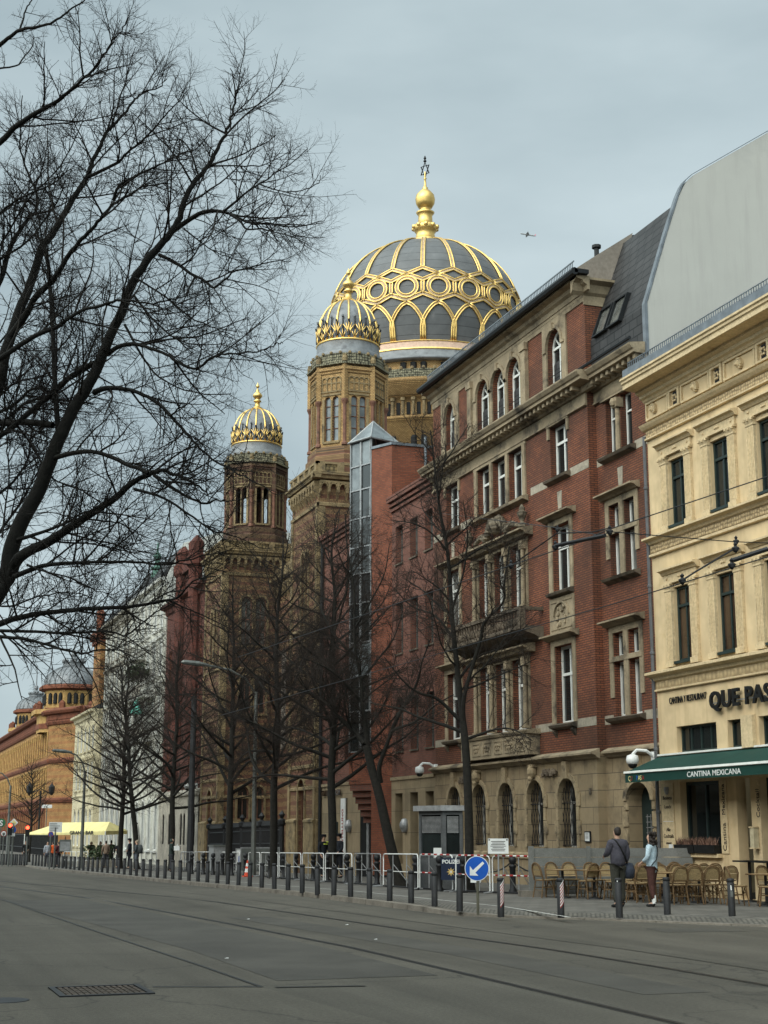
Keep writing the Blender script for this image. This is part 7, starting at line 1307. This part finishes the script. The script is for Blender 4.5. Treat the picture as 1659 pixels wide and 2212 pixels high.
def chair(x, y, face, label=None):
    o = ch0 if not used[0] else copy_tree(ch0); used[0] = 1; o.location = (x, y, .125); o.rotation_euler = (0, 0, R(face+random.uniform(-6, 6)))
    if label: o['label'] = label
def table(x, y, r=0):
    o = tb0 if not tused[0] else copy_tree(tb0); tused[0] = 1; o.location = (x, y, .125); o.rotation_euler = (0, 0, R(r))
chair(19.0, 32.55, -8); chair(19.46, 32.6, -8); chair(19.93, 32.6, -8); chair(20.4, 32.55, -8)
table(19.2, 33.3, 5); table(20.05, 33.25, 5)
for x in (19.0, 19.5, 20.0, 20.5): chair(x, 34.0, 176)
for x in (20.2, 20.65, 21.1, 21.5): chair(x, 35.0, -5)
table(20.4, 35.7, 3); table(21.2, 35.7, 3)
for x in (20.3, 20.8, 21.3): chair(x, 36.35, 178)
chair(17.62, 37.1, -75); table(18.0, 36.75, 0); chair(18.1, 37.35, 180); chair(18.5, 37.2, 170); chair(18.35, 36.0, 20)
table(18.55, 36.0, 0); chair(18.95, 36.75, 185); chair(19.35, 36.6, 175); chair(19.1, 35.45, 15); chair(18.75, 35.3, 35)
chair(18.9, 34.6, 40); chair(19.4, 35.0, -20); table(19.5, 35.6, 0); chair(19.9, 36.4, 180); chair(18.6, 33.8, 10)
chair(20.05, 31.5, 250, 'rattan bistro chair turned sideways left of the rightmost table'); table(20.7, 31.3, 0); chair(20.45, 30.85, 60, 'rattan bistro chair right of the stickered bollard, seen from the side'); chair(21.1, 30.5, 60, 'rattan bistro chair cut by the right edge of the view'); chair(21.2, 31.9, 190)
# high tables by the door
for i, (x, y) in enumerate(((21.5, 33.2), (21.45, 32.3))):
    e = empty('high_table', (x, y, .12), ['dark standing table with a white lamp by the restaurant doorway', 'dark standing table at the right edge by the restaurant wall'][i], 'table'); b = MB(); b.abox(x-.3, x+.3, y-.3, y+.3, 1.1, 1.14); b.build('table_top', 'black', e); b = MB(); b.cyl((x, y, .16), (x, y, 1.1), .04); b.lathe((x, y, .12), [(.25, 0), (.22, .03), (.04, .06)], 12); b.build('column', 'black', e)
e = empty('menu_lantern', (21.75, 33.5, 1.2), 'small cream lantern box on the wall beside the restaurant doorway', 'lantern'); b = MB(); b.abox(21.82, 21.97, 33.42, 33.6, 1.45, 1.95); b.build('case', 'cream', e); b = MB(); b.abox(21.8, 21.985, 33.4, 33.62, 1.95, 1.98); b.abox(21.8, 21.985, 33.4, 33.62, 1.42, 1.45); b.build('cap', 'yellow_lt', e)

# ------------------------------------------------------------------ people
def skin_mesh(name, pts, edges, rad, mats, parent, sub=1, root=0):
    me = bpy.data.meshes.new('t'); me.from_pydata(pts, edges, []); ob = bpy.data.objects.new('t', me); COL.objects.link(ob)
    m = ob.modifiers.new('s', 'SKIN'); m.use_smooth_shade = True; m.branch_smoothing = .2
    for i, r in enumerate(rad): me.skin_vertices[0].data[i].radius = r if isinstance(r, tuple) else (r, r)
    me.skin_vertices[0].data[root].use_root = True
    if sub: s_ = ob.modifiers.new('b', 'SUBSURF'); s_.levels = sub; s_.render_levels = sub
    dg = bpy.context.evaluated_depsgraph_get(); out = bpy.data.meshes.new_from_object(ob.evaluated_get(dg)); bpy.data.objects.remove(ob); bpy.data.meshes.remove(me)
    out.materials.clear(); out.name = name; return link(name, out, mats, parent, True)
def person(x, y, face, h, label, top, legs, shoe=(.01, .01, .01), hair='hair_dk', hat=None, arms=((.06, .2), (-.06, .0)), hairlen=0, coat=0, step=.05, female=False, skincol='skin', lo=1.0, extra=None, bulk=1.0):
    """face: heading in degrees from +Y; arms: (forward reach, lift) of the left and right wrist"""
    z = ground(y); e = empty('person', (x, y, z), label, 'person'); e.rotation_euler = (0, 0, R(face)); e.scale = (h/1.75,)*3; WL[e.name] = Vector((0, 0, 0))
    sw = .165 if female else .185; bw = .92 if female else 1
    P, E, Rd = [], [], []
    def v(p, r, frm=None):
        P.append(p); Rd.append(r)
        if frm is not None: E.append((frm, len(P)-1))
        return len(P)-1
    pel = v((0, 0, .95), (.125*bw, .1)); sp = v((0, .0, 1.12), (.12*bw, .095), pel); chs = v((0, .0, 1.32), (.14*bw, .105), sp); ub = v((0, -.01, 1.43), (.1, .08), chs)
    nk = v((0, 0, 1.5), (.055, .055), ub); h0 = v((0, .015, 1.575), (.07, .085), nk); h1 = v((0, .015, 1.655), (.078, .098), h0); h2 = v((0, .0, 1.725), (.055, .07), h1)
    ns = v((0, .125, 1.635), (.012, .014), h1)
    J = {}
    for s_, (fw_, up_) in ((-1, arms[0]), (1, arms[1])):
        sh = (s_*sw, -.01, 1.42); el = (s_*(sw+.05), -.03+fw_*.25, 1.15+up_*.12); wr = (s_*(sw+.05-max(0, up_)*.3), fw_+.02, .9+up_)
        i0 = v(sh, (.058, .055), ub); i1 = v(el, (.042, .042), i0); i2 = v(wr, (.026, .03), i1)
        d = (Vector(wr)-Vector(el)).normalized(); sd = Vector((0, 1, 0)) if abs(d.y) < .7 else Vector((0, 0, -1)); w0 = Vector(wr)
        pm = v(tuple(w0+d*.07), (.02, .036), i2)
        for k, (o, l) in enumerate(((-.03, .075), (-.01, .088), (.011, .08), (.03, .062))):
            a = v(tuple(w0+d*.1+sd*o), (.0095, .0095), pm); c_ = v(tuple(w0+d*(.1+l*.55)+sd*o+Vector((-s_*.012, 0, 0))), (.0085, .0085), a); v(tuple(w0+d*(.1+l)+sd*o*.9+Vector((-s_*.035, 0, 0))), (.007, .007), c_)
        th = v(tuple(w0+d*.045+sd*.042), (.011, .011), pm); v(tuple(w0+d*.09+sd*.06+Vector((-s_*.02, 0, 0))), (.008, .008), th)
        J[s_] = (sh, el, wr)
    K = {}
    for s_ in (-1, 1):
        st = step*s_; hp = (s_*.085, 0, .9); kn = (s_*.1, .02+st*.6, .5); ak = (s_*.105, -.02+st, .09); to = (s_*.12, .14+st, .035)
        i0 = v(hp, (.085, .09), pel); i1 = v(kn, (.055, .06), i0); i2 = v(ak, (.036, .042), i1); v(to, (.035, .025), i2); K[s_] = (hp, kn, ak, to)
    skin_mesh('body', P, E, Rd, skincol, e)
    P, E, Rd = [], [], []; lowz = .84-coat; bk = bulk
    a = v((0, 0, lowz), (.185*bw*bk, .155*bk)); b_ = v((0, 0, 1.1), (.17*bw*bk, .145*bk), a); c_ = v((0, 0, 1.32), (.185*bw*bk, .145*bk), b_); d_ = v((0, -.01, 1.44), (.115, .095), c_); v((0, 0, 1.5), (.07, .068), d_)
    for s_ in (-1, 1):
        sh, el, wr = J[s_]; i0 = v(sh, (.083*bk, .08*bk), d_); i1 = v(el, (.066*bk, .068*bk), i0); v(tuple(Vector(wr)*.92+Vector(el)*.08), (.046, .048), i1)
    jk = skin_mesh('jacket', P, E, Rd, cloth(top), e)
    P, E, Rd = [], [], []; a = v((0, 0, 1.03), (.165*bw, .135)); 
    for s_ in (-1, 1):
        hp, kn, ak, to = K[s_]; i0 = v((hp[0]*1.05, 0, .86), (.115, .125), a); i1 = v(kn, (.08, .085), i0); v((ak[0], ak[1]+.005, .1+.2*(1-lo)), (.066, .074), i1)
    skin_mesh('trousers', P, E, Rd, cloth(legs), e)
    for s_ in (-1, 1):
        hp, kn, ak, to = K[s_]; P, E, Rd = [], [], []; a = v((ak[0], ak[1]-.05, .05), (.045, .045)); b_ = v((ak[0], ak[1]+.05, .055), (.05, .05), a); c_ = v((to[0], to[1], .035), (.05, .032), b_); v((to[0], to[1]+.05, .03), (.03, .022), c_); v((ak[0], ak[1]-.01, .11), (.045, .05), a); skin_mesh('shoe', P, E, Rd, cloth(shoe, .6), e)
        if lo < 1: b = MB(); b.lathe((ak[0], ak[1], .08), [(.05, 0), (.052, .16), (.045, .2)], 8); q = b.build('sock', 'sign_white', None, True); q.parent = e
    P, E, Rd = [], [], []
    if hat == 'cap':
        b = MB(); b.lathe((0, .01, 1.68), [(.1, 0), (.115, .03), (.13, .075), (.11, .1), (.001, .11)], 14); b.prism([(-.07, .1, 1.69), (.07, .1, 1.69), (.05, .17, 1.675), (-.05, .17, 1.675)], (0, 0, .012)); q = b.build('cap', cloth((.01, .011, .014)), None, True); q.parent = e
    elif hat == 'hood': a = v((0, -.0, 1.5), (.1, .1)); b_ = v((0, -.015, 1.62), (.108, .115), a); v((0, -.01, 1.73), (.075, .085), b_); skin_mesh('hood', P, E, Rd, cloth(top), e)
    if hat != 'hood':
        q_ = v((0, -.04, 1.56), (.07, .06)); a = v((0, -.035, 1.63), (.09, .085), q_); b_ = v((0, -.01, 1.72), (.085, .1), a); v((0, .01, 1.755), (.05, .06), b_)
        if hairlen: c_ = v((0, -.05, 1.53), (.11, .09), a); v((0, -.06, 1.53-hairlen), (.12, .07), c_)
        skin_mesh('hair', P, E, Rd, hair, e)
    b = MB()
    for s_ in (-1, 1): b.ball((s_*.032, .1, 1.655), .011, 6); 
    q = b.build('eyes', 'black', None); q.parent = e
    if extra: extra(e)
    return e
def own(b, name, m, e, smooth=True): q = b.build(name, m, None, smooth); q.parent = e; return q
def man_extra(e):
    b = MB(); b.tube([(-.14, -.02, 1.5), (-.09, -.12, 1.46), (.0, -.16, 1.3), (.1, -.155, 1.12), (.19, -.08, .95)], .016, 5); own(b, 'strap', 'black', e)
    b = MB(); b.lathe((.27, .02, .62), [(.02, 0), (.12, .02), (.15, .18), (.1, .34), (.02, .36)], 10); own(b, 'bag', cloth((.03, .035, .05)), e)
def woman_extra(e):
    b = MB(); b.tube([(.12, -.0, 1.5), (.08, -.12, 1.42), (.0, -.165, 1.28), (-.09, -.16, 1.12), (-.17, -.06, .98)], .014, 5); own(b, 'strap', 'black', e)
    b = MB(); 
    for k in range(42): t = random.uniform(0, 2*pi); h_ = random.uniform(1.42, 1.76); b.ball((.1*cos(t)*1.05, -.04+.09*sin(t)*(1 if sin(t) < 0 else .5), h_), .045, 6)
    own(b, 'curls', 'hair_dk', e)
def police_extra(hv):
    def f(e):
        b = MB(); b.lathe((0, 0, .99), [(.19, 0), (.195, .05)], 12); own(b, 'belt', 'black', e)
        if hv:
            b = MB(); b.abox(-.1, .06, .1, .165, 1.36, 1.4); b.abox(-.17, -.1, .06, .15, 1.45, 1.49); own(b, 'reflective_patch', mat('hi_vis', (.55, .65, .1), .5, .1), e, False)
    return f
def pack_extra(e): b = MB(); b.lathe((0, -.2, .98), [(.05, 0), (.17, .03), (.18, .3), (.12, .48), (.02, .5)], 10); own(b, 'backpack', cloth((.05, .055, .055)), e)
def box_extra(e):
    b = MB(); b.abox(.1, .5, .2, .5, 1.12, 1.36); own(b, 'cake_box', 'sign_white', e, False); b = MB(); b.tube([(.14, .35, 1.36), (.2, .35, 1.45), (.4, .35, 1.45), (.46, .35, 1.36)], .012, 5); own(b, 'box_handle', 'sign_white', e)
(mx_, my_), (wx, wy), (p1x, p1y), (p2x, p2y) = PEOPLE_NEAR
person(17.05, 31.85, 0, 1.83, 'man from behind in dark grey pullover with black shoulder strap and bag', (.055, .052, .065), (.035, .034, .026), arms=((.3, .22), (.02, .06)), step=.06, bulk=1.14, extra=man_extra)
person(17.95, 31.85, 38, 1.7, 'woman with dark curly hair in a pale denim jacket and patterned trousers', (.36, .45, .5), (.06, .025, .02), arms=((.16, .16), (.05, .02)), hairlen=.08, female=True, lo=.7, coat=.06, step=.05, extra=woman_extra)
person(19.35, 62.9, 200, 1.8, 'police officer with yellow reflective patches, left of the tree trunk', (.012, .014, .018), (.012, .013, .016), hat='cap', arms=((.2, .15), (.1, .05)), extra=police_extra(True))
person(19.75, 61.9, 110, 1.83, 'police officer in plain dark uniform, right of the tree trunk', (.013, .015, .02), (.012, .013, .016), hat='cap', arms=((.2, .12), (.15, .1)), extra=police_extra(False))
F = PEOPLE_FAR
spec = [(0, 170, 1.75, 'person in black hooded jacket standing at the left of the walkers', (.012, .012, .013), (.012, .012, .014), dict(hat='hood', arms=((.25, .25), (.25, .25)))),
 (1, 200, 1.74, 'person in black half hidden behind the beige jacket', (.014, .013, .013), (.015, .015, .017), dict(hairlen=.1)),
 (2, 10, 1.76, 'person in a beige jacket seen from behind among the walkers', (.25, .18, .13), (.05, .05, .055), dict(arms=((.15, .1), (.1, .05)))),
 (3, 5, 1.82, 'tall person in dark jacket just right of the beige jacket', (.02, .019, .02), (.03, .03, .035), {}),
 (4, 160, 1.72, 'person in black pullover looking down at a phone', (.012, .012, .014), (.07, .07, .075), dict(arms=((.28, .3), (.28, .3)))),
 (5, 70, 1.86, 'tall man in a long dark navy coat with a cap', (.015, .018, .026), (.015, .016, .02), dict(hat='cap', coat=.2)),
 (6, 60, 1.74, 'fair haired person with a grey backpack', (.055, .065, .07), (.09, .10, .12), dict(hair='hair_lt', extra=pack_extra)),
 (7, 250, 1.8, 'person in dark green parka carrying a white cake box', (.02, .03, .026), (.03, .03, .035), dict(arms=((.3, .3), (.3, .3)), coat=.12, hat='hood', extra=box_extra)),
 (8, 190, 1.74, 'long haired person in pale grey hoodie below the yellow canopy', (.3, .31, .34), (.05, .055, .07), dict(hairlen=.2, female=True)),
 (9, 20, 1.76, 'person in bright orange vest below the yellow canopy', (.6, .1, .02), (.04, .03, .03), {}),
 (10, 30, 1.75, 'person in dark maroon jacket near the notice case', (.06, .015, .018), (.02, .02, .025), {}),
 (11, 190, 1.78, 'person in black standing left below the yellow canopy', (.012, .012, .013), (.02, .02, .02), {})]
F[7] = (16.55, 82.0)
for i, fc, h_, l_, t_, lg, kw in spec: person(F[i][0], F[i][1], fc, h_, l_, t_, lg, **kw)

# ------------------------------------------------------------------ yellow canopy, far signs, small things at the end of the street
e = empty('bar_canopy', (15.5, 112, ground(112)), 'long yellow canopy of the bar reading grand bar', 'canopy')
rg0, rg1 = (17.0, 106.2, 2.5), (15.1, 118.5, 2.5)
c4 = [(18.4, 107.0, 1.9), (16.35, 103.8, 1.86), (13.3, 126.0, 1.62), (17.2, 126.5, 1.7)]
b = MB(); b.poly([c4[0], c4[1], rg0]); b.quad(c4[1], c4[2], rg1, rg0); b.poly([c4[2], c4[3], rg1]); b.quad(c4[3], c4[0], rg0, rg1); cn = b.build('canopy', 'canvas', e)
b = MB(); q = lambda p: (p[0], p[1], p[2]-.25); b.quad(c4[0], c4[1], q(c4[1]), q(c4[0])); b.quad(c4[1], c4[2], (c4[2][0], c4[2][1], c4[2][2]-.06), q(c4[1])); b.build('valance', 'canvas', cn)
d = Vector(c4[1])-Vector(c4[2]); yaw = math.degrees(math.atan2(d.y, d.x)); text('lettering', 'GRAND BAR', .34, (15.53, 109.6, 1.63), RX(yaw), 'black', cn, .004, sx=3.2, bold=.012, align='CENTER')
b = MB()
for p in c4: b.cyl((p[0], p[1], ground(112)-.1), (p[0], p[1], p[2]), .04, n=6)
b.build('pole', 'white', e)
e = empty('folded_parasol', (18.6, 104.2, ground(104)), 'folded white parasol at the right end of the yellow canopy', 'parasol'); z = ground(104); b = MB(); b.lathe((18.6, 104.2, z), [(.05, .9), (.3, 1.0), (.26, 1.7), (.12, 2.7), (.03, 2.9)], 10); b.build('canopy', 'white_old', e); b = MB(); b.cyl((18.6, 104.2, z), (18.6, 104.2, z+3), .03); b.build('pole', 'iron', e)
b = MB()
for k in range(500):
    p = Vector((random.uniform(15.2, 17.2), random.uniform(104, 108), ground(105)+random.uniform(.3, 1.5))); t = [Vector([random.gauss(0, .12) for _ in range(3)]) for _ in range(2)]; b.poly([tuple(p), tuple(p+t[0]), tuple(p+t[1])])
e = empty('planter_hedge', (16.2, 106, ground(106)), 'dark green planter hedge under the yellow canopy', 'planter'); b.build('foliage', 'leaf', e); b = MB(); b.abox(15.1, 17.3, 103.8, 108.2, ground(106), ground(106)+.5); b.build('trough', 'greyplaster', e)
x, y = 14.3, 108.6; z = ground(y)-.1; n_ = toC(x, y); e = empty('notice_case', (x, y, z), 'grey glazed notice case on a post by the yellow canopy', 'notice case'); b = MB(); place(b, (x, y, z+.9), n_, [(-.4, .25), (.4, .25), (.4, 1.1), (-.4, 1.1)], 0); b.build('case', 'lamp_grey', e); b = MB(); place(b, (x, y, z+1.0), n_, [(-.34, .22), (.34, .22), (.34, .85), (-.34, .85)], .02); b.build('paper', 'steel', e); b = MB(); b.cyl((x, y, z), (x, y, z+1.15), .05); b.cyl((x, y, z+2.0), (x, y, z+2.2), .03); b.build('post', 'iron', e)
def panel_sign(px, py, z0, w_, h, label, m_, kind='rect', pole=True, name='road_sign', extra=None):
    n_ = toC(px, py); e = empty(name, (px, py, ground(py)), label, 'road sign'); o = (px, py, z0); b = MB()
    if kind == 'rect': place(b, o, n_, [(-w_/2, -h/2), (w_/2, -h/2), (w_/2, h/2), (-w_/2, h/2)], 0)
    elif kind == 'diamond': place(b, o, n_, [(0, -h/2), (w_/2, 0), (0, h/2), (-w_/2, 0)], 0)
    else: disc(b, o, w_/2, n_, .02)
    p = b.build('plate', m_, e)
    if extra: extra(p, o, n_)
    if pole: b = MB(); b.cyl((px, py, ground(py)), (px, py, z0), .05, n=6); b.build('post', 'lamp_grey', e)
    return e
def dia(p, o, n_): b = MB(); place(b, o, n_, [(0, -.2), (.2, 0), (0, .2), (-.2, 0)], .02); b.build('inner_face', 'canvas', p)
def blue(p, o, n_): b = MB(); place(b, o, n_, [(-.03, -.15), (.03, -.15), (.03, .06), (.1, .06), (0, .18), (-.1, .06), (-.03, .06)], .03); b.build('arrow', 'sign_white', p)
def fifty(p, o, n_): b = MB(); disc(b, Vector(o)+Vector(n_)*.02, .18, n_, .01); b.build('white_face', 'sign_white', p); text('numerals', '50', .2, tuple(Vector(o)+Vector(n_)*.05-Vector((0, 0, .07))), RX(facing(o[0], o[1])), 'black', p, .002, 'CENTER', bold=.008)
def nopark(p, o, n_): b = MB(); disc(b, Vector(o)+Vector(n_)*.02, .13, n_, .01); b.build('blue_face', 'sign_blue', p); b = MB(); place(b, o, n_, [(-.12, .1), (-.1, .12), (.12, -.1), (.1, -.12)], .04); b.build('cross_bar', 'red_paint', p)
def lines(p, o, n_):
    b = MB()
    for k in range(4): w_ = (.5, .7, .6, .45)[k]; place(b, o, n_, [(-.36, .2-k*.13), (-.36+w_*.9, .2-k*.13), (-.36+w_*.9, .235-k*.13), (-.36, .235-k*.13)], .02)
    b.build('print_lines', 'lamp_grey', p)
def sletter(p, o, n_): text('letter', 'S', .56, tuple(Vector(o)+Vector(n_)*.05-Vector((0, 0, .2))), RX(facing(o[0], o[1])), 'sign_white', p, .002, 'CENTER', bold=.015)
panel_sign(11.1, 113, 2.46, .62, .62, 'yellow and white diamond priority sign above the traffic light at far left', 'sign_white', 'diamond', extra=dia)
panel_sign(11.08, 113.05, 1.95, .46, .46, 'small round blue sign with white arrow below the diamond sign', 'sign_blue', 'disc', extra=blue)
panel_sign(10.52, 114, 1.68, .46, .46, 'round red rimmed speed sign reading 50 at the left edge', 'red_paint', 'disc', extra=fifty)
panel_sign(10.39, 115, 2.45, .64, .64, 'round green sign with white letter S at the left edge', mat('sgreen', (.03, .12, .055), .5, .1), 'disc', extra=sletter)
panel_sign(12.25, 98, 2.1, .82, .64, 'large pale direction board with text lines before the yellow canopy', 'sign_white', extra=lines)
panel_sign(11.85, 97, 1.66, .34, .4, 'small round blue and red no parking sign before the yellow canopy', 'red_paint', 'disc', extra=nopark)
panel_sign(11.06, 112.95, 1.6, .34, .22, 'small white supplementary plate under the blue arrow sign', 'sign_white', 'rect', False)
def tlight(x, y, z0, label):
    z = ground(y); n_ = toC(x, y); e = empty('traffic_light', (x, y, z), label, 'traffic light', 'traffic lights at the far left'); b = MB(); b.cyl((x, y, z), (x, y, z0-.4), .06, n=6); b.build('post', 'lamp_grey', e); b = MB(); a = Vector((0, 0, 1)).cross(n_)
    b.hexa([tuple(Vector((x, y, z0))+a*u-n_*(.25 if d else 0)+Vector((0, 0, v))) for v in (-.45, .45) for u, d in ((-.16, 0), (.16, 0), (.16, 1), (-.16, 1))]); h_ = b.build('housing', 'black', e); b = MB(); disc(b, Vector((x, y, z0+.27))+n_*.02, .13, n_, .015); b.build('red_lamp', glow('red_lamp', (1, .05, .02), 9), h_); b = MB()
    for dz in (0, -.27): disc(b, Vector((x, y, z0+dz))+n_*.015, .1, n_, .01)
    b.build('dark_lamps', 'dark', h_)
tlight(10.81, 112.5, 2.0, 'traffic light showing red at far left under the diamond sign'); tlight(12.65, 118, 1.85, 'traffic light showing red near the left end of the yellow canopy')
e = empty('lantern_post', (19.2, 168, ground(168)), 'dark ornate double lantern in front of the corner palace', 'street lamp'); b = MB(); b.cyl((19.2, 168, -1), (19.2, 168, 6.2), .1); b.tube([(18, 168, 5.8), (19.2, 168, 6.4), (20.4, 168, 5.8)], .06, 5); b.build('post', 'iron', e)
for dx in (-1.2, 1.2): b = MB(); b.lathe((19.2+dx, 168, 5.7), [(.1, 0), (.3, .3), (.35, .9), (.1, 1.2), (.02, 1.5)], 6); b.build('lantern', 'iron', e)
panel_sign(19.9, 167.5, 4.5, 1.1, .36, 'small white street name plate in front of the corner palace', 'sign_white', name='street_plate')
# distant hedge of railings and people under trees at the far end
e = empty('far_railing', (18.6, 150, ground(150)), 'dark railing along the pavement before the corner palace', 'fence'); b = MB(); y = 150.
while y < 260: b.cyl((19, y, -.7), (19, y, 1.6), .05, n=4); y += .6
for z in (.0, 1.4): b.box(street(19), 150, 260, -.04, .04, z, z+.1)
b.build('bars', 'iron', e)
# ------------------------------------------------------------------ overhead wires
def wire(pts, r, label, cat='wire', name='overhead_wire', sag=.0):
    b = MB(); o = []
    for p, q in zip(pts, pts[1:]):
        for t in np.linspace(0, 1, 6, endpoint=False): o.append((p[0]+(q[0]-p[0])*t, p[1]+(q[1]-p[1])*t, p[2]+(q[2]-p[2])*t-sag*4*t*(1-t)))
    b.tube(o+[pts[-1]], r, 5); return tag(b.build(name, 'iron'), label, cat, 'tram wires over the street')
W1 = WIRES
c1 = [W1['c1'][0], W1['c1'][2], W1['c1'][4], W1['c1'][6]]; ext = lambda a, b_, k: [b_[i]+(b_[i]-a[i])*k for i in range(3)]
wire([ext(c1[1], c1[0], 4)]+c1+[ext(c1[2], c1[3], 3)], .009, 'upper tram contact wire crossing the ochre and brick facades')
c2 = [W1['c2'][0], W1['c2'][2], W1['c2'][5]]; wire([ext(c2[1], c2[0], 3)]+c2+[ext(c2[1], c2[2], 3)], .008, 'lower tram contact wire crossing the ochre windows')
# span wires: anchored on the facades
wire([(22, 56.3, 14.9), (14.2, 28.6, 8.35)], .012, 'span wire running down from the annex to the tram wire')
wire([(14.2, 28.6, 8.35), (12.2, 23.0, 7.0), (11.5, 21.4, 6.72), (14.0, 21.6, 6.75), (19, 23.5, 7.3)], .009, 'span wire with hangers in front of the ochre facade')
wire([(6, 42, 13.6), (10.0, 52.1, 16.83), (13, 58, 17.5), (22, 72, 19.0)], .011, 'thin wire passing in front of the two tower domes')
wire([WIRES['t2'][0], WIRES['t2'][1], WIRES['t2'][2]], .014, 'short pull-off wire of the lower contact wire'); wire([WIRES['t1'][0], WIRES['t1'][1], WIRES['t1'][2], WIRES['t1'][3]], .012, 'short pull-off wire of the upper contact wire')
for k, l_ in (('rod1', 'thick insulated rod beside the upper pull-off wire'), ('rod2', 'thick insulated rod at the right edge before the ochre facade')):
    b = MB(); b.cyl(WIRES[k][0], WIRES[k][1], .032, n=8); tag(b.build('insulator_rod', 'iron'), l_, 'insulator')
for i, p in enumerate(WIRES['h']):
    b = MB(); p = Vector(p); b.lathe(tuple(p-Vector((0, 0, .06))), [(.012, 0), (.04, .03), (.045, .07), (.02, .1), (.03, .13), (.005, .16)], 8); b.cyl(tuple(p-Vector((.05, 0, 0))), tuple(p+Vector((.05, 0, .01))), .02, n=6); tag(b.build('wire_clamp', 'iron'), 'small dark clamp on the tram wires before the facades', 'clamp', 'clamps and hangers on the tram wires')
# small aircraft far away in the sky
d = Vector(AIR); e = empty('aircraft', d, 'tiny distant aircraft in the sky right of the dome', 'aircraft'); b = MB(); ax = Vector((1, -.3, -.17)).normalized(); b.tube([tuple(d-ax*9), tuple(d-ax*8), tuple(d+ax*7), tuple(d+ax*10)], [.2, .9, .9, .2], 8); b.build('fuselage', 'steel', e); b = MB(); pr = ax.cross(Vector((0, 0, 1))); b.prism([tuple(d-ax*1-pr*9), tuple(d+ax*2-pr*.5), tuple(d+ax*2+pr*.5), tuple(d-ax*1+pr*9), tuple(d-ax*2.5)], (0, 0, .3)); b.build('wing', 'steel', e); b = MB(); b.prism([tuple(d+ax*7), tuple(d+ax*9.5), tuple(d+ax*10+Vector((0, 0, 3)))], (.2, .2, 0)); b.build('tail', mat('tail_pink', (.5, .2, .25), .5, .1), e)
